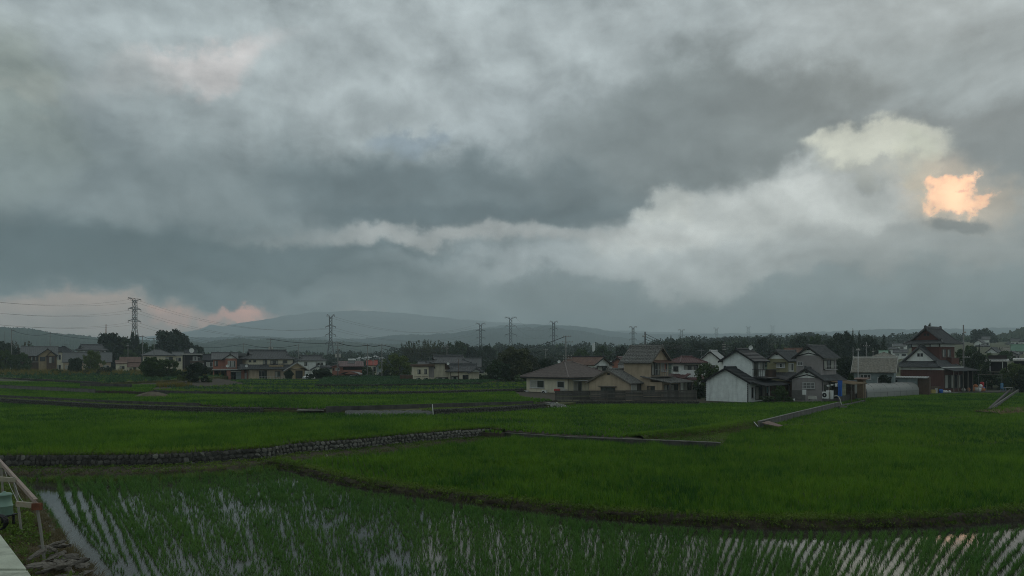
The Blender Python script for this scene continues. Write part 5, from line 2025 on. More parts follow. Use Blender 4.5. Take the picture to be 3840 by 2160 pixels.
def batten_house():
    h = House('house', 'two storey house with brown batten roof behind the hip-roofed house', 2228, 1470, 136, 40)
    W, Dp = h.X(2105), h.Dp(58)
    e, r = h.Z(1362), h.Z(1338)
    h.box('wall', W, 0, 0, Dp, -0.5, h.Z(1378), pm('slate_siding', (0.085, 0.075, 0.078), var=0.15, scale=2))
    h.box('upper_band', W, 0, 0, Dp, h.Z(1378) + 0.003, e, M['white'])
    h.gable(W, 0, 0, Dp, e, r, 'x', M['rust'], M['white'], over=0.6, gover=0.6, rib=0.42, fascia=M['fascia'], rm=M['fascia'])
    h.window(('R', 0.0), 0.9, Dp - 0.7, h.Z(1394), h.Z(1375), 2, M['frame'], True)
    h.box('window_hood', 0.0, 0.5, 0.7, Dp - 0.5, h.Z(1374), h.Z(1372), M['fascia'])
    h.window(('F', 0.0), h.X(2180), h.X(2205), h.Z(1385), h.Z(1370), 2)


batten_house()


def maroon_house():
    h = House('house', 'white walled house with dark maroon roofs and pale balcony right of the beige house', 2553, 1480, 124, 48)
    W, Dp = h.X(2518), h.Dp(78)
    e, r = h.Z(1360), h.Z(1338)
    h.box('wall', W, 0, 0, Dp, -0.5, e, M['white'])
    h.hip(W, 0, 0, Dp, e, r, M['maroon'], over=0.8, rib=0.4)
    h.window(('R', 0.0), 0.8, Dp - 0.8, h.Z(1398), h.Z(1370), 4, M['frame'], True, sill=False)
    h.window(('F', 0.0), W + 0.5, -0.6, h.Z(1392), h.Z(1374), 2)
    h.box('balcony_panel', 1.25, 1.31, -0.2, Dp - 2.0, h.Z(1418), h.Z(1387), M['whitep'])
    h.box('balcony_panel', 0.02, 1.25, -0.2, -0.14, h.Z(1418), h.Z(1387), M['whitep'])
    h.box('balcony_floor', 0.02, 1.3, -0.2, Dp - 1.9, h.Z(1421), h.Z(1418) - 0.003, M['trim'])
    mb = MB()
    h.plane(mb, [(W - 0.5, -1.3, h.Z(1416)), (2.2, -1.3, h.Z(1416)), (2.2, 0.2, h.Z(1400)), (W - 0.5, 0.2, h.Z(1400))], 0.12, 0.4)
    h.plane(mb, [(2.6, -1.3, h.Z(1422)), (2.6, Dp, h.Z(1422)), (0.1, Dp, h.Z(1408)), (0.1, -1.3, h.Z(1408))], 0.12, 0.4)
    h.add('lower_roof', mb, M['maroon'])
    h.window(('R', 0.0), 0.6, Dp - 0.6, 0.3, 2.2, 4, M['frame'], True, sill=False, name='glazed_door')


maroon_house()


def sided_house():
    h = House('house', 'white boarded two storey house with black roof edges beside the fence', 2804, 1509, 98, 24)
    W, Dp = h.X(2641), 7.2
    e, r = h.Z(1426), h.Z(1380)
    m = M['siding']
    h.box('wall', W + 0.02, -0.02, 0.02, Dp, -0.4, e, m)
    h.gable(W, 0, 0, Dp, e, r, 'y', M['darktile'], m, over=0.55, gover=0.45, rib=None, course=0.38, fascia=M['blackp'], cap=True)
    c = W / 2
    h.boards(('F', 0.0), W, 0, 0.02, r - 0.2, 0.27, m, top=lambda u: e + (r - 0.14 - e) * (1 - abs(u - c) / (-c)))
    h.boards(('R', 0.0), 0.0, Dp, 0.02, e - 0.1, 0.27, m)
    h.box('corner_strip', -0.06, 0.05, -0.05, 0.05, 0, e, M['fascia'])
    h.box('corner_strip', W - 0.05, W + 0.06, -0.05, 0.05, 0, e, M['fascia'])
    # upper storey
    x1, y0 = -0.70, 3.0
    x0, y1 = x1 - 4.25, y0 + 4.3
    e2, r2 = 5.75, 7.05
    h.box('upper_wall', x0 + 0.02, x1 - 0.02, y0 + 0.02, y1, e - 0.6, e2, m)
    h.gable(x0, x1, y0, y1, e2, r2, 'y', M['darktile'], m, over=0.55, gover=0.45, course=0.38, fascia=M['blackp'])
    c2 = (x0 + x1) / 2
    h.boards(('F', y0), x0, x1, 3.05, r2 - 0.2, 0.27, m, top=lambda u: e2 + (r2 - 0.14 - e2) * (1 - abs(u - c2) / ((x1 - x0) / 2)))
    h.window(('F', y0), x0 + 0.1, x0 + 1.0, 3.3, 4.25, 1, M['blackp'])
    h.window(('R', x1), y0 + 2.2, y1 - 0.2, 4.2, 5.4, 2, M['alu'], True)
    h.window(('R', x1), y0 + 0.5, y0 + 1.9, 3.4, 5.3, 2, M['frame'], sill=False, name='balcony_door')
    # balcony
    h.box('balcony_floor', x1, x1 + 1.9, y0 - 0.1, y1 + 0.4, 3.05, 3.2, M['blackp'])
    rb = MB()
    for k in range(13):
        y = y0 - 0.05 + k * (y1 - y0 + 0.4) / 12
        rb.box(x1 + 1.82, x1 + 1.86, y - 0.02, y + 0.02, 3.2, 4.3)
    for k in range(1, 7):
        x = x1 + k * 1.8 / 6
        rb.box(x - 0.02, x + 0.02, y0 - 0.08, y0 - 0.04, 3.2, 4.3)
    rb.box(x1, x1 + 1.87, y0 - 0.1, y0 - 0.02, 4.3, 4.36)
    rb.box(x1 + 1.79, x1 + 1.89, y0 - 0.02, y1 + 0.4, 4.3, 4.36)
    h.add('railing', rb, M['blackp'])
    h.box('balcony_screen', x1 + 1.80, x1 + 1.815, y0 + 0.2, y1 - 0.6, 3.3, 4.25, M['brown'])
    # porch roof and garden front
    h.shed_roof(0.05, 2.4, 0.5, Dp + 1.2, 2.75, 2.25, M['darktile'], side='x', name='porch_roof', rib=0.4)
    h.window(('R', 0.04), 0.9, 1.7, 0.5, 2.0, 1, M['alu'])
    h.window(('R', 0.04), 2.3, Dp - 0.6, 0.2, 2.1, 4, M['frame'], True, sill=False, name='glazed_door')
    for y in (0.7, 4.2, Dp + 0.9):
        h.box('porch_post', 2.15, 2.25, y, y + 0.1, -0.4, 2.25, M['frame'])
    h.box('rear_wing', -1.0, 3.4, Dp + 1.3, Dp + 5.5, -0.4, 2.6, M['brown'])
    h.shed_roof(-1.2, 3.9, Dp + 0.9, Dp + 6.0, 3.4, 2.5, M['darktile'], side='x', name='rear_roof', course=0.38)
    h.pipe(0.08, -0.08, 0, e - 0.2)
    return h


SIDED = sided_house()


def grey_house():
    h = House('house', 'grey rendered two storey house with white gables above the concrete wall', 3083, 1499, 98, 25)
    W, Dp = h.X(2966), 5.9
    e, r = h.Z(1418), h.Z(1381)
    h.box('wall', W, 0, 0, Dp, -0.5, e, M['grey'])
    h.gable(W, 0, 0, Dp, e, r, 'y', M['tile'], None, over=0.5, gover=0.4, rib=0.3, fascia=M['fascia'], gablem=M['white'])
    mb = MB()
    for a, b in (((W, -0.03, e - 0.12), (W / 2, -0.03, e + 0.42)), ((W / 2, -0.03, e + 0.42), (0, -0.03, e - 0.12))):
        mb.bar(a, b, 0.10)
    h.add('gable_trim', mb, M['fascia'])
    h.box('gable_vent', W / 2 - 0.22, W / 2 + 0.22, -0.05, 0.0, r - 0.62, r - 0.44, M['blackp'])
    x1, y0 = -0.62, 1.1
    x0, y1 = x1 - 3.5, y0 + 4.5
    e2, r2 = h.Z(1334) * 1.012, h.Z(1299) * 1.012
    h.box('upper_wall', x0, x1, y0, y1, e - 0.5, e2, M['grey'])
    h.gable(x0, x1, y0, y1, e2, r2, 'y', M['tile'], None, over=0.5, gover=0.4, rib=0.3, fascia=M['fascia'], gablem=M['white'])
    mb = MB()
    c = (x0 + x1) / 2
    for a, b in (((x0, y0 - 0.03, e2 - 0.12), (c, y0 - 0.03, e2 + 0.3)), ((c, y0 - 0.03, e2 + 0.3), (x1, y0 - 0.03, e2 - 0.12))):
        mb.bar(a, b, 0.10)
    h.add('gable_trim', mb, M['fascia'])
    h.box('gable_vent', c - 0.22, c + 0.22, y0 - 0.05, y0, r2 - 0.55, r2 - 0.4, M['blackp'])
    h.window(('F', 0.0), h.X(3009), h.X(3056), h.Z(1459), h.Z(1435), 3, M['alu'], bars=14)
    h.window(('F', y0), x0 + 0.15, x0 + 0.95, h.Z(1371), h.Z(1357), 2, M['alu'])
    h.window(('R', x1), y0 + 0.6, y1 - 0.7, h.Z(1386), h.Z(1350), 3, M['frame'], True)
    rb = MB()
    for w in (h.Z(1387), h.Z(1374)):
        rb.box(x1 + 0.35, x1 + 0.40, y0 + 0.4, y1 - 0.5, w, w + 0.06)
    h.add('window_rail', rb, M['alu'])
    h.box('window_hood', x1, x1 + 0.5, y0 + 0.4, y1 - 0.5, h.Z(1347), h.Z(1345), M['trim'])
    h.window(('R', 0.0), 0.5, 1.5, 0.9, 2.0, 1, M['frame'])
    h.window(('R', 0.0), 2.0, 5.4, 0.1, 2.2, 3, M['frame'], sill=False, name='glazed_door')
    h.box('corner_board', W - 0.01, W + 1.9, -0.03, 0.02, -0.2, h.Z(1466), pm('dark_patch_board', (0.14, 0.135, 0.125), var=0.2, scale=3))
    h.shed_roof(0.3, 3.3, 1.6, 6.2, 2.45, 2.15, M['tan'], side='x', name='awning', rib=0.3)
    for y in (1.8, 5.9):
        h.box('awning_post', 3.05, 3.12, y, y + 0.07, -0.4, 2.1, M['wood'])
    h.pipe(0.06, -0.06, 0, e - 0.1)
    h.box('lower_side_roof', -0.1, 1.0, Dp - 0.1, Dp + 2.5, 2.3, 2.42, M['tile'])
    return h


GREY = grey_house()


def olive_house():
    h = House('house', 'olive walled house with white gable tucked between the white and grey houses', 2951, 1500, 114, 25)
    W, Dp = h.X(2876), 6.0
    e, r = h.Z(1345), h.Z(1316)
    h.box('wall', W, 0, 0, Dp, -0.5, e, M['olive'])
    h.gable(W, 0, 0, Dp, e, r, 'y', M['tile'], None, over=0.5, gover=0.4, rib=0.3, fascia=M['fascia'], gablem=M['white'])
    h.box('gable_vent', W / 2 - 0.2, W / 2 + 0.2, -0.05, 0.0, r - 0.62, r - 0.42, M['blackp'])
    h.window(('F', 0.0), h.X(2912), h.X(2944), h.Z(1379), h.Z(1362), 3, M['alu'], True)
    h.box('window_hood', h.X(2905), h.X(2948), -0.5, 0.0, h.Z(1361), h.Z(1359), M['fascia'])
    h.window(('R', 0.0), 0.5, 2.2, h.Z(1392), h.Z(1362), 2, M['alu'], True)
    h.box('ground_wing', W + 0.5, 1.5, -2.2, -0.02, -0.5, h.Z(1412), M['olive'])
    h.shed_roof(W + 0.2, 1.9, -2.6, 0.1, h.Z(1414), h.Z(1396), M['darktile'], rib=0.3, name='lower_roof')


olive_house()


def small_house(px0, px1, ridge, eave, base, Y, kind, roofm, wallm, label, v=0.0, name='house', group=None, depth=None, win=2, rib=0.5, two=False, cat='house'):
    """a background house: wall, roof with cap, windows; px0..px1 is the front wall"""
    h = House(name, label, px1 if v >= 0 else px0, base, Y, v, group, cat)
    x0, x1 = (h.X(px0), 0.0) if v >= 0 else (0.0, h.X(px1))
    Dp = depth or max(4.0, (x1 - x0) * 0.8)
    e, r = h.Z(eave), h.Z(ridge)
    h.box('wall', x0, x1, 0, Dp, -1.5, e, M[wallm])
    if kind == 'hip':
        h.hip(x0, x1, 0, Dp, e, r, M[roofm], over=0.5, rib=rib)
    elif kind == 'gx':
        h.gable(x0, x1, 0, Dp, e, r, 'x', M[roofm], M[wallm], over=0.5, gover=0.4, rib=rib, fascia=M['fascia'])
    elif kind == 'gy':
        h.gable(x0, x1, 0, Dp, e, r, 'y', M[roofm], M[wallm], over=0.5, gover=0.4, rib=rib, fascia=M['fascia'])
    elif kind == 'ir':
        h.irimoya(x0, x1, 0, Dp, e, e + (r - e) * 0.45, r, (x1 - x0) * 0.16 + 0.7, M[roofm], rib=rib)
    elif kind == 'flat':
        h.box('roof', x0 - 0.3, x1 + 0.3, -0.4, Dp + 0.3, e, r, M[roofm])
    wid = x1 - x0
    rows = [(0.30, 0.62)] if not two else [(0.12, 0.36), (0.60, 0.86)]
    for a, b in rows:
        for k in range(win):
            u = x0 + wid * (k + 0.5) / win
            ww = min(0.9, wid / win * 0.32)
            h.window(('F', 0.0), u - ww, u + ww, e * a, e * b, 2, M['frame'] if k % 2 else M['alu'], k % 2 == 0)
    if abs(v) > 8:
        f = ('R', x1) if v > 0 else ('L', x0)
        for a, b in rows:
            h.window(f, Dp * 0.3, Dp * 0.6, e * a, e * b, 2)
    return h


h = small_house(2622, 2706, 1316, 1350, 1480, 132, 'gy', 'tin', 'white', 'plain white gable house with white bargeboards behind the garden tree', 14, two=True, win=1)
h = small_house(2948, 3000, 1308, 1328, 1460, 136, 'gx', 'rust', 'white', 'house with red brown tiled roof peeping between olive and grey houses', 0, two=True)
h = small_house(2296, 2338, 1340, 1356, 1440, 152, 'gy', 'maroon', 'salmon', 'small pink gabled house behind the beige house', 20, win=1)
h = small_house(2276, 2300, 1357, 1366, 1440, 158, 'gx', 'tin', 'white', 'pale sheet-roofed outhouse next to the small pink house', 0, win=1)
h = small_house(2326, 2352, 1368, 1380, 1460, 128, 'gx', 'oldtile', 'beige', 'low mottled roof annex behind the beige two storey block', 0, win=1)


def corrugated_house():
    h = House('house', 'pale house under a long weathered corrugated roof left of the red house', 3352, 1474, 119, 3)
    W, Dp = h.X(3198), 6.5
    e, r = h.Z(1388), h.Z(1342)
    h.box('wall', W, 0, 0, Dp, -0.5, e, M['teal'])
    h.gable(W, 0, 0, Dp, e, r, 'x', M['corr'], M['teal'], over=0.6, gover=0.4, rib=0.24, fascia=M['trim'], rm=M['trim'])
    h.window(('F', 0.0), h.X(3222), h.X(3265), h.Z(1424), h.Z(1405), 3, M['alu'])
    h.window(('F', 0.0), h.X(3290), h.X(3325), h.Z(1440), h.Z(1415), 2, M['alu'])
    h.box('plinth', W - 0.03, 0.03, -0.04, 0.0, -0.5, 0.4, M['trim'])


corrugated_house()


def red_house():
    h = House('house', 'tall red brown house with two stacked hip-and-gable tiled roofs', 3538, 1460, 128, 25)
    W, Dp = h.X(3369), 6.0
    e, t, r = h.Z(1376), h.Z(1354), h.Z(1301)
    h.box('wall', W, 0, 0, Dp + 1.5, -1.2, h.Z(1388), M['red'])
    h.box('frieze', W, 0, 0, Dp + 1.5, h.Z(1388) + 0.003, e, M['white'])
    mb = MB()
    n = 26
    for k in range(n):
        x = W + (k + 0.5) * (-W) / n
        mb.box(x - 0.02, x + 0.02, -0.025, 0.0, -1.0, h.Z(1389))
    h.add('seam', mb, M['red'])
    h.irimoya(W, -1.2, 0, Dp, e, t, r, 1.5, M['tile'], rib=0.30, over=0.85, axis='y', gablem=M['white'])
    # upper floor
    x1, y0 = -1.70, 2.3
    x0, y1 = x1 - 4.9, y0 + 5.4
    e2, t2, r2 = 8.0, 8.7, 10.75
    h.box('upper_wall', x0, x1, y0, y1, e, e2 - 0.55, M['red'])
    h.box('upper_frieze', x0, x1, y0, y1, e2 - 0.547, e2, M['white'])
    for k in range(4):
        x = x0 + (x1 - x0) * k / 3
        h.box('frieze_post', x - 0.08, x + 0.08, y0 - 0.05, y0 + 0.02, e2 - 0.6, e2, M['fascia'])
    h.irimoya(x0, x1, y0, y1, e2, t2, r2, 1.25, M['tile'], rib=0.30, over=0.95, axis='y', gablem=M['red'])
    h.window(('R', x1), y0 + 0.9, y0 + 2.2, 5.6, 7.0, 2, M['wood'], True)
    h.window(('R', x1), y0 + 2.7, y0 + 4.0, 5.6, 7.0, 2, M['wood'], True)
    h.box('bay', x1, x1 + 0.9, y0 + 2.4, y1 - 0.2, 3.6, 5.4, M['red'])
    h.box('bay_rail', x1 + 0.84, x1 + 0.94, y0 + 2.3, y1 - 0.1, 5.4, 5.5, M['wood'])
    # veranda on the garden side
    h.shed_roof(-1.3, 2.0, -0.1, Dp + 3.0, 4.0, 3.25, M['tile'], side='x', rib=0.30, name='veranda_roof')
    for k in range(5):
        y = 0.15 + k * (Dp + 1.0) / 4
        h.box('veranda_post', 1.5, 1.62, y, y + 0.12, -1.2, 3.25, M['wood'])
    h.window(('R', 0.01), 0.4, Dp + 1.2, 0.1, 2.5, 6, M['frame'], True, sill=False, name='glazed_door')
    h.box('veranda_wall', 0.02, 1.55, Dp + 1.2, Dp + 1.3, -1.2, 3.2, M['dark'])
    for k in range(3):
        w = h.window(('F', 0.0), W + 2.2 + k * 1.4, W + 2.9 + k * 1.4, 1.2, 1.9, 1, M['frame']) if k == 0 else None
    return h


RED = red_house()


def teal_shed():
    h = House('shed', 'low teal sheet-metal shed with pale tin roof before the red house', 3440, 1468, 121.5, 5, cat='shed')
    W = h.X(3332)
    h.box('wall', W, 0, 0, 3.0, -0.6, h.Z(1418), M['teal'])
    h.box('side_wall', 0.0, 1.7, 0.5, 3.0, -0.6, h.Z(1416), M['brown'])
    h.shed_roof(h.X(3345), h.X(3478), -0.4, 3.4, h.Z(1416), h.Z(1413), M['tin'], rib=0.4)
    mb = MB()
    h.plane(mb, [(h.X(3276), -0.3, h.Z(1440)), (h.X(3276), 3.0, h.Z(1440)), (h.X(3346), 3.0, h.Z(1418)), (h.X(3346), -0.3, h.Z(1418))], 0.06, 0.4)
    h.add('lean_roof', mb, M['fascia'])
    h.box('left_wall', h.X(3285), W - 0.003, 0.05, 2.8, -0.6, h.Z(1436), M['teal'])
    h.window(('F', 0.0), h.X(3346), h.X(3364), h.Z(1437), h.Z(1426), 1, M['blackp'])


teal_shed()
# ---------------------------------------------------------------- houses on the left and far behind
def left_t_house():
    h = House('house', 'brown timbered house with twin gables and mossy grey roof at far left', 214, 1394, 255, 0)
    W, Dp = h.X(84), 9.0
    e = h.Z(1330)
    h.box('wall', W, 0, 0, Dp, -1.5, e, M['brown'])
    h.gable(W, 0, 0, Dp, e, h.Z(1300), 'x', M['slate'], M['ochre'], over=0.7, gover=0.4, rib=0.6, course=None, fascia=M['fascia'])
    x0, x1 = h.X(146), h.X(213)
    h.box('gable_wing', x0, x1, -2.2, 0.5, -1.5, e, M['ochre'])
    h.gable(x0, x1, -2.2, 3.0, e - 0.05, h.Z(1308), 'y', M['slate'], M['ochre'], over=0.4, gover=0.5, fascia=M['fascia'], rib=0.6)
    h.box('porch', h.X(175), h.X(210), -3.4, -2.2, -1.5, h.Z(1334), M['brown'])
    h.gable(h.X(175), h.X(210), -3.4, -1.8, h.Z(1334), h.Z(1317), 'y', M['slate'], M['ochre'], over=0.4, gover=0.4, fascia=M['fascia'])
    for a, b in ((103, 112), (118, 128), (133, 142)):
        h.window(('F', 0.0), h.X(a), h.X(b), h.Z(1352), h.Z(1338), 2, M['frame'], True)
    h.window(('F', -2.2), h.X(150), h.X(170), h.Z(1354), h.Z(1338), 3, M['frame'])
    h.window(('F', -3.4), h.X(186), h.X(193), h.Z(1360), h.Z(1340), 1, M['whitep'], True, sill=False, name='door')
    h.window(('F', -3.4), h.X(196), h.X(203), h.Z(1360), h.Z(1340), 1, M['frame'], sill=False)
    h.box('veranda_beam', W + 1, 0, -0.6, -0.4, h.Z(1358), h.Z(1356), M['trim'])


left_t_house()
small_house(206, 262, 1299, 1319, 1395, 275, 'hip', 'darktile', 'cream', 'dark hipped roof house behind the twin-gabled brown house', 12, two=True, rib=0.6)
small_house(196, 226, 1303, 1317, 1390, 285, 'gx', 'darktile', 'white', 'dark roofed house half hidden behind the hipped one', 0, two=True, rib=0.6)


def big_left():
    h = House('house', 'large traditional house with tall grey tiled hip-and-gable roof at left', 312, 1395, 275, -14)
    W = h.X(398); Dp = 8.0
    h.box('wall', 0, W, 0, Dp, -1.5, h.Z(1312), M['white'])
    h.irimoya(0, W, 0, Dp, h.Z(1313), h.Z(1304), h.Z(1293), 1.4, M['tile'], rib=0.5, over=0.9)
    for k in range(4):
        h.window(('F', 0.0), W * (0.1 + k * 0.22), W * (0.26 + k * 0.22), h.Z(1327), h.Z(1316), 2, M['frame'], True)
    h.shed_roof(-0.9, W + 1.4, -1.8, 0.1, h.Z(1333), h.Z(1327), M['tile'], rib=0.5, name='lower_roof')
    h.box('side_wing', W, W + 1.9, 0.3, Dp, -1.5, h.Z(1328), M['white'])
    h.shed_roof(W - 0.1, W + 2.4, -0.3, Dp, h.Z(1328), h.Z(1318), M['tile'], rib=0.5, name='wing_roof')


big_left()
small_house(242, 416, 1322, 1354, 1396, 245, 'gx', 'slate', 'beige', 'long low storehouse with plain grey roof in front of the traditional house', 0, rib=None, win=5, depth=8)


def beige_shed():
    h = House('house', 'small beige house with stepped rust brown roofs left of the leafy trees', 434, 1400, 240, 0)
    h.box('wall', 0, h.X(476), 0, 5, -1.0, h.Z(1360), M['cream'])
    h.gable(0, h.X(476), 0, 5, h.Z(1361), h.Z(1351), 'x', M['rust'], M['cream'], over=0.4, gover=0.2, fascia=M['fascia'], cap=False)
    h.box('main_wall', h.X(450), h.X(528), 2.2, 8, -1.0, h.Z(1356), M['cream'])
    h.gable(h.X(450), h.X(530), 2.2, 8, h.Z(1356), h.Z(1338), 'x', M['rust'], M['cream'], over=0.4, gover=0.2, fascia=M['fascia'], cap=False)
    h.shed_roof(h.X(477), h.X(530), -0.4, 2.3, h.Z(1376), h.Z(1358), M['rust'], name='lower_roof')
    h.box('lower_wall', h.X(478), h.X(528), 0.1, 2.2, -1.0, h.Z(1375), M['cream'])
    h.window(('F', 0.0), h.X(449), h.X(467), h.Z(1384), h.Z(1373), 2, M['frame'], True)
    h.window(('F', 0.1), h.X(500), h.X(512), h.Z(1392), h.Z(1378), 2, M['frame'])
    h.box('door', h.X(486), h.X(496), 0.05, 0.1, 0, h.Z(1382), M['dark'])
    tag(MB().box(-0.4, 0.4, -0.3, 0.3, 0, 0.6).build('crate', M['yellow']), 'small yellow crate in front of the beige house', 'crate').location = D(481, 1398, 238)


beige_shed()


def slate_hip():
    h = House('house', 'cream two storey house with pale hipped slate roof above the leafy trees', 534, 1396, 262, 0)
    x1 = h.X(652)
    h.box('wall', 0, x1, 0, 8, -1.0, h.Z(1333), M['cream'])
    h.hip(0, x1, 0, 8, h.Z(1332), h.Z(1311), M['slate'], over=0.6, rib=0.5, rm=M['tile'])
    h.box('east_wall', x1 + 0.003, h.X(688), 1.0, 7, -1.0, h.Z(1331), M['cream'])
    h.gable(x1, h.X(690), 1.0, 7, h.Z(1331), h.Z(1320), 'x', M['slate'], M['cream'], over=0.5, gover=0.3, rib=0.5)
    for a, b in ((540, 552), (575, 588), (622, 650)):
        h.window(('F', 0.0), h.X(a), h.X(b), h.Z(1353), h.Z(1338), 2, M['frame'], True)
    h.window(('F', 1.0), h.X(664), h.X(682), h.Z(1355), h.Z(1341), 2, M['frame'], True)
    h.window(('F', 0.0), h.X(600), h.X(618), h.Z(1384), h.Z(1368), 2, M['frame'])


slate_hip()
small_house(696, 732, 1312, 1326, 1390, 275, 'gx', 'darktile', 'white', 'small dark roofed house behind the black cube house', 0, rib=0.6, win=1)


def black_cube():
    h = House('house', 'black boxy house with thin pale flat roof and upper balcony', 686, 1404, 225, 0)
    x1 = h.X(754)
    h.box('wall', 0, x1, 0, 6.5, -1.0, h.Z(1331), M['dark'])
    h.box('roof', -0.6, x1 + 0.9, -0.7, 7, h.Z(1330), h.Z(1326), M['trim'])
    h.window(('F', 0.0), h.X(723), h.X(741), h.Z(1352), h.Z(1337), 3, M['alu'], True)
    h.window(('F', 0.0), h.X(742), h.X(751), h.Z(1356), h.Z(1340), 1, M['alu'], sill=False, name='balcony_door')
    h.box('balcony_floor', h.X(710), h.X(766), -1.3, 0.0, h.Z(1366), h.Z(1363), M['trim'])
    h.rail('railing', h.X(712), h.X(765), -1.25, h.Z(1363), h.Z(1351), M['steel'], 12, y1=0.0)
    h.box('balcony_screen', h.X(713), h.X(764), -1.20, -1.18, h.Z(1362), h.Z(1353), M['brown'])
    h.pipe(h.X(693), -0.06, 0, h.Z(1333), M['steel'])
    h.window(('F', 0.0), h.X(700), h.X(730), h.Z(1398), h.Z(1378), 3, M['frame'], sill=False)


black_cube()
small_house(766, 806, 1330, 1347, 1420, 215, 'gx', 'darktile', 'dark', 'dark roofed house wedged behind the salmon house', 0, rib=0.5, two=True, win=1)
small_house(884, 940, 1325, 1334, 1420, 225, 'flat', 'slate', 'dark', 'dark flat sheet-roofed building right behind the salmon house', 0, win=1)


def salmon_house():
    h = House('house', 'salmon two storey house over a dark garage left of the big tiled house', 799, 1424, 187, 0)
    x1 = h.X(889); Dp = 7.0
    e = h.Z(1344)
    h.box('upper_wall', 0, x1, 0, Dp, h.Z(1386), e, M['salmon'])
    h.gable(0, x1, 0, Dp, e, h.Z(1323), 'x', M['slate'], M['salmon'], over=0.6, gover=0.4, rib=0.45, rm=M['tile'])
    h.gable(h.X(838), h.X(890), -0.9, 2.5, e, h.Z(1327), 'y', M['slate'], M['white'], over=0.5, gover=0.4, rib=0.45, fascia=M['fascia'])
    h.box('bay_wall', h.X(845), h.X(889) + 0.003, -0.9, 0.2, h.Z(1386), e, M['salmon'])
    h.window(('F', -0.9), h.X(854), h.X(883), h.Z(1377), h.Z(1353), 4, M['alu'], True)
    h.window(('F', 0.0), h.X(804), h.X(817), h.Z(1373), h.Z(1352), 2, M['frame'], True)
    h.box('flat_roof', h.X(796), h.X(934), -2.0, 4.0, h.Z(1388), h.Z(1384), M['trim'])
    h.rail('railing', h.X(830), h.X(905), -1.2, h.Z(1384), h.Z(1373), M['steel'], 14)
    h.box('garage_back', 0, h.X(930), 2.5, 4, -0.5, h.Z(1389), M['dark'])
    for a, b in ((799, 803), (850, 865), (906, 918), (926, 932)):
        h.box('pier', h.X(a), h.X(b), -1.6, 2.5, -0.5, h.Z(1389), M['salmon'])
    h.box('shutter', h.X(885), h.X(905), -1.2, -1.1, -0.3, h.Z(1396), M['teal'])
    h.box('shutter_housing', h.X(864), h.X(906), -1.5, -1.0, h.Z(1395), h.Z(1391), M['trim'])
    h.box('door', h.X(917), h.X(926), -1.2, -1.1, -0.3, h.Z(1400), M['whitep'])


salmon_house()


def big_tiled():
    h = House('house', 'large two storey house with sweeping grey tiled hip-and-gable roofs', 930, 1424, 187, -9)
    s = h.s
    x1 = h.X(1103); Dp = 8.5
    e, t, r = h.Z(1346), h.Z(1331), h.Z(1315)
    h.box('upper_wall', 0, x1, 0, Dp, h.Z(1384), e, M['cream'])
    h.irimoya(0, x1, 0, Dp, e, t, r, 2.0, M['tile'], rib=0.40, over=0.8, gablem=M['ochre'])
    h.box('lower_wall', 0.2, h.X(1147), -1.0, Dp, -0.5, h.Z(1384), M['beige'])
    h.shed_roof(-2.0, h.X(1090), -2.0, 0.15, h.Z(1384), h.Z(1366), M['tile'], rib=0.40, name='lower_roof')
    mb = MB()
    h.plane(mb, [(-2.3, -2.0, h.Z(1384)), (-2.3, Dp, h.Z(1384)), (0.1, Dp, h.Z(1366)), (0.1, -0.1, h.Z(1366))], 0.12, 0.4)
    h.add('lower_side_roof', mb, M['tile'])
    h.gable(h.X(1070), h.X(1148), -2.6, 3.5, h.Z(1382), h.Z(1358), 'y', M['tile'], M['ochre'], over=0.9, gover=0.5, rib=0.40, fascia=M['trim'])
    h.box('entrance_wall', h.X(1085), h.X(1140), -2.2, -1.0, -0.5, h.Z(1386), M['ochre'])
    for a, b in ((933, 942), (950, 960)):
        h.window(('F', 0.0), h.X(a), h.X(b), h.Z(1358), h.Z(1350), 1)
    h.window(('F', 0.0), h.X(986), h.X(1003), h.Z(1366), h.Z(1349), 2, M['frame'], True)
    h.window(('F', 0.0), h.X(1015), h.X(1045), h.Z(1367), h.Z(1351), 3, M['frame'], True)
    h.window(('F', 0.0), h.X(1063), h.X(1081), h.Z(1362), h.Z(1351), 2)
    h.box('balcony_floor', h.X(1007), h.X(1062), -1.2, 0, h.Z(1375), h.Z(1370), M['ochre'])
    h.rail('railing', h.X(1007), h.X(1062), -1.15, h.Z(1370), h.Z(1364), M['frame'], 16, y1=0)
    h.window(('F', -1.0), h.X(969), h.X(999), h.Z(1421), h.Z(1389), 3, M['frame'], sill=False, name='glazed_door')
    h.window(('F', -1.0), h.X(1029), h.X(1051), h.Z(1415), h.Z(1393), 2, M['frame'], True)
    h.window(('F', -2.2), h.X(1106), h.X(1134), h.Z(1421), h.Z(1390), 3, M['frame'], sill=False, name='entrance_door')
    h.rail('veranda_rail', h.X(968), h.X(1075), -2.0, 0.2, 0.9, M['alu'], 18)
    for x in (976, 1000, 1030, 1073):
        h.box('veranda_post', h.X(x), h.X(x) + 0.08, -1.9, -1.82, -0.3, h.Z(1385), M['wood'])
    return h


big_tiled()


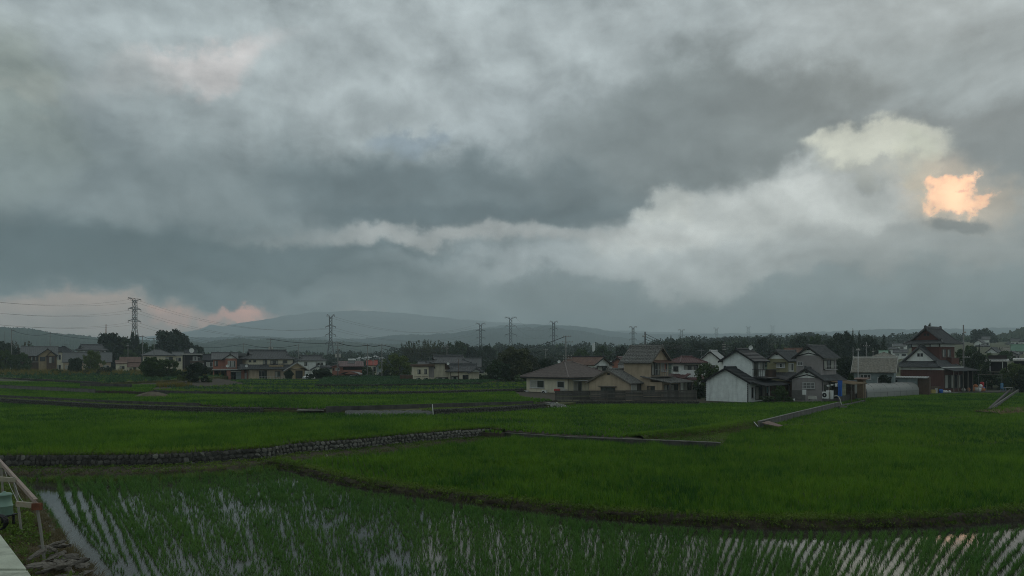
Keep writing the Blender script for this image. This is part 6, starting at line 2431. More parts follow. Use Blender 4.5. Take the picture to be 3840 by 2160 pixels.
def white_tiled():
    h = House('house', 'white walled tiled house behind and right of the big tiled house', 1124, 1424, 222, -6)
    x1 = h.X(1222)
    h.box('wall', 0, x1, 0, 7, -0.8, h.Z(1353), M['white'])
    h.irimoya(0, x1, 0, 7, h.Z(1352), h.Z(1343), h.Z(1335), 1.6, M['tile'], rib=0.45, over=0.7)
    h.window(('F', 0.0), h.X(1140), h.X(1152), h.Z(1371), h.Z(1358), 2, M['frame'], True)
    h.window(('F', 0.0), h.X(1185), h.X(1212), h.Z(1368), h.Z(1360), 4, M['frame'], True)
    h.box('gable_wing', h.X(1166), h.X(1210), -2.5, 0.2, -0.8, h.Z(1384), M['white'])
    h.gable(h.X(1166), h.X(1210), -2.5, 1.0, h.Z(1384), h.Z(1372), 'y', M['tile'], M['white'], over=0.5, gover=0.4, rib=0.45)
    h.shed_roof(h.X(1200), h.X(1240), -1.5, 0.1, h.Z(1378), h.Z(1370), M['tile'], rib=0.45, name='lower_roof')


white_tiled()


def solar_house():
    h = House('house', 'salmon house with maroon roof carrying a solar water heater', 1246, 1428, 190, 0)
    x1 = h.X(1358); Dp = 7.0
    h.box('wall', 0, x1, 0, Dp, -0.5, h.Z(1373), M['salmon'])
    mb = MB()
    h.plane(mb, [(h.X(1268), -1.2, h.Z(1374)), (x1 + 0.5, -1.2, h.Z(1374)), (x1 + 0.5, 3.5, h.Z(1354)), (h.X(1268), 3.5, h.Z(1354))], 0.14, 0.45)
    h.plane(mb, [(x1 + 0.5, Dp + 0.6, h.Z(1374)), (h.X(1268), Dp + 0.6, h.Z(1374)), (h.X(1268), 3.5, h.Z(1354)), (x1 + 0.5, 3.5, h.Z(1354))], 0.14, 0.45)
    h.plane(mb, [(-0.5, Dp + 0.6, h.Z(1376)), (-0.5, -0.6, h.Z(1376)), (h.X(1272), -0.6, h.Z(1366)), (h.X(1272), Dp + .6, h.Z(1366))], 0.14, 0.45)
    roof = h.add('roof', mb, M['maroon'])
    h.window(('F', 0.0), h.X(1258), h.X(1274), h.Z(1389), h.Z(1379), 2, M['alu'], True)
    h.window(('F', 0.0), h.X(1248), h.X(1253), h.Z(1389), h.Z(1380), 1, M['frame'])
    h.box('balcony_recess_shade', h.X(1287), x1 + 0.02, -0.06, 0.0, h.Z(1388), h.Z(1375), M['dark'])  # flat dark sheet on the wall, standing in for shade behind the balcony
    h.box('balcony_wall', h.X(1289), h.X(1357), -1.3, -1.15, h.Z(1402), h.Z(1387), M['salmon'])
    h.box('balcony_floor', h.X(1289), h.X(1357), -1.15, 0.0, h.Z(1402), h.Z(1400), M['salmon'])
    h.box('shutter', h.X(1291), h.X(1324), -0.10, -0.02, 0, h.Z(1408), M['teal'])
    h.box('pier', h.X(1278), h.X(1289), -0.5, 0, -0.4, h.Z(1402), M['salmon'])
    h.window(('F', 0.0), h.X(1263), h.X(1272), 0.1, h.Z(1410), 1, M['frame'], sill=False, name='door')
    # solar water heater
    q = empty('solar_water_heater', 'solar water heater with white tank on the maroon roof', 'water heater', D(1318, 1360, 189))
    MB().slab([(-0.85, -0.9, -0.15), (0.85, -0.9, -0.15), (0.8, 0.3, 0.55), (-0.8, 0.3, 0.55)], 0.08).build('collector', M['slate'], q)
    MB().box(-0.04, 0.04, -0.9, 0.3, 0.0, 0.05).build('collector_bar', M['alu'], q)
    t = MB().tube([(-0.95, 0.5, 0.75), (0.95, 0.5, 0.75)], 0.28, 10).build('tank', M['whitep'], q)
    MB().box(-0.8, -0.7, 0.2, 0.7, -0.2, 0.6).box(0.7, 0.8, 0.2, 0.7, -0.2, 0.6).build('stand', M['steel'], q)
    # arched carport
    c = empty('carport', 'arched polycarbonate carport in front of the salmon house', 'carport', D(1318, 1428, 182))
    mb = MB()
    n = 10
    for k in range(n):
        a0, a1 = pi * (0.12 + 0.76 * k / n), pi * (0.12 + 0.76 * (k + 1) / n)
        mb.slab([(-2.6 * cos(a0), -2.2, 1.2 + 1.05 * sin(a0)), (-2.6 * cos(a1), -2.2, 1.2 + 1.05 * sin(a1)), (-2.6 * cos(a1), 2.2, 1.2 + 1.05 * sin(a1)), (-2.6 * cos(a0), 2.2, 1.2 + 1.05 * sin(a0))], 0.03)
    mb.slab([(-5.0, -2.2, 1.35), (-2.35, -2.2, 1.72), (-2.35, 2.2, 1.72), (-5.0, 2.2, 1.35)], 0.03)
    mb.build('canopy', pm('smoked_panel', (0.10, 0.105, 0.10), rough=0.4, var=0.1, scale=2), c)
    for x in (-4.8, -2.3, 2.3):
        for y in (-2.0, 2.0):
            MB().box(x - 0.05, x + 0.05, y - 0.05, y + 0.05, -0.5, 1.55).build('post', M['frame'], c)
    for k in range(4):
        y = -2.1 + k * 1.4
        MB().tube([(-2.6 * cos(pi * (0.12 + 0.076 * i)), y, 1.17 + 1.05 * sin(pi * (0.12 + 0.076 * i))) for i in range(11)], 0.04, 4).build('rib', M['frame'], c)


solar_house()


def car(label, px, base, Y, rz, paint):
    s = 1.0
    c = empty('parked_car', label, 'car', D(px, base, Y), rz)
    prof = [(-2.05, 0.30), (-2.08, 0.62), (-1.95, 0.80), (-1.15, 0.92), (-0.55, 1.36), (0.75, 1.42), (1.45, 1.05), (1.95, 0.98), (2.08, 0.70), (2.05, 0.30)]
    mb = MB()
    n = len(prof)
    for y, k in ((-0.82, 0), (0.82, 1)):
        mb.v += [(x, y * (0.86 if z > 1.0 else 1.0), z) for x, z in prof]
    mb.f = [tuple(range(n)), tuple(range(2 * n - 1, n - 1, -1))] + [((i + 1) % n, i, n + i, n + (i + 1) % n) for i in range(n)]
    mb.build('body', paint, c)
    for y in (-0.80, 0.80):
        sg = -1 if y < 0 else 1
        MB().add([(-1.0, y * 1.0, 0.95), (1.25, y, 1.02), (0.7, y * 0.9, 1.35), (-0.5, y * 0.9, 1.30), (-1.0, y * 0.97, 0.95), (1.25, y * .97, 1.02), (0.7, y * 0.87, 1.35), (-0.5, y * 0.87, 1.30)],
                 [(0, 1, 2, 3), (7, 6, 5, 4), (0, 4, 5, 1), (2, 6, 7, 3), (1, 5, 6, 2), (3, 7, 4, 0)]).build('side_window', glass_m, c)
    for x in (-1.3, 1.3):
        for y in (-0.78, 0.78):
            w = MB().tube([(x, y - 0.1, 0.31), (x, y + 0.1, 0.31)], 0.31, 14).build('wheel', M['blackp'], c)
            MB().tube([(x, y - 0.12, 0.31), (x, y + 0.12, 0.31)], 0.18, 10).build('rim', M['alu'], w)
    for y in (-0.6, 0.6):
        MB().box(-2.10, -2.04, y - 0.14, y + 0.14, 0.62, 0.78).build('headlight', M['alu'], c)
        MB().box(2.04, 2.10, y - 0.12, y + 0.12, 0.66, 0.86).build('tail_light', M['crimson'], c)
    return c


car('white hatchback parked under the arched carport', 1326, 1427, 184, 0.35, M['whitep'])
car('white car nose beside the pruned pine at the big tiled house', 1164, 1424, 183, 1.2, M['whitep'])

small_house(1377, 1412, 1352, 1366, 1432, 245, 'gx', 'redroof', 'cream', 'cream house with bright red sheet roof behind the poles', 0, two=True, rib=0.5)
small_house(1412, 1430, 1360, 1372, 1430, 240, 'gy', 'slate', 'teal', 'pale green gabled annex beside the red-roofed house', 0, win=1)
for i, (a, b, rg, ev, lb, w) in enumerate([(1338, 1366, 1338, 1345, 'far white block with grey roof above the maroon roof', 'white'), (1368, 1392, 1336, 1342, 'far pale apartment block in the middle of the valley cluster', 'white'),
                                           (1394, 1420, 1333, 1340, 'far pale houses row below the hillside', 'teal'), (1422, 1440, 1338, 1344, 'far white house at the right of the valley cluster', 'white')]):
    small_house(a, b, rg, ev, 1365, 430 + i * 9, 'hip', 'tin', w, lb, 0, rib=None, win=3, group='far houses in the valley')


def cream_house():
    h = House('house', 'cream house with flat-roofed wing and tiled hip-and-gable roofs in the centre', 1626, 1440, 158, -6)
    # flat wing on the left
    a, b = h.X(1551), h.X(1604)
    h.box('flat_wing', a, b, -1.5, 5.0, -0.5, h.Z(1375), M['cream'])
    h.box('flat_roof', a - 0.4, b + 1.3, -1.9, 5.3, h.Z(1374), h.Z(1366), M['brown'])
    h.box('recess', b + 0.003, 0.02, -0.6, 5.0, -0.5, h.Z(1375), M['grey'])
    for x0, x1, y0, y1 in ((1564, 1575, 1401, 1385), (1588, 1599, 1401, 1384), (1560, 1573, 1430, 1416), (1587, 1602, 1430, 1416)):
        h.window(('F', -1.5), h.X(x0), h.X(x1), h.Z(y0), h.Z(y1), 2, M['frame'], True)
    h.box('string_course', a - 0.05, b + 0.05, -1.56, -1.5, h.Z(1413), h.Z(1411), M['brown'])
    for x in (1553, 1578, 1602):
        h.box('pilaster', h.X(x), h.X(x) + 0.14, -1.58, -1.5, 0, h.Z(1376), M['cream'])
    # main block
    x1 = h.X(1752); Dp = 7.5
    e = h.Z(1361)
    h.box('wall', 0, x1, 0, Dp, -0.5, e, M['cream'])
    h.irimoya(0, x1, 0, Dp, e, h.Z(1349), h.Z(1337), 1.5, M['tile'], rib=0.36, over=0.8, gablem=M['ochre'])
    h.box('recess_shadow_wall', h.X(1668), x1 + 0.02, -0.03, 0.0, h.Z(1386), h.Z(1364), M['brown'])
    h.window(('F', 0.0), h.X(1633), h.X(1680), h.Z(1427), h.Z(1415), 4, M['frame'], True)
    h.window(('F', 0.0), h.X(1627), h.X(1632), h.Z(1381), h.Z(1375), 2, M['frame'])
    # right wing
    c, d = h.X(1681), h.X(1790)
    h.box('right_wing', c, d, -3.0, 1.0, -0.5, h.Z(1392), M['cream'])
    h.irimoya(c, d, -3.0, 1.5, h.Z(1392), h.Z(1381), h.Z(1369), 1.2, M['tile'], rib=0.36, over=0.7, gablem=M['ochre'])
    h.window(('F', -3.0), h.X(1686), h.X(1712), h.Z(1433), h.Z(1411), 3, M['frame'], True)
    h.window(('F', -3.0), h.X(1728), h.X(1750), h.Z(1433), h.Z(1405), 2, M['frame'], sill=False, name='door')
    h.box('window_hood', h.X(1684), h.X(1716), -3.5, -3.0, h.Z(1410), h.Z(1408), M['brown'])
    h.gable(h.X(1755), h.X(1798), -3.8, 0, h.Z(1393), h.Z(1382), 'y', M['tile'], M['white'], over=0.5, gover=0.4, rib=0.36)
    h.pipe(c + 0.1, -3.06, 0, h.Z(1393))
    h.box('stone_base', b + 0.02, 0, -1.3, -0.6, -0.5, h.Z(1415), pm('pale_stone', (0.40, 0.37, 0.29), var=0.35, scale=4))


cream_house()
small_house(1738, 1800, 1345, 1370, 1430, 185, 'gx', 'slate', 'grey', 'plain grey roofed building behind the cream house', 0, rib=None)
small_house(1572, 1606, 1356, 1364, 1430, 182, 'gx', 'tile', 'white', 'low tiled roof showing behind the flat-roofed wing', 0, rib=0.5, win=1)
low_wall('garden_wall', 'brown board garden wall left of the cream house', [D(1499, 1434, 160)[:2], D(1551, 1434, 159)[:2]], 1.4, 2.95, 0.15, M['brown'], M['trim'])

# hillside houses at the right and others between
G_ = 'houses on the right hillside'
HS = [
    (3654, 3684, 1274, 1284, 1306, 330, 'gy', 'slate', 'white', 'white gabled house on the right hillside, lower of the pair', 18),
    (3684, 3710, 1262, 1271, 1306, 336, 'gx', 'slate', 'white', 'white two storey house with grey roof on the hillside skyline', 0),
    (3660, 3708, 1291, 1298, 1318, 310, 'hip', 'tile', 'white', 'tiled house just below the white hillside pair', 0),
    (3700, 3738, 1304, 1318, 1338, 255, 'gy', 'tile', 'white', 'pale gabled house left of the yellow gable', 20),
    (3741, 3757, 1305, 1320, 1336, 262, 'gy', 'corr', 'ochre', 'narrow yellow gabled house on the right hillside', 10),
    (3758, 3786, 1302, 1313, 1336, 268, 'gx', 'corr', 'grey', 'grey brown roofed house right of the yellow gable', 0),
    (3794, 3842, 1292, 1312, 1335, 250, 'gx', 'greenroof', 'white', 'barn with broad pale green roof at the right edge', 0),
    (3776, 3812, 1318, 1326, 1350, 215, 'gy', 'slate', 'grey', 'grey blank-walled gable house above the dark carport', 12),
    (3792, 3822, 1270, 1277, 1296, 380, 'gx', 'tile', 'white', 'distant house under the wooded hill at right', 0),
    (3824, 3850, 1273, 1280, 1298, 370, 'hip', 'darktile', 'white', 'dark roofed distant house at the right picture edge', 0),
    (3772, 3794, 1283, 1289, 1302, 345, 'hip', 'tile', 'white', 'small distant house left of the pale green roof', 0),
    (3322, 3368, 1301, 1308, 1330, 300, 'hip', 'tile', 'white', 'tiled house on the slope left of the red house', 0),
    (3352, 3392, 1288, 1296, 1312, 340, 'gx', 'slate', 'white', 'white house higher up the slope left of the red house', 0),
    (3352, 3402, 1312, 1320, 1340, 270, 'gx', 'tile', 'white', 'white walled house close behind the red house roof', 0),
    (3345, 3362, 1283, 1288, 1300, 360, 'gy', 'tin', 'white', 'tiny pale gable on the slope left of the red house', 0),
    (3392, 3402, 1281, 1284, 1300, 370, 'flat', 'tin', 'white', 'small white box building on the slope left of the red house', 0),
    (3278, 3350, 1322, 1336, 1370, 190, 'hip', 'corr', 'cream', 'broad brown roofed house right behind the corrugated roof', 0),
    (3300, 3326, 1315, 1324, 1360, 215, 'gx', 'greenroof', 'ochre', 'small ochre gable with greenish roof behind the corrugated roof', 0),
]
for (a, b, rg, ev, bs, Y, k, rm_, wm, lb, v) in HS:
    small_house(a, b, rg, ev, bs, Y, k, rm_, wm, lb, v, rib=0.6, win=2, group=G_)


def right_carport():
    h = House('open_shed', 'open shed with long pale roof edge and slim white posts at right', 3700, 1398, 150, 0, cat='shed')
    a, b = h.X(3688), h.X(3784)
    h.shed_roof(a, b, -1.0, 5.0, h.Z(1352), h.Z(1346), M['tin'], rib=0.5)
    h.box('fascia', a, b, -1.05, -1.0, h.Z(1356), h.Z(1352), M['trim'])
    for x in (3711, 3757):
        h.box('post', h.X(x), h.X(x) + 0.14, -0.8, -0.66, -0.5, h.Z(1356), M['alu'])
    h.box('back_wall', a + 0.5, b - 0.3, 4.0, 4.15, -0.5, h.Z(1350), M['dark'])
    h.box('upper_wall', h.X(3706), h.X(3776), 2.0, 3.9, h.Z(1346), h.Z(1332), M['dark'])
    h.box('platform', h.X(3668), h.X(3775), -1.4, 3.9, h.Z(1396), h.Z(1393), M['wood'])
    g = House('open_shed', 'second open shed roof running out of the right picture edge', 3800, 1400, 148, 0, cat='shed')
    g.shed_roof(g.X(3798), g.X(3880), -1.0, 5.0, g.Z(1348), g.Z(1343), M['tin'], rib=0.5)
    g.box('fascia', g.X(3798), g.X(3880), -1.05, -1.0, g.Z(1354), g.Z(1348), M['trim'])
    g.box('back_wall', g.X(3802), g.X(3880), 4.0, 4.1, -0.5, g.Z(1348), M['dark'])
    for x in (3800, 3846):
        g.box('post', g.X(x), g.X(x) + 0.12, -0.8, -0.68, -0.5, g.Z(1354), M['wood'])


right_carport()
# ---------------------------------------------------------------- fence, heap and other things in the fields
def plank_fence():
    Y0, Y1 = 93.5, 92.5
    a = Vector(D(2082, 1516, Y0)); b = Vector(D(2612, 1514, Y1))
    L = (b - a).length
    ang = atan2(b.y - a.y, b.x - a.x)
    root = empty('plank_fence', 'long weathered black plank fence in front of the beige house', 'fence', (a.x, a.y, 0.72), ang)
    black = pm('charred_plank', (0.078, 0.072, 0.064), var=0.5, scale=2.5, stain=0.5, stain_col=(0.012, 0.012, 0.012), rand=0.35)
    rr = random.Random(31)
    nb = 8
    rows = 8
    for k in range(nb):
        x0, x1 = L * k / nb, L * (k + 1) / nb
        for j in range(rows):
            z = 0.52 + j * 0.155 + rr.uniform(-0.012, 0.012) + 0.06 * (x0 / L)
            o = MB().box(0.015, x1 - x0 - 0.015, -0.03 - 0.02 * (j % 2), 0.0, 0, 0.138).build('plank', black, root)
            o.location = (x0, -0.02, z)
            o.rotation_euler = (rr.uniform(-0.10, 0.06), rr.uniform(-0.005, 0.005), 0)
    for k in range(nb + 1):
        x = L * k / nb
        MB().box(x - 0.05, x + 0.05, 0.0, 0.10, -0.2, 1.72 + 0.06 * k / nb).build('post', M['wood'], root)
    MB().box(-0.1, L + 0.1, -0.08, 0.10, 1.80, 1.84).build('top_rail', black, root)
    return a, b


FA, FB = plank_fence()
stone_wall('stone_wall', 'black stone footing under the long plank fence', [(FA.x - 0.2, FA.y - 0.25), (FB.x + 0.2, FB.y - 0.25)], 0.66, 1.22, 0.34, 0, DROCKS, dark_stone_m, 41)
pale_stone_m = mat('pale_rubble', (0.34, 0.335, 0.30), 0.9, 0.35, 5.0, bump=0.4, rand=0.35)
PROCKS = [rock_mesh('stone', 120 + i, pale_stone_m, 0.8) for i in range(8)]
rp = Vector(D(2088, 1530, 87))
heap = empty('rubble_heap', 'heap of pale broken stones at the left end of the plank fence', 'rubble', (rp.x, rp.y, 0.72))
rr = random.Random(17)
for k in range(110):
    a = rr.uniform(0, 6.28); q = sqrt(rr.random())
    x, y = 1.45 * q * cos(a), 0.9 * q * sin(a)
    z = 0.62 * max(0, 1 - q) * rr.uniform(0.55, 1.0) + 0.04
    o = link('stone', PROCKS[k % 8], heap)
    o.location = (x, y, z)
    o.rotation_euler = (rr.uniform(0, 6), rr.uniform(0, 6), rr.uniform(0, 6))
    s = rr.uniform(0.16, 0.36)
    o.scale = (s, s, s * 0.8)
for k in range(14):
    o = link('stone', PROCKS[k % 8], heap)
    o.location = (rr.uniform(1.2, 2.3), rr.uniform(-0.7, 0.3), 0.06)
    s = rr.uniform(0.12, 0.22); o.scale = (s, s, s)


def slab_thing(name, label, pts, z, t, m, cat):
    c = Vector((sum(p[0] for p in pts) / len(pts), sum(p[1] for p in pts) / len(pts), 0))
    o = MB().prism([(p[0] - c.x, p[1] - c.y) for p in pts], -t, 0).build(name, m)
    o.location = (c.x, c.y, z)
    return tag(o, label, cat)


slab_thing('concrete_slab', 'pale concrete slab bridging the ditch left of the kerb wall', gl([(1112, 1540), (1215, 1540), (1205, 1533), (1125, 1533)], 1.12), 1.18, 0.1, cap_m, 'slab')
slab_thing('concrete_slab', 'pale concrete strip beside the rubble heap', gl([(1985, 1510), (2060, 1514), (2066, 1510), (1995, 1506)], 1.1), 1.16, 0.1, cap_m, 'slab')
slab_thing('gravel_patch', 'grey dirt yard patch left of the rubble heap', gl([(1960, 1516), (2075, 1521), (2085, 1508), (1990, 1503)], 1.0), 1.10, 0.3, gravel_m, 'ground patch')['kind'] = 'structure'
slab_thing('rusty_sheet', 'rusty brown sheet lying on the bank at the diagonal wall', gl([(2856, 1588), (2918, 1602), (2936, 1598), (2880, 1580)], 0.9), 0.96, 0.03, M['rust'], 'sheet')


def stick(name, label, a, b, r, m, cat):
    A, B = Vector(a), Vector(b)
    o = MB().tube([(0, 0, 0), (B - A) * 0.5 + Vector((0.004, 0, 0)), B - A], r, 7, r * 0.9).build(name, m)
    o.location = A
    return tag(o, label, cat)


stick('white_pole', 'white marker pole standing at the end of the gravel slope', D(1625, 1560, 75), D(1621, 1516, 75), 0.05, M['whitep'], 'pole')
stick('white_stick', 'white stick leaning on the sloping earth bank', D(2843, 1600, 64), D(2827, 1582, 64.6), 0.035, M['whitep'], 'stick')
stick('stake', 'short pale wooden stake on the bank below the long stone wall', D(1227, 1720, 47), D(1225, 1704, 47), 0.04, M['trim'], 'stake')
stick('white_pole', 'short white pipe by the dark wall of the far left plots', D(309, 1442, 140), D(308, 1430, 140), 0.09, M['whitep'], 'pole')


def ladder():
    a0, a1 = Vector(D(1113, 1694, 48.6)), Vector(D(1097, 1649, 49.6))
    b0, b1 = Vector(D(1137, 1694, 48.6)), Vector(D(1117, 1648, 49.6))
    root = empty('ladder', 'small aluminium ladder leaning on the long stone wall', 'ladder', a0)
    for p, q in ((a0, a1), (b0, b1)):
        MB().bar(p - a0, q - a0, 0.05).build('rail', M['alu'], root)
    for k in range(5):
        t = 0.12 + k * 0.19
        MB().bar(a0.lerp(a1, t) - a0, b0.lerp(b1, t) - a0, 0.035).build('rung', M['alu'], root)


ladder()


def bent_pipe():
    p = Vector(D(3146, 1530, 91))
    o = MB().tube([(-0.5, 0.2, 1.45), (-0.2, 0.15, 1.5), (0.0, 0.1, 1.4), (0.12, 0, 1.1), (0.18, -0.1, 0.75), (0.22, -0.2, 0.4)], 0.06, 8).build('bent_pipe', M['trim'])
    o.location = p
    tag(o, 'bent pale water pipe hooked over the diagonal concrete wall', 'pipe')
    q = Vector(D(3160, 1532, 89.5))
    r = empty('water_trough', 'small pale concrete trough below the bent water pipe', 'trough', (q.x, q.y, 0.40))
    for k, (x0, x1, y0, y1) in enumerate(((-0.4, 0.4, -0.3, -0.22), (-0.4, 0.4, 0.22, 0.3), (-0.4, -0.32, -0.22, 0.22), (0.32, 0.4, -0.22, 0.22))):
        MB().box(x0, x1, y0, y1, 0, 0.35).build('side', cap_m, r)
    MB().box(-0.32, 0.32, -0.22, 0.22, 0.02, 0.08).build('floor', cap_m, r)


bent_pipe()


def tunnel():
    a = Vector(D(3252, 1496, 112.0)); b = Vector(D(3446, 1485, 121.0))
    d = b - a; L = Vector((d.x, d.y)).length
    root = empty('plastic_tunnel', 'long arched plastic greenhouse tunnel at the edge of the rice', 'greenhouse', (a.x, a.y, 0.40), atan2(d.y, d.x))
    film = bpy.data.materials.new('greenhouse_film')
    film.use_nodes = True
    nt = film.node_tree
    bb = nt.nodes['Principled BSDF']
    bb.inputs['Base Color'].default_value = (0.46, 0.46, 0.43, 1)
    bb.inputs['Roughness'].default_value = 0.45
    tr = nt.nodes.new('ShaderNodeBsdfTranslucent'); tr.inputs[0].default_value = (0.5, 0.5, 0.47, 1)
    tp = nt.nodes.new('ShaderNodeBsdfTransparent')
    m1 = nt.nodes.new('ShaderNodeMixShader'); m1.inputs[0].default_value = 0.35
    m2 = nt.nodes.new('ShaderNodeMixShader')
    n = nt.nodes.new('ShaderNodeTexNoise'); n.inputs['Scale'].default_value = 2.0; n.inputs['Detail'].default_value = 6
    mr = nt.nodes.new('ShaderNodeMapRange'); mr.inputs[1].default_value = 0.35; mr.inputs[2].default_value = 0.7; mr.inputs[3].default_value = 0.04; mr.inputs[4].default_value = 0.22
    nt.links.new(n.outputs['Fac'], mr.inputs[0]); nt.links.new(mr.outputs[0], m2.inputs[0])
    nt.links.new(bb.outputs[0], m1.inputs[1]); nt.links.new(tr.outputs[0], m1.inputs[2])
    nt.links.new(m1.outputs[0], m2.inputs[1]); nt.links.new(tp.outputs[0], m2.inputs[2])
    nt.links.new(m2.outputs[0], nt.nodes['Material Output'].inputs[0])
    w, hgt = 3.2, 2.25

    def arc(t):
        # straight skirts, then a rounded top
        if t < 0.18: return (0, t / 0.18 * 0.9)
        if t > 0.82: return (w, (1 - t) / 0.18 * 0.9)
        u = (t - 0.18) / 0.64 * pi
        return (w / 2 - w / 2 * cos(u), 0.9 + (hgt - 0.9) * sin(u) ** 0.85)
    T_ = [i / 24 for i in range(25)]
    mb = MB()
    nx = 24
    rr = random.Random(4)
    v = []
    for i in range(nx + 1):
        x = L * i / nx
        sag = 0.03 * (i % 2)
        for t in T_:
            y, z = arc(t)
            v.append((x + rr.uniform(-.02, .02), y, z - sag * (z / hgt) + rr.uniform(-0.012, 0.012)))
    m_ = len(T_)
    f = [(i * m_ + k, (i + 1) * m_ + k, (i + 1) * m_ + k + 1, i * m_ + k + 1) for i in range(nx) for k in range(m_ - 1)]
    c = 0
    mb.add(v, f)
    mb.build('film', film, root, smooth=True)
    for xx in (0.0, L):
        e = MB()
        P = [(xx, *arc(t)) for t in T_]
        e.add(P + [(xx + 0.01, p[1], p[2]) for p in P], [tuple(range(m_)), tuple(range(2 * m_ - 1, m_ - 1, -1))])
        e.build('end_sheet', film, root)
    for k in range(9):
        x = L * k / 8
        MB().tube([(x, *arc(t)) for t in T_[::2]], 0.03, 5).build('hoop', M['steel'], root)
    for y, z in ((-0.02, 0.9), (w / 2, hgt), (w + 0.02, 0.9)):
        MB().tube([(0, y, z), (L, y, z)], 0.025, 5).build('rail', M['steel'], root)


tunnel()


def box_unit(name, label, px, base, Y, w, d, hgt, m, cat, rz=0.0, grille=True, legs=0.06):
    r = empty(name, label, cat, D(px, base, Y), rz)
    MB().box(-w / 2, w / 2, -d / 2, d / 2, legs, hgt).build('casing', m, r)
    if grille:
        g = MB()
        n = 12
        for k in range(n):
            a0, a1 = 2 * pi * k / n, 2 * pi * (k + 1) / n
            rad = min(w, hgt) * 0.36
            cx, cz = -w * 0.12, (hgt + legs) / 2
            g.add([(cx + rad * cos(a0), -d / 2 - 0.012, cz + rad * sin(a0)), (cx + rad * cos(a1), -d / 2 - 0.012, cz + rad * sin(a1)),
                   (cx + rad * 0.25 * cos(a1), -d / 2 - 0.02, cz + rad * 0.25 * sin(a1)), (cx + rad * 0.25 * cos(a0), -d / 2 - 0.02, cz + rad * 0.25 * sin(a0))], [(0, 1, 2, 3)])
        g.build('fan_grille', M['blackp'], r)
    for x in (-w * 0.4, w * 0.4):
        MB().box(x - 0.04, x + 0.04, -d / 2, d / 2, -0.1, legs - 0.002).build('foot', M['steel'], r)
    return r


box_unit('air_conditioner', 'outdoor air conditioner at the left corner of the hip-roofed house', 1972, 1482, 117.6, 0.85, 0.35, 0.75, M['whitep'], 'air conditioner', -0.6)
box_unit('air_conditioner', 'outdoor air conditioner below the middle of the hip-roofed house wall', 2042, 1482, 114.0, 0.85, 0.35, 0.75, M['whitep'], 'air conditioner', -0.6)
box_unit('air_conditioner', 'outdoor air conditioner beside the grey house garden door', 3097, 1496, 97.0, 0.85, 0.35, 0.95, M['whitep'], 'air conditioner', -0.85)
box_unit('washing_machine', 'white washing machine under the tan awning of the grey house', 3112, 1497, 97.2, 0.7, 0.6, 1.15, M['whitep'], 'washing machine', -0.85, grille=False)
box_unit('storage_box', 'pale low storage box against the grey house gable wall', 3047, 1498, 95.6, 1.0, 0.4, 0.45, M['trim'], 'box', -0.8, grille=False)
box_unit('water_heater', 'white gas water heater hung on the grey house gable wall', 3016, 1480, 97.0, 0.42, 0.25, 0.65, M['whitep'], 'water heater', -0.8, grille=False, legs=0.0)
box_unit('crate', 'red plastic crate on the low bench by the hip-roofed house', 2090, 1468, 110.5, 0.9, 0.5, 0.38, M['crimson'], 'crate', -0.6, grille=False)
box_unit('bench', 'pale low bench beside the red crate at the hip-roofed house', 2112, 1468, 110.2, 1.0, 0.5, 0.32, M['trim'], 'bench', -0.6, grille=False)
box_unit('bucket', 'small white bucket at the left corner of the grey house', 2976, 1502, 96.0, 0.22, 0.22, 0.26, M['whitep'], 'bucket', 0, grille=False, legs=0.0)


def cloth(name, label, px, top, bot, Y, wpx, m, rz=-0.5, folds=5, cat='cloth'):
    s = Y / F
    r = D(px, bot, Y)
    w, hgt = wpx * s, (bot - top) * s
    n, k = 18, 8
    mb = MB()
    v = []
    for j in range(k + 1):
        for i in range(n + 1):
            x = -w / 2 + w * i / n
            v.append((x * (1 - 0.15 * sin(pi * j / k)), 0.07 * sin(i * folds * 2 * pi / n + j * 0.4) * (0.4 + j / k) + 0.03, hgt * (1 - j / k)))
    f = [(j * (n + 1) + i, j * (n + 1) + i + 1, (j + 1) * (n + 1) + i + 1, (j + 1) * (n + 1) + i) for j in range(k) for i in range(n)]
    q = len(v)
    v += [(p[0], p[1] + 0.015, p[2]) for p in v]
    f += [tuple(q + i for i in reversed(g)) for g in f]
    mb.add(v, f)
    o = mb.build(name, m, None, True)
    o.location = r
    o.rotation_euler = (0, 0, rz)
    return tag(o, label, cat)


cloth('tarpaulin', 'bright blue tarpaulin hanging from the tan awning of the grey house', 3150, 1427, 1492, 97.5, 17, M['blue'], -0.5, 3, 'tarpaulin')
cloth('towel', 'turquoise towel drying under the white house porch roof', 2875, 1452, 1474, 101, 6, pm('turquoise_cloth', (0.16, 0.42, 0.40), var=0.1, scale=4), -0.5, 2, 'towel')
cloth('towel', 'long white towel drying under the white house porch roof', 2884, 1450, 1482, 101.4, 7, M['whitep'], -0.5, 2, 'towel')
for i, (x, t_, b_, m_, lb) in enumerate([(3106, 1443, 1450, 'whitep', 'white socks on the pole under the tan awning'), (3120, 1440, 1446, 'whitep', 'small white cloth on the pole under the tan awning'),
                                          (3136, 1438, 1450, 'whitep', 'white shirt at the right end of the drying pole')]):
    cloth('laundry', lb, x, t_, b_, 96.2, 9, M[m_], -0.4, 2, 'laundry')
stick('drying_pole', 'horizontal drying pole under the tan awning of the grey house', D(3098, 1447, 96.2), D(3142, 1438, 97.0), 0.025, M['alu'], 'pole')
stick('drying_post', 'upright post carrying the drying pole', D(3110, 1498, 96.6), D(3110, 1444, 96.6), 0.035, M['wood'], 'post')


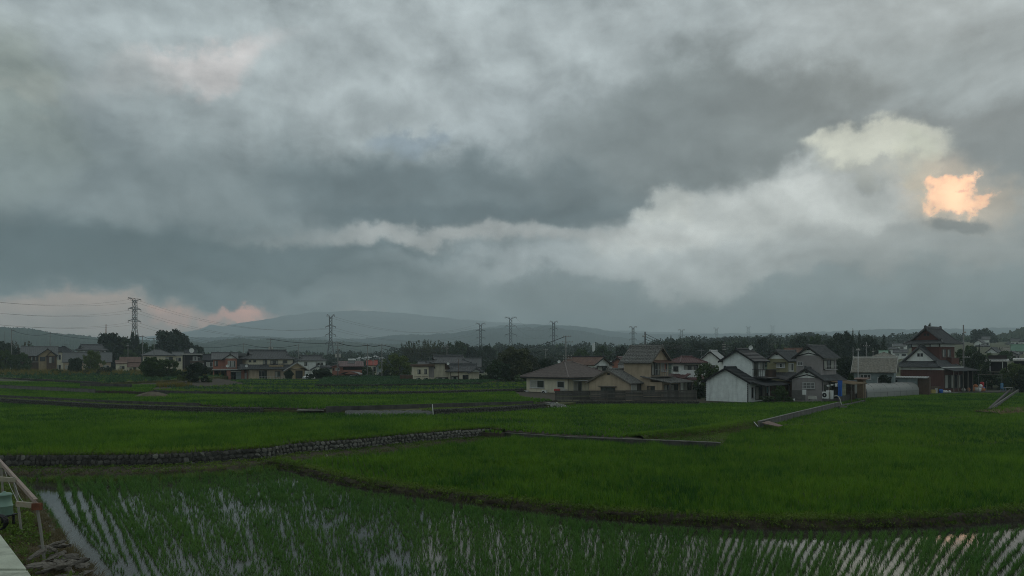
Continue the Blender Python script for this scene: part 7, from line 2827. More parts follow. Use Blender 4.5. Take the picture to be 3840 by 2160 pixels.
def hut():
    h = House('hut', 'narrow tan board hut right of the blue tarpaulin', 3238, 1480, 104, 12, cat='hut')
    a = h.X(3214)
    h.box('wall', a, 0, 0, 1.4, -0.5, h.Z(1421), M['tan'])
    for k in range(6):
        x = a + (k + 0.5) * (-a) / 6
        h.box('batten', x - 0.02, x + 0.02, -0.03, -0.001, -0.4, h.Z(1422), M['tan'])
    h.shed_roof(a - 0.5, 0.5, -0.5, 1.8, h.Z(1421), h.Z(1417), M['rust'], rib=0.3)
    h2 = House('board_screen', 'dark upright board screen between the tarpaulin and the tan hut', 3205, 1486, 101, 10, cat='screen')
    for k in range(14):
        x = h2.X(3172) + k * (-h2.X(3172)) / 14
        h2.box('board', x, x + (-h2.X(3172)) / 14 - 0.015, 0.02 * (k % 2), 0.04 + 0.02 * (k % 2), -0.6, h2.Z(1436) - 0.05 * (k % 3), M['brown'])
    h2.box('rail', h2.X(3172), 0, 0.062, 0.12, 0.4, 0.5, M['wood'])


hut()
low_wall('concrete_wall', 'dark garden wall between the grey house yard and the plastic tunnel', [D(3150, 1500, 96)[:2], D(3252, 1484, 112)[:2]], 0.6, 1.55, 0.2, dark_conc_m)

# right-hand ditch walls and lower field edge
R_A, R_B = G(3712, 1549, 0.45), G(3792, 1466, 0.55)
low_wall('concrete_wall', 'long concrete ditch wall running away at the right edge of the rice', [R_A, R_B], 0.0, 0.95, 0.25, dark_conc_m)
low_wall('concrete_wall', 'second thin ditch wall right of the long one', [(R_A[0] + 1.5, R_A[1] + 2), (R_B[0] + 1.5, R_B[1])], 0.0, 0.90, 0.2, conc_m)
struct(strip('earth_bank', gl([(3750, 1556), (3790, 1552), (3850, 1546), (3960, 1538)], 0.45), [(-0.2, 0.3), (0.1, 0.60), (0.6, 0.74), (2.2, 0.78), (3.6, 0.3)], mat('ochre_bank', (0.14, 0.095, 0.04), 0.95, 0.4, 2.0, bump=0.5), 0.08, 0.4, 51))
scatter('ochre_grass', along(gl([(3750, 1556), (3790, 1552), (3850, 1546), (3960, 1538)], 0.45), -0.2, 3.0, 700, 52, 0.66), DRY + GRASS[:1] + RICE_L[:1], 'withered ochre grass on the bank at the right picture edge', 'grass', 0.6, 1.2, 0.3, 52)
dm = MB().lathe([(1.9, -0.2), (1.7, 0.05), (1.2, 0.38), (0.6, 0.62), (0.15, 0.72)], 14).build('dirt_mound', mat('mound_earth', (0.13, 0.105, 0.075), 0.95, 0.35, 1.5, bump=0.6), None, True)
dm.location = (*G(572, 1486, 1.3), 1.22)
dm.scale = (1.5, 0.9, 1.0)
struct(dm)
struct(slab_thing('yard', 'bare yard', [D(3420, 1480, 122)[:2], D(3640, 1472, 128)[:2], D(3800, 1466, 132)[:2], D(3800, 1450, 150)[:2], D(3180, 1450, 150)[:2], D(3190, 1478, 118)[:2]], 0.68, 1.2, mat('yard_earth', (0.11, 0.10, 0.085), 0.95, 0.35, 1.0, stain=0.4), 'ground'))

# things in the yard of the red house
SACK = None


def sack(label, px, base, Y, w, m, seed):
    rr = random.Random(seed)
    mb = MB()
    n, k = 10, 6
    v = []
    for j in range(k + 1):
        t = j / k
        rad = 0.5 * (sin(pi * (0.12 + 0.80 * t)) ** 0.6)
        for i in range(n):
            a = 2 * pi * i / n
            q = rad * rr.uniform(0.9, 1.1)
            v.append((q * cos(a), q * sin(a) * 0.8, t * 0.8))
    f = [(j * n + i, j * n + (i + 1) % n, (j + 1) * n + (i + 1) % n, (j + 1) * n + i) for j in range(k) for i in range(n)]
    f += [tuple(range(n - 1, -1, -1)), tuple(k * n + i for i in range(n))]
    mb.add(v, f)
    o = mb.build('sack', m, None, True)
    p = D(px, base, Y)
    o.location = p
    o.scale = (w, w, w)
    o.rotation_euler = (rr.uniform(-.2, .2), rr.uniform(-.2, .2), rr.uniform(0, 6))
    return tag(o, label, 'sack', 'filled sacks at the field edge')


for i, (x, b_, w, m_, lb) in enumerate([
        (3612, 1469, 0.8, 'trim', 'small pale sack lying apart on the left of the sack row'), (3636, 1469, 0.95, 'orange', 'leftmost orange sack of the row'),
        (3648, 1468, 1.0, 'orange', 'second orange sack of the row'), (3642, 1460, 0.85, 'orange', 'orange sack on top of the left pair'),
        (3660, 1467, 1.0, 'trim', 'tan sack in the middle of the row'), (3657, 1459, 0.8, 'orange', 'upper orange sack in the middle of the row'),
        (3670, 1467, 1.05, 'whitep', 'large white printed sack'), (3676, 1461, 0.8, 'whitep', 'white sack lying on top at the right'), (3684, 1467, 0.9, 'orange', 'rightmost orange sack by the red drum')]):
    sack(lb, x, b_, 131.5, w, M[m_], i)


def drum(name, label, px, base, Y, rad, hgt, m, cat, bands=3):
    r = empty(name, label, cat, D(px, base, Y))
    prof = [(rad * 0.96, 0), (rad, 0.03)]
    for k in range(1, bands):
        z = hgt * k / bands
        prof += [(rad, z - 0.03), (rad * 1.05, z), (rad, z + 0.03)]
    prof += [(rad, hgt - 0.03), (rad * 0.96, hgt)]
    MB().lathe(prof, 18).build('shell', m, r, True)
    MB().lathe([(rad * 0.9, hgt - 0.01), (rad * 0.9, hgt + 0.02), (rad * 0.3, hgt + 0.05)], 18).build('lid', m, r)
    return r


drum('drum', 'bright red drum standing behind the sacks', 3683, 1451, 132.4, 0.30, 0.85, M['crimson'], 'drum')
drum('tub', 'blue tub under the red drum', 3684, 1468, 132.2, 0.42, 0.75, M['blue'], 'tub', 2)
drum('bucket', 'blue bucket before the red house corner', 3529, 1470, 125.5, 0.28, 0.6, M['blue'], 'bucket', 2)


def chair():
    r = empty('garden_chair', 'light blue slatted garden chair at the field edge on the right', 'chair', D(3761, 1464, 133), 0.2)
    m = pm('light_blue_paint', (0.10, 0.26, 0.42), rough=0.5, var=0.1, scale=3)
    for k in range(5):
        MB().box(-0.28 + k * 0.12, -0.28 + k * 0.12 + 0.09, 0.2, 0.24, 0.5, 1.45).build('back_slat', m, r)
    MB().box(-0.3, 0.3, -0.3, 0.24, 0.45, 0.5).build('seat', m, r)
    for x in (-0.27, 0.23):
        for y in (-0.28, 0.19):
            MB().box(x, x + 0.05, y, y + 0.05, -0.1, 0.45).build('leg', m, r)
    t = empty('garden_table', 'low pale garden table right of the blue chair', 'table', D(3780, 1462, 132.5))
    MB().box(-0.7, 0.7, -0.35, 0.35, 0.62, 0.68).build('top', M['trim'], t)
    for x in (-0.6, 0.55):
        for y in (-0.3, 0.25):
            MB().box(x, x + 0.05, y, y + 0.05, -0.1, 0.62).build('leg', M['steel'], t)


chair()
box_unit('crate', 'yellow crate beside the red house porch', 3499, 1472, 124.5, 0.6, 0.5, 0.6, M['yellow'], 'crate', 0, grille=False, legs=0)
box_unit('board', 'leaning pale board beside the yellow crate', 3511, 1472, 124.6, 0.5, 0.08, 0.85, M['trim'], 'board', 0.3, grille=False, legs=0)
box_unit('workbench', 'brown workbench with junk before the red house wall', 3508, 1470, 126.4, 1.6, 0.7, 1.1, M['brown'], 'workbench', 0, grille=False, legs=0.3)
box_unit('rack', 'dark wooden rack at the right end of the plastic tunnel', 3462, 1482, 122.4, 1.2, 1.0, 2.1, M['dark'], 'rack', 0, grille=False, legs=0.2)
for i, (x, b_, lb) in enumerate([(3541, 1464, 'white plastic bag by the blue bucket'), (3549, 1462, 'small white bag right of the blue bucket'), (3560, 1463, 'pale bundle before the veranda')]):
    o = sack(lb, x, b_, 126.5, 0.5, M['whitep'], 40 + i)
    o['group'] = 'white bags at the veranda'
slab_thing('concrete_slab', 'grey concrete slab in the yard of the red house', [D(3540, 1474, 126)[:2], D(3590, 1474, 126)[:2], D(3596, 1470, 129)[:2], D(3552, 1470, 129)[:2]], 0.72, 0.1, cap_m, 'slab')
fr = empty('laundry_rack', 'thin steel drying frame with cross bar behind the sacks', 'rack', D(3700, 1466, 131))
for x in (-1.4, 0.0, 2.7):
    MB().tube([(x, 0, -0.2), (x, 0, 3.0 if x else 1.9)], 0.035, 6).build('post', M['steel'], fr)
MB().tube([(-1.7, 0, 3.0), (2.9, 0, 3.05)], 0.04, 6).build('cross_bar', M['wood'], fr)


for o in list(COL.objects):
    if o.parent is None and o.get('category') in ('sack', 'tub', 'drum', 'bucket', 'chair', 'table', 'workbench', 'rack', 'board') or (o.get('label') or '') == 'yellow crate beside the red house porch':
        if o.location.y > 121 and o.location.x > 60:
            up = {'bright red drum standing behind the sacks': 0.78, 'orange sack on top of the left pair': 0.62, 'upper orange sack in the middle of the row': 0.62, 'white sack lying on top at the right': 0.62}.get(o.get('label'), 0.0)
            o.location.z = 0.68 + up

# ---------------------------------------------------------------- the near left corner
L_SHORE = smooth_line(gl([(520, 2330), (430, 2250), (345, 2160), (300, 2110), (250, 2050), (190, 1978), (140, 1908), (100, 1868), (60, 1838), (20, 1815)], 0.0), 0.4, 3)
struct(strip('shore_bank', L_SHORE, [(-0.15, -0.08), (0.10, 0.08), (0.35, 0.24), (0.8, 0.36), (2.0, 0.40), (6.0, 0.45), (16.0, 0.45)], mat('straw_bank', (0.115, 0.090, 0.058), 0.95, 0.45, 2.2, bump=0.7, bscale=18, stain=0.6, stain_col=(0.045, 0.045, 0.022)), 0.06, 0.3, 61))
scatter('dry_straw', along(L_SHORE, 0.05, 3.2, 3800, 62, 0.33), DRY, 'matted dry straw on the near left bank', 'straw', 0.6, 1.3, 0.6, 62)
sp = along(L_SHORE, 0.6, 8.0, 5200, 63, 0.40)
sp = [p for p in sp if p[1] > 24 or rnd.random() < 0.22]
scatter('bank_weeds', sp, WEED + GRASS + DRY[:1], 'dark weeds on the left bank under the steel frame', 'weeds', 0.6, 1.3, 0.25, 63)


def ledge():
    z = 4.8
    pm_ = mat('peeling_paint', (0.50, 0.53, 0.42), 0.8, 0.18, 3.0, bump=0.3, bscale=40, stain=0.75, stain_col=(0.10, 0.10, 0.075))
    r = empty('terrace_parapet', 'pale green parapet top with peeling paint in the lower left corner', 'parapet', (-5.5, 6.0, 0))

    def q(px, py):
        x, y = G(px, py, z)
        return (x + 5.5, y - 6.0)
    e0, e1, e2, e3 = q(-60, 1925), q(98, 2132), q(103, 2138), q(150, 2212)
    MB().prism([(e0[0] - 4, e0[1]), (e1[0] - 4, e1[1]), e1, e0], z - 0.08, z).build('cap_slab', pm_, r)
    MB().prism([(e2[0] - 4, e2[1]), (e3[0] - 4, e3[1]), e3, e2], z - 0.08, z - 0.004).build('cap_slab', pm_, r)
    MB().prism([(e0[0] - 4, e0[1] - 0.05), (e3[0] - 4, e3[1]), (e3[0] - 0.1, e3[1]), (e0[0] - 0.1, e0[1] - 0.05)], 0, z - 0.085).build('wall', conc_m, r)


ledge()
paint_m = mat('cream_steel_paint', (0.36, 0.33, 0.24), 0.6, 0.25, 4.0, stain=0.75, stain_col=(0.20, 0.075, 0.03))
pink_m = mat('faded_red_oxide', (0.36, 0.28, 0.235), 0.7, 0.3, 4.0, stain=0.6, stain_col=(0.16, 0.07, 0.04))


def steel_frame():
    b1, t1 = Vector(D(172, 2112, 22.1)), Vector(D(136, 1884, 22.1))
    b2, t2 = Vector(D(86, 2012, 25.6)), Vector(D(52, 1790, 25.6))
    b3, t3 = Vector(D(16, 1930, 30.0)), Vector(D(3, 1738, 30.0))
    r = empty('steel_frame', 'rusty cream steel pipe frame on the left bank', 'frame', b1)

    def L(p): return Vector(p) - b1
    for b, t in ((b1, t1), (b2, t2), (b3, t3)):
        MB().tube([L(b) - Vector((0, 0, 0.3)), (L(b) + L(t)) * 0.5, L(t)], 0.043, 10).build('post', mat('galvanised_post', (0.26, 0.25, 0.215), 0.6, 0.2, 4.0, stain=0.5, stain_col=(0.13, 0.09, 0.06)), r)
    # channel beam over the post tops
    def channel(a, b, name, m, hh=0.14):
        a, b = Vector(a), Vector(b)
        d = (b - a).normalized(); sd = d.cross(Vector((0, 0, 1))).normalized(); up = Vector((0, 0, 1))
        mb = MB()
        for (s0, s1, z0, z1) in ((-0.05, 0.05, 0, 0.014), (-0.05, 0.05, hh - 0.014, hh), (-0.05, -0.036, 0.014, hh - 0.014)):
            v = [p + sd * s + up * z for p in (a, b) for s, z in ((s0, z0), (s1, z0), (s1, z1), (s0, z1))]
            mb.add(v, [(0, 1, 2, 3), (7, 6, 5, 4), (0, 4, 5, 1), (1, 5, 6, 2), (2, 6, 7, 3), (3, 7, 4, 0)])
        return mb.build(name, m, r)
    ext = (t3 - t2).normalized() * 3
    channel(L(t1) + Vector((0.05, -0.1, 0)), L(t3) + ext, 'beam', pink_m, 0.12)
    for t, dx in ((t1, -0.62), (t2, -0.66), (t3, -0.7)):
        channel(L(t) + Vector((0.12, -0.02, -0.17)), L(t) + Vector((dx, 0.06, -0.13)), 'arm', paint_m, 0.15)
    MB().box(-0.13, 0.13, -0.06, 0.06, 0, 0.2).build('end_plate', mat('rust_steel', (0.16, 0.06, 0.03), 0.85, 0.4, 6.0), r).location = L(t1) + Vector((0.10, -0.12, -0.2))
    for a, b in (((t1 + Vector((-0.5, 0, -0.1))), t3 + Vector((0.1, 0, -0.1))), ((t1 + Vector((-0.3, 0, -0.12))), t2 + Vector((0, 0, -0.15)))):
        MB().tube([L(a), (L(a) + L(b)) * 0.5 + Vector((0, 0, -0.12)), L(b)], 0.010, 5).build('cable', M['trim'], r)


steel_frame()


def green_drum():
    p = D(16, 1930, 26.5)
    r = empty('compost_bin', 'pale green plastic bin with lid on a black stand at the left edge', 'bin', p)
    m = mat('pale_green_plastic', (0.22, 0.34, 0.27), 0.45, 0.08, 3.0, stain=0.25, stain_col=(0.12, 0.17, 0.13))
    MB().lathe([(0.26, 0), (0.275, 0.02), (0.262, 0.30), (0.275, 0.31), (0.272, 0.34), (0.25, 0.35), (0.22, 0.66), (0.235, 0.67), (0.235, 0.70)], 24).build('body', m, r, True)
    MB().lathe([(0.245, 0.69), (0.245, 0.73), (0.20, 0.77), (0.06, 0.79), (0.05, 0.83)], 24).build('lid', m, r, True)
    for x, y in ((-0.2, -0.2), (0.2, -0.2), (-0.2, 0.2), (0.2, 0.2)):
        MB().box(x - 0.03, x + 0.03, y - 0.03, y + 0.03, -0.9, -0.03).build('stand_leg', M['blackp'], r)
    MB().box(-0.3, 0.3, -0.3, 0.3, -0.03, -0.002).build('stand_top', M['blackp'], r)
    q = empty('hose_coil', 'coil of black hose below the pale green bin', 'hose', D(-2, 1990, 22.5))
    for k in range(4):
        MB().tube([(0.22 * cos(a), 0.05 * k - 0.1, 0.25 + 0.22 * sin(a)) for a in np.linspace(0, 2 * pi, 16)], 0.025, 6).build('loop', M['blackp'], q)


green_drum()

# heap of weathered wood at the water edge
old_wood_m = mat('silvered_wood', (0.175, 0.155, 0.13), 0.9, 0.55, 9.0, bump=1.0, bscale=16, stain=0.85, stain_col=(0.035, 0.028, 0.022), rand=0.3, streak='x')


def slab_wood(seed):
    rr = random.Random(seed)
    mb = MB()
    n, k = 9, 8
    v = []
    for i in range(n + 1):
        t = i / n
        w = 0.13 * (0.75 + 0.5 * sin(pi * t)) * rr.uniform(0.85, 1.15)
        hh = 0.06 * rr.uniform(0.7, 1.3)
        ox, oz = rr.uniform(-.02, .02), 0.03 * sin(t * 3)
        for j in range(k):
            a = 2 * pi * j / k
            v.append((t - 0.5 + rr.uniform(-.05, .05), ox + w * cos(a) * rr.uniform(0.55, 1.25), oz + hh * sin(a) * rr.uniform(0.4, 1.3)))
    f = [(i * k + j, i * k + (j + 1) % k, (i + 1) * k + (j + 1) % k, (i + 1) * k + j) for i in range(n) for j in range(k)]
    f += [tuple(range(k - 1, -1, -1)), tuple(n * k + j for j in range(k))]
    mb.add(v, f)
    return mb.mesh('driftwood', old_wood_m)


WOODS = [slab_wood(700 + i) for i in range(6)]
rr = random.Random(9)
spec = [(158, 2082, .9, .5, 'long grey slab leaning over the left side of the wood heap'), (200, 2072, .8, .2, 'silvered slab at the back of the wood heap'), (232, 2080, .9, -.2, 'pale slab behind the steel post'),
        (250, 2098, .8, .1, 'split slab in the upper middle of the wood heap'), (205, 2100, 1.1, -.5, 'long slab crossing the steel post foot'), (140, 2118, .9, 1.1, 'dark upright slab at the left of the wood heap'),
        (170, 2120, .7, .9, 'short dark slab under the crossing one'), (262, 2118, 1.0, .15, 'thick pale slab on the right of the wood heap'), (225, 2132, .9, -.1, 'knotty slab in the middle of the wood heap'),
        (190, 2140, .9, .3, 'cracked slab low in the wood heap'), (275, 2140, 1.0, .1, 'broad pale slab near the water edge'), (240, 2152, 1.0, -.2, 'lower middle slab of the wood heap'),
        (300, 2158, .8, .2, 'slab closest to the water edge'), (205, 2165, 1.0, .4, 'slab at the bottom picture edge'), (150, 2155, .8, .8, 'dark leaning slab at the bottom left of the wood heap'),
        (262, 2172, 1.0, -.1, 'pale slab cut by the bottom picture edge'), (222, 2090, .6, .5, 'short splinter across the top of the wood heap'), (180, 2095, .7, -.2, 'narrow dark slab left of the steel post'),
        (285, 2122, .7, .3, 'narrow slab at the upper right of the wood heap'), (250, 2138, .7, -.4, 'short pale block in the middle of the wood heap'), (215, 2148, .7, .6, 'crooked splinter low in the wood heap'), (310, 2145, .7, -.1, 'outer slab touching the water')]
for i, (x, y, ln, a, lb) in enumerate(spec):
    gx_, gy_ = G(x, y, 0.45)
    o = link('driftwood', WOODS[i % 6])
    o.location = (gx_, gy_, 0.46 + 0.07 * (i % 3) + 0.05 * ((i * 7) % 4))
    o.scale = (ln * rr.uniform(0.6, 1.0), rr.uniform(0.5, 0.95), rr.uniform(0.6, 1.0))
    o.rotation_euler = (rr.uniform(-.6, .6), rr.uniform(-.35, .35), a + rr.uniform(-.3, .3))
    tag(o, lb, 'wood', 'weathered wood heap')
# ---------------------------------------------------------------- poles, pylons, wires
pole_g = 'utility poles of the village'


def utility_pole(label, px, top, base, Y, arms=((0.3, 1.6),), rz=0.0, transformer=False, steps=True, lamp=False, r=0.15, m=None, name='utility_pole', sided=0):
    s = Y / F
    z0 = H + (YH - base) * s
    hgt = (base - top) * s
    root = empty(name, label, 'pole', ((px - 1920) * s, Y, z0), rz, pole_g)
    MB().tube([(0, 0, -1.5), (0, 0, hgt * 0.5), (0, 0, hgt)], r, 10, r * 0.62).build('shaft', m or M['concp'], root, True)
    for d, w in arms:
        z = hgt - d
        a = MB().box(-w / 2 + sided * w / 2, w / 2 + sided * w / 2, -0.05 - r * 0.6, -r * 0.6 + 0.03, z - 0.05, z + 0.05).build('crossarm', M['steel'], root)
        for k in (-0.45, -0.15, 0.15, 0.45):
            x = k * w + sided * w / 2
            MB().tube([(x, -r * 0.6 - 0.01, z + 0.05), (x, -r * 0.6 - 0.01, z + 0.25)], 0.06, 6, 0.04).build('insulator', M['trim'], a)
    if transformer:
        for x in (-0.45, 0.45):
            t = MB().lathe([(0.24, -0.5), (0.25, -0.48), (0.25, 0.3), (0.2, 0.36)], 12).build('transformer', M['trim'], root)
            t.location = (x, -0.1, hgt - 3.4)
        MB().box(-0.8, 0.8, -0.2, -0.12, hgt - 3.05, hgt - 2.95).build('bracket', M['steel'], root)
    if steps:
        mb = MB()
        for k in range(12):
            z = 2.0 + k * 0.45
            if z < hgt - 0.4:
                sgn = 1 if k % 2 else -1
                mb.box(min(0, sgn * (r + 0.22)), max(0, sgn * (r + 0.22)), -0.02, 0.02, z, z + 0.035)
        mb.build('step_bolts', M['steel'], root)
    if lamp:
        MB().box(0.05, 0.75, -0.12, 0.02, hgt * 0.45, hgt * 0.45 + 0.1).build('street_lamp_head', M['whitep'], root)
    return root, Vector(((px - 1920) * s, Y, z0 + hgt))


PT = {}


def UP(key, *a, **k):
    PT[key] = utility_pole(*a, **k)[1]


UP('a', 'tall pole with step bolts and grey box at the far left', 43, 1234, 1396, 236, ((0.4, 1.2), (1.6, 1.0)), 0.3, sided=0.8)
UP('b', 'pole with wide crossarms behind the far left house', 188, 1246, 1360, 285, ((0.5, 2.6), (1.5, 1.8), (7.5, 2.2)), 0.1, lamp=False)
UP('c', 'slim grey pole rising from the rust brown roof', 480, 1286, 1400, 246, ((1.0, 0.8),), 0.0, r=0.13)
UP('d', 'pole with short side crossarm left of the slate roof', 535, 1258, 1392, 250, ((0.3, 2.0),), 0.1, sided=-0.6)
UP('e', 'bare pole in front of the tallest dome-shaped tree', 578, 1267, 1392, 252, ((0.3, 1.2),), 0.1, sided=0.4)
UP('f', 'thin far pole above the salmon house', 913, 1287, 1400, 262, ((0.4, 1.0),), 0.0, r=0.13)
UP('g', 'pole with transformers above the big tiled roof ridge', 1015, 1268, 1400, 256, ((0.5, 2.0), (1.6, 1.6)), 0.15, transformer=True, sided=-0.4)
UP('h', 'pole right of the big tiled roof ridge', 1119, 1290, 1410, 256, ((0.4, 2.2), (4.6, 2.0)), 0.1, sided=-0.5)
UP('i', 'stout pole with many crossarms at the maroon-roofed house', 1267, 1281, 1430, 182, ((0.3, 2.4), (0.9, 2.4), (2.0, 1.2), (5.2, 2.6)), 0.1, transformer=True)
UP('j', 'tall pole right of the solar water heater', 1378, 1290, 1432, 190, ((0.4, 1.6), (3.2, 1.0), (4.2, 1.0)), 0.1, sided=-0.6)
UP('k', 'tall dark pole left of the leafy yellow green tree', 1432, 1289, 1440, 184, ((0.4, 2.0), (3.8, 1.2), (4.4, 1.2)), 0.1)
UP('l', 'shorter thin pole between the two tall poles', 1399, 1344, 1434, 186, ((0.6, 0.6),), 0, r=0.11)
UP('m', 'pole above the cream house roof ridge', 1676, 1293, 1400, 232, ((0.6, 2.4), (1.2, 1.0)), 0.1)
UP('n', 'thin rusty pole standing before the cream house', 1720, 1346, 1448, 150, (), 0, r=0.09, steps=False, m=M['brown'])
UP('o', 'big pole bristling with crossarms behind the hip-roofed house', 2122, 1259, 1420, 142, ((0.2, 1.6), (1.2, 2.2), (3.9, 1.8), (4.4, 1.8), (4.9, 1.8)), 0.2, sided=0.3)
UP('p', 'small far pole left of the big bristling pole', 2046, 1307, 1400, 200, ((0.4, 1.2),), 0.1, r=0.13)
UP('q', 'dark pole top behind the beige house ridge', 2419, 1244, 1400, 152, ((1.0, 0.8), (2.6, 1.6)), 0.2, r=0.19, m=M['fascia'], sided=-0.6)
UP('r', 'dark stepped pole behind the white gable house', 2714, 1280, 1400, 165, ((0.8, 0.8), (1.3, 0.9), (1.9, 0.9)), 0.1, m=M['fascia'])
UP('s', 'short thin mast left of the corrugated roof', 3199, 1301, 1400, 170, (), 0, r=0.10, steps=False)
UP('t', 'slim white mast standing before the corrugated roof', 3218, 1306, 1478, 108, ((0.3, 0.5),), 0, r=0.075, steps=False, m=M['alu'])
UP('u', 'mast with cross-shaped top above the corrugated roof', 3249, 1282, 1400, 175, ((1.0, 1.6),), 0, r=0.12)
UP('v', 'thin lamp mast right of the cross-topped mast', 3274, 1304, 1400, 180, ((1.0, 0.5),), 0, r=0.09, steps=False)
UP('w', 'tallest grey pole right of the red house', 3613, 1218, 1462, 136, ((1.5, 0.5), (6.0, 1.6)), 0.2, r=0.17, sided=0.6)
UP('x', 'thin mast at the left picture edge behind the first pole', 18, 1242, 1340, 300, (), 0, r=0.12, steps=False)

wire_m = mat('black_cable', (0.012, 0.012, 0.012), 0.7, 0.1, 1.0)


def wire(label, a, b, sag, r, name='power_cable', n=12):
    a, b = Vector(a), Vector(b)
    pts = []
    for i in range(n + 1):
        t = i / n
        p = (b - a) * t
        p.z -= sag * 4 * t * (1 - t)
        pts.append(p)
    o = MB().tube(pts, r * (1.35 if name == 'power_cable' else 1.0), 4, cap=False).build(name, wire_m)
    o.location = a
    return tag(o, label, 'cable', 'overhead cables')


def dn(v, d): return Vector((v.x, v.y, v.z - d))


W = wire
W('cable from the far left pole to the wide-armed pole', dn(PT['a'], .3), dn(PT['b'], .4), 1.2, .035)
W('cable from the wide-armed pole over to the tree with the pylon', dn(PT['b'], .4), dn(PT['d'], .3), 1.6, .035)
W('low cable from the wide-armed pole to the rust-roof pole', dn(PT['b'], 6.2), dn(PT['c'], .8), 1.0, .035)
W('cable between the two poles left of the slate roof', dn(PT['d'], .1), dn(PT['e'], .1), .5, .05)
W('lower cable between rust-roof pole and slate-roof pole', dn(PT['c'], 1.0), dn(PT['d'], 4.0), .5, .035)
W('cable leaving the bare pole to the thin far pole', dn(PT['e'], .2), dn(PT['f'], .2), 2.2, .035)
W('cable from the thin far pole to the transformer pole side', dn(PT['f'], .2), dn(PT['h'], .3), 1.2, .045)
W('thick cable from the transformer pole to the stout pole', dn(PT['g'], .3), dn(PT['i'], .3), .6, .05)
W('thick cable from the stout pole to the solar heater pole', dn(PT['i'], .3), dn(PT['j'], .3), .5, .055)
W('thick cable between the two tall poles by the red roof', dn(PT['j'], .3), dn(PT['k'], .3), .3, .055)
W('cable from the tall dark pole into the bamboo wood', dn(PT['k'], .3), dn(PT['m'], 1.0), 1.0, .05)
W('lower cable from the tall dark pole into the bamboo wood', dn(PT['k'], 1.2), dn(PT['m'], 2.2), 1.0, .04)
W('cable bundle from the cream house pole to the small far pole', dn(PT['m'], 2.6), dn(PT['p'], .5), 1.5, .05)
W('cable from the small far pole to the bristling pole', dn(PT['p'], .4), dn(PT['o'], 5.0), .6, .04)
W('cable rising from the left to the bristling pole', D(1830, 1308, 260), dn(PT['o'], .1), 1.6, .04)
for i in range(3):
    W('%s sagging cable left of the bristling pole' % ('upper', 'middle', 'lower')[i], D(1960, 1313 + i * 5, 220), dn(PT['o'], 3.9 + i * .5), .8, .03)
W('cable from the bristling pole behind the batten roof', dn(PT['o'], 4.6), D(2330, 1312, 170), 1.0, .04)
for i in range(4):
    W('%s cable fanning right from the dark pole top' % ('first', 'second', 'third', 'fourth')[i], dn(PT['q'], .4 + i * .55), D(2560, 1296 + i * 4, 240), .6, .035)
W('cable from the tallest right pole towards the hillside', dn(PT['w'], 6.0), D(3700, 1286, 260), .8, .04)


def pylon(label, px, top, Y, arm, levels, rz=0.0, base=1352, style=0, bar=0.30):
    """lattice transmission tower; arm = half width of the longest crossarm in photo pixels"""
    s = Y / F
    z0 = H + (YH - base) * s
    hgt = (base - top) * s
    root = empty('transmission_tower', label, 'pylon', ((px - 1920) * s, Y, z0), rz, 'transmission towers')
    w0, w1 = hgt * 0.085, hgt * 0.028
    a = arm * s
    waist = 0.45

    def half(t):
        return w0 + (w1 - w0) * min(1, t / waist) if t < waist else w1
    for sx in (-1, 1):
        for sy in (-1, 1):
            MB().tube([(sx * half(t), sy * half(t), hgt * t) for t in (0, waist, 0.97)], bar * 0.62, 4).build('leg', tower_m, root)
    mb = MB()
    n = 13
    for k in range(n):
        t0, t1 = k / n * 0.97, (k + 1) / n * 0.97
        h0, h1 = half(t0), half(t1)
        for (ax, ay), (bx, by) in (((-1, -1), (1, -1)), ((1, -1), (1, 1)), ((1, 1), (-1, 1)), ((-1, 1), (-1, -1))):
            mb.bar((ax * h0, ay * h0, hgt * t0), (bx * h1, by * h1, hgt * t1), bar * 0.5)
            if k % 2 == 0:
                mb.bar((bx * h0, by * h0, hgt * t0), (ax * h1, ay * h1, hgt * t1), bar * 0.5)
    mb.build('bracing', tower_m, root)
    ends = []
    for t, f in levels:
        z = hgt * t
        L = a * f
        m2 = MB()
        for sx in (-1, 1):
            hh = half(t)
            for sy in (-1, 1):
                m2.bar((sx * hh, sy * hh, z), (sx * L, 0, z + (0.25 if t < 0.99 else 0.9)), bar * 0.6)
                m2.bar((sx * hh, sy * hh, z + hgt * 0.035 * (1 if t < 0.95 else -1)), (sx * L, 0, z + (0.25 if t < 0.99 else 0.9)), bar * 0.5)
        m2.build('crossarm', tower_m, root)
        for sx in (-1, 1):
            MB().tube([(sx * L, 0, z + 0.2), (sx * L, 0, z - hgt * 0.035)], bar * 0.5, 5).build('insulator_string', tower_m, root)
            ends.append((sx, Matrix.Rotation(rz, 3, 'Z') @ Vector((sx * L, 0, z - hgt * 0.03)) + Vector(((px - 1920) * s, Y, z0))))
    return ends


tower_m = mat('galvanised_lattice', (0.10, 0.105, 0.105), 0.6, 0.15, 0.5)
LV = ((0.99, 1.0), (0.80, 1.0), (0.62, 1.0), (0.44, 1.0))
E1 = pylon('tallest lattice pylon seen edge-on above the left trees', 505, 1117, 520, 40, ((0.985, 1.0), (0.80, 1.0), (0.585, 1.0)), 1.48, base=1330, bar=0.36)
E2 = pylon('lattice pylon with four crossarms left of centre', 1240, 1181, 640, 18, ((0.99, 0.75), (0.74, 1.0), (0.56, 1.0), (0.38, 1.0)), 0.15, bar=0.42)
E3 = pylon('first of three pylons standing before the blue ridge', 1802, 1212, 930, 17, ((0.99, 1.0), (0.80, 1.0), (0.60, 1.0), (0.42, 0.9)), 0.1, bar=0.55)
E4 = pylon('tallest of three pylons standing before the blue ridge', 1915, 1187, 820, 21, ((0.985, 1.0), (0.78, 1.0), (0.58, 1.0)), 0.0, bar=0.50)
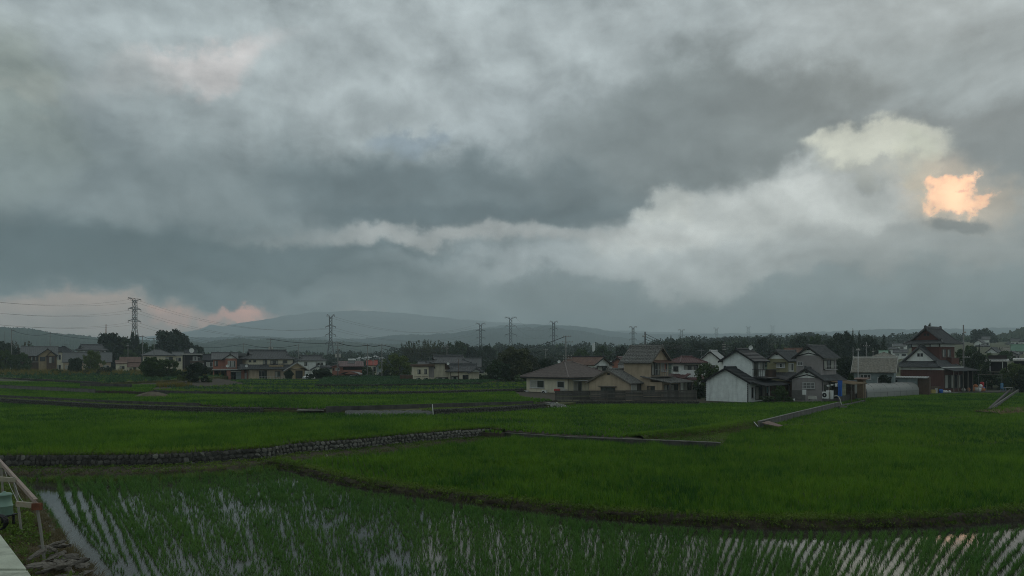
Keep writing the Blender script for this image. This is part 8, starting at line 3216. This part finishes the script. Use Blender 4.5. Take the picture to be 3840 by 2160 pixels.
E5 = pylon('rightmost of three pylons standing before the blue ridge', 2076, 1204, 980, 14, LV, 0.1, bar=0.55)
E6 = pylon('pylon left of the dark pole above the beige house', 2374, 1224, 1300, 14, LV, 0.1, bar=0.6)
E7 = pylon('fading pylon behind the single fir', 2556, 1235, 1900, 12, LV, 0.1, bar=0.65)
E8 = pylon('fainter pylon right of the single fir', 2686, 1228, 2600, 10, LV, 0.1, bar=0.75)
E9 = pylon('very faint pylon above the white house', 2806, 1222, 3400, 9, LV, 0.1, bar=0.9)
E10 = pylon('last ghostly pylon in the haze above the olive house', 2898, 1219, 4300, 9, LV, 0.1, bar=1.0)


def line_between(Ea, Eb, nm, sag, r, k0=0):
    names = ('upper', 'second', 'third', 'fourth')
    la = [e for sx, e in Ea if sx < 0], [e for sx, e in Ea if sx > 0]
    lb = [e for sx, e in Eb if sx < 0], [e for sx, e in Eb if sx > 0]
    for side in (0, 1):
        for k in range(min(len(la[side]), len(lb[side]))):
            W('%s %s high-voltage line %s' % (names[k], ('near-side', 'far-side')[side], nm), la[side][k], lb[side][k], sag, r, 'transmission_line', 18)


line_between(E1, E2[2:], 'between the tallest pylon and the one left of centre', 9, .045)
for k, (sx, e) in enumerate(E1):
    W('high-voltage line leaving the tallest pylon to the left, strand %s' % ('one', 'two', 'three', 'four', 'five', 'six')[k], e, D(-260 - 6 * (k % 2), 1100 + 42 * (k // 2), 330), 4.5, .035, 'transmission_line', 18)
line_between(E2, E3, 'running from the pylon left of centre to the blue ridge', 12, .05)
line_between(E4, E5, 'between the two right pylons of the blue ridge', 12, .05)


def mast():
    r = empty('antenna_mast', 'thin red and white antenna mast behind the left dome-shaped tree', 'mast', D(398, 1300, 600), 0)
    hgt = (1300 - 1216) * 600 / F
    for sx, sy in ((-1, -1), (1, -1), (0, 1)):
        MB().tube([(sx * 0.7, sy * 0.7, 0), (sx * 0.15, sy * 0.15, hgt)], 0.14, 4).build('leg', M['salmon'], r)
    mb = MB()
    for k in range(10):
        z0, z1 = hgt * k / 10, hgt * (k + 1) / 10
        w = 0.7 - 0.055 * k
        mb.bar((-w, -w, z0), (w, -w, z1), 0.12)
        mb.bar((w, -w, z0), (-w, -w, z1), 0.12)
    mb.build('bracing', M['trim'], r)
    MB().box(-1.4, 1.4, -1.2, 1.2, hgt * 0.18, hgt * 0.21).build('platform', M['steel'], r)


mast()
stick('white_tower', 'slim white tower far off in the skyline wood', D(2226, 1318, 470), D(2226, 1286, 470), 0.9, M['whitep'], 'tower')


def dish(label, px, py, Y, r=0.45, rz=0.3, stem=1.2):
    root = empty('satellite_dish', label, 'satellite dish', D(px, py, Y), rz)
    mb = MB()
    rings = []
    v, f = [], []
    n = 16
    for j in range(5):
        t = j / 4
        for i in range(n):
            a = 2 * pi * i / n
            v.append((r * t * cos(a), -0.12 * (1 - t * t) * -1 - 0.10, r * t * sin(a) + 0.05))
    for j in range(4):
        for i in range(n):
            f.append((j * n + i, j * n + (i + 1) % n, (j + 1) * n + (i + 1) % n, (j + 1) * n + i))
    q = len(v)
    v += [(p[0], p[1] + 0.03, p[2]) for p in v]
    f += [tuple(q + i for i in reversed(g)) for g in f]
    MB().add(v, f).build('reflector', M['whitep'], root, True)
    MB().tube([(0, 0.05, 0), (0, 0.1, -stem)], 0.03, 6).build('stem', M['steel'], root)
    MB().tube([(0, -0.05, -r), (0, -0.5, -0.1)], 0.02, 5).build('feed_arm', M['steel'], root)
    return root


dish('large white satellite dish on the white boarded house roof', 2814, 1305, 101.5, 0.32, 0.2, 0.5)
dish('white satellite dish on the cream house upper wall', 1680, 1364, 154.5, 0.3, 0.2, 0.6)
dish('round white satellite dish on the dark roof behind the black house', 719, 1315, 273, 0.9, 0.1, 1.0)
dish('small white satellite dish left of the batten roof', 2096, 1357, 140, 0.3, 0.2, 1.0)
dish('white satellite dish on the salmon house flat roof', 853, 1373, 183, 0.35, 0.1, 0.8)
dish('white satellite dish on the big tiled house lower roof', 925, 1373, 184, 0.35, 0.1, 0.8)


def tv_antenna(label, px, py, Y, stem=2.0, rz=0.5):
    root = empty('tv_antenna', label, 'antenna', D(px, py, Y), rz)
    MB().tube([(0, 0, -stem), (0, 0, 0.3)], 0.035, 5).build('stem', M['steel'], root)
    MB().box(-0.9, 0.9, -0.02, 0.02, 0, 0.04).build('boom', M['steel'], root)
    for k in range(7):
        x = -0.85 + k * 0.28
        MB().box(x, x + 0.03, -0.3, 0.3, 0.04, 0.07).build('rod', M['steel'], root)


tv_antenna('television antenna on the dark hipped roof at far left', 251, 1292, 275)
tv_antenna('television antenna behind the flat-roofed wing', 1610, 1340, 182)
tv_antenna('television antenna left of the white boarded house', 2630, 1316, 133)
tv_antenna('television antenna above the olive house', 2895, 1291, 120, 2.5)
build_haze()
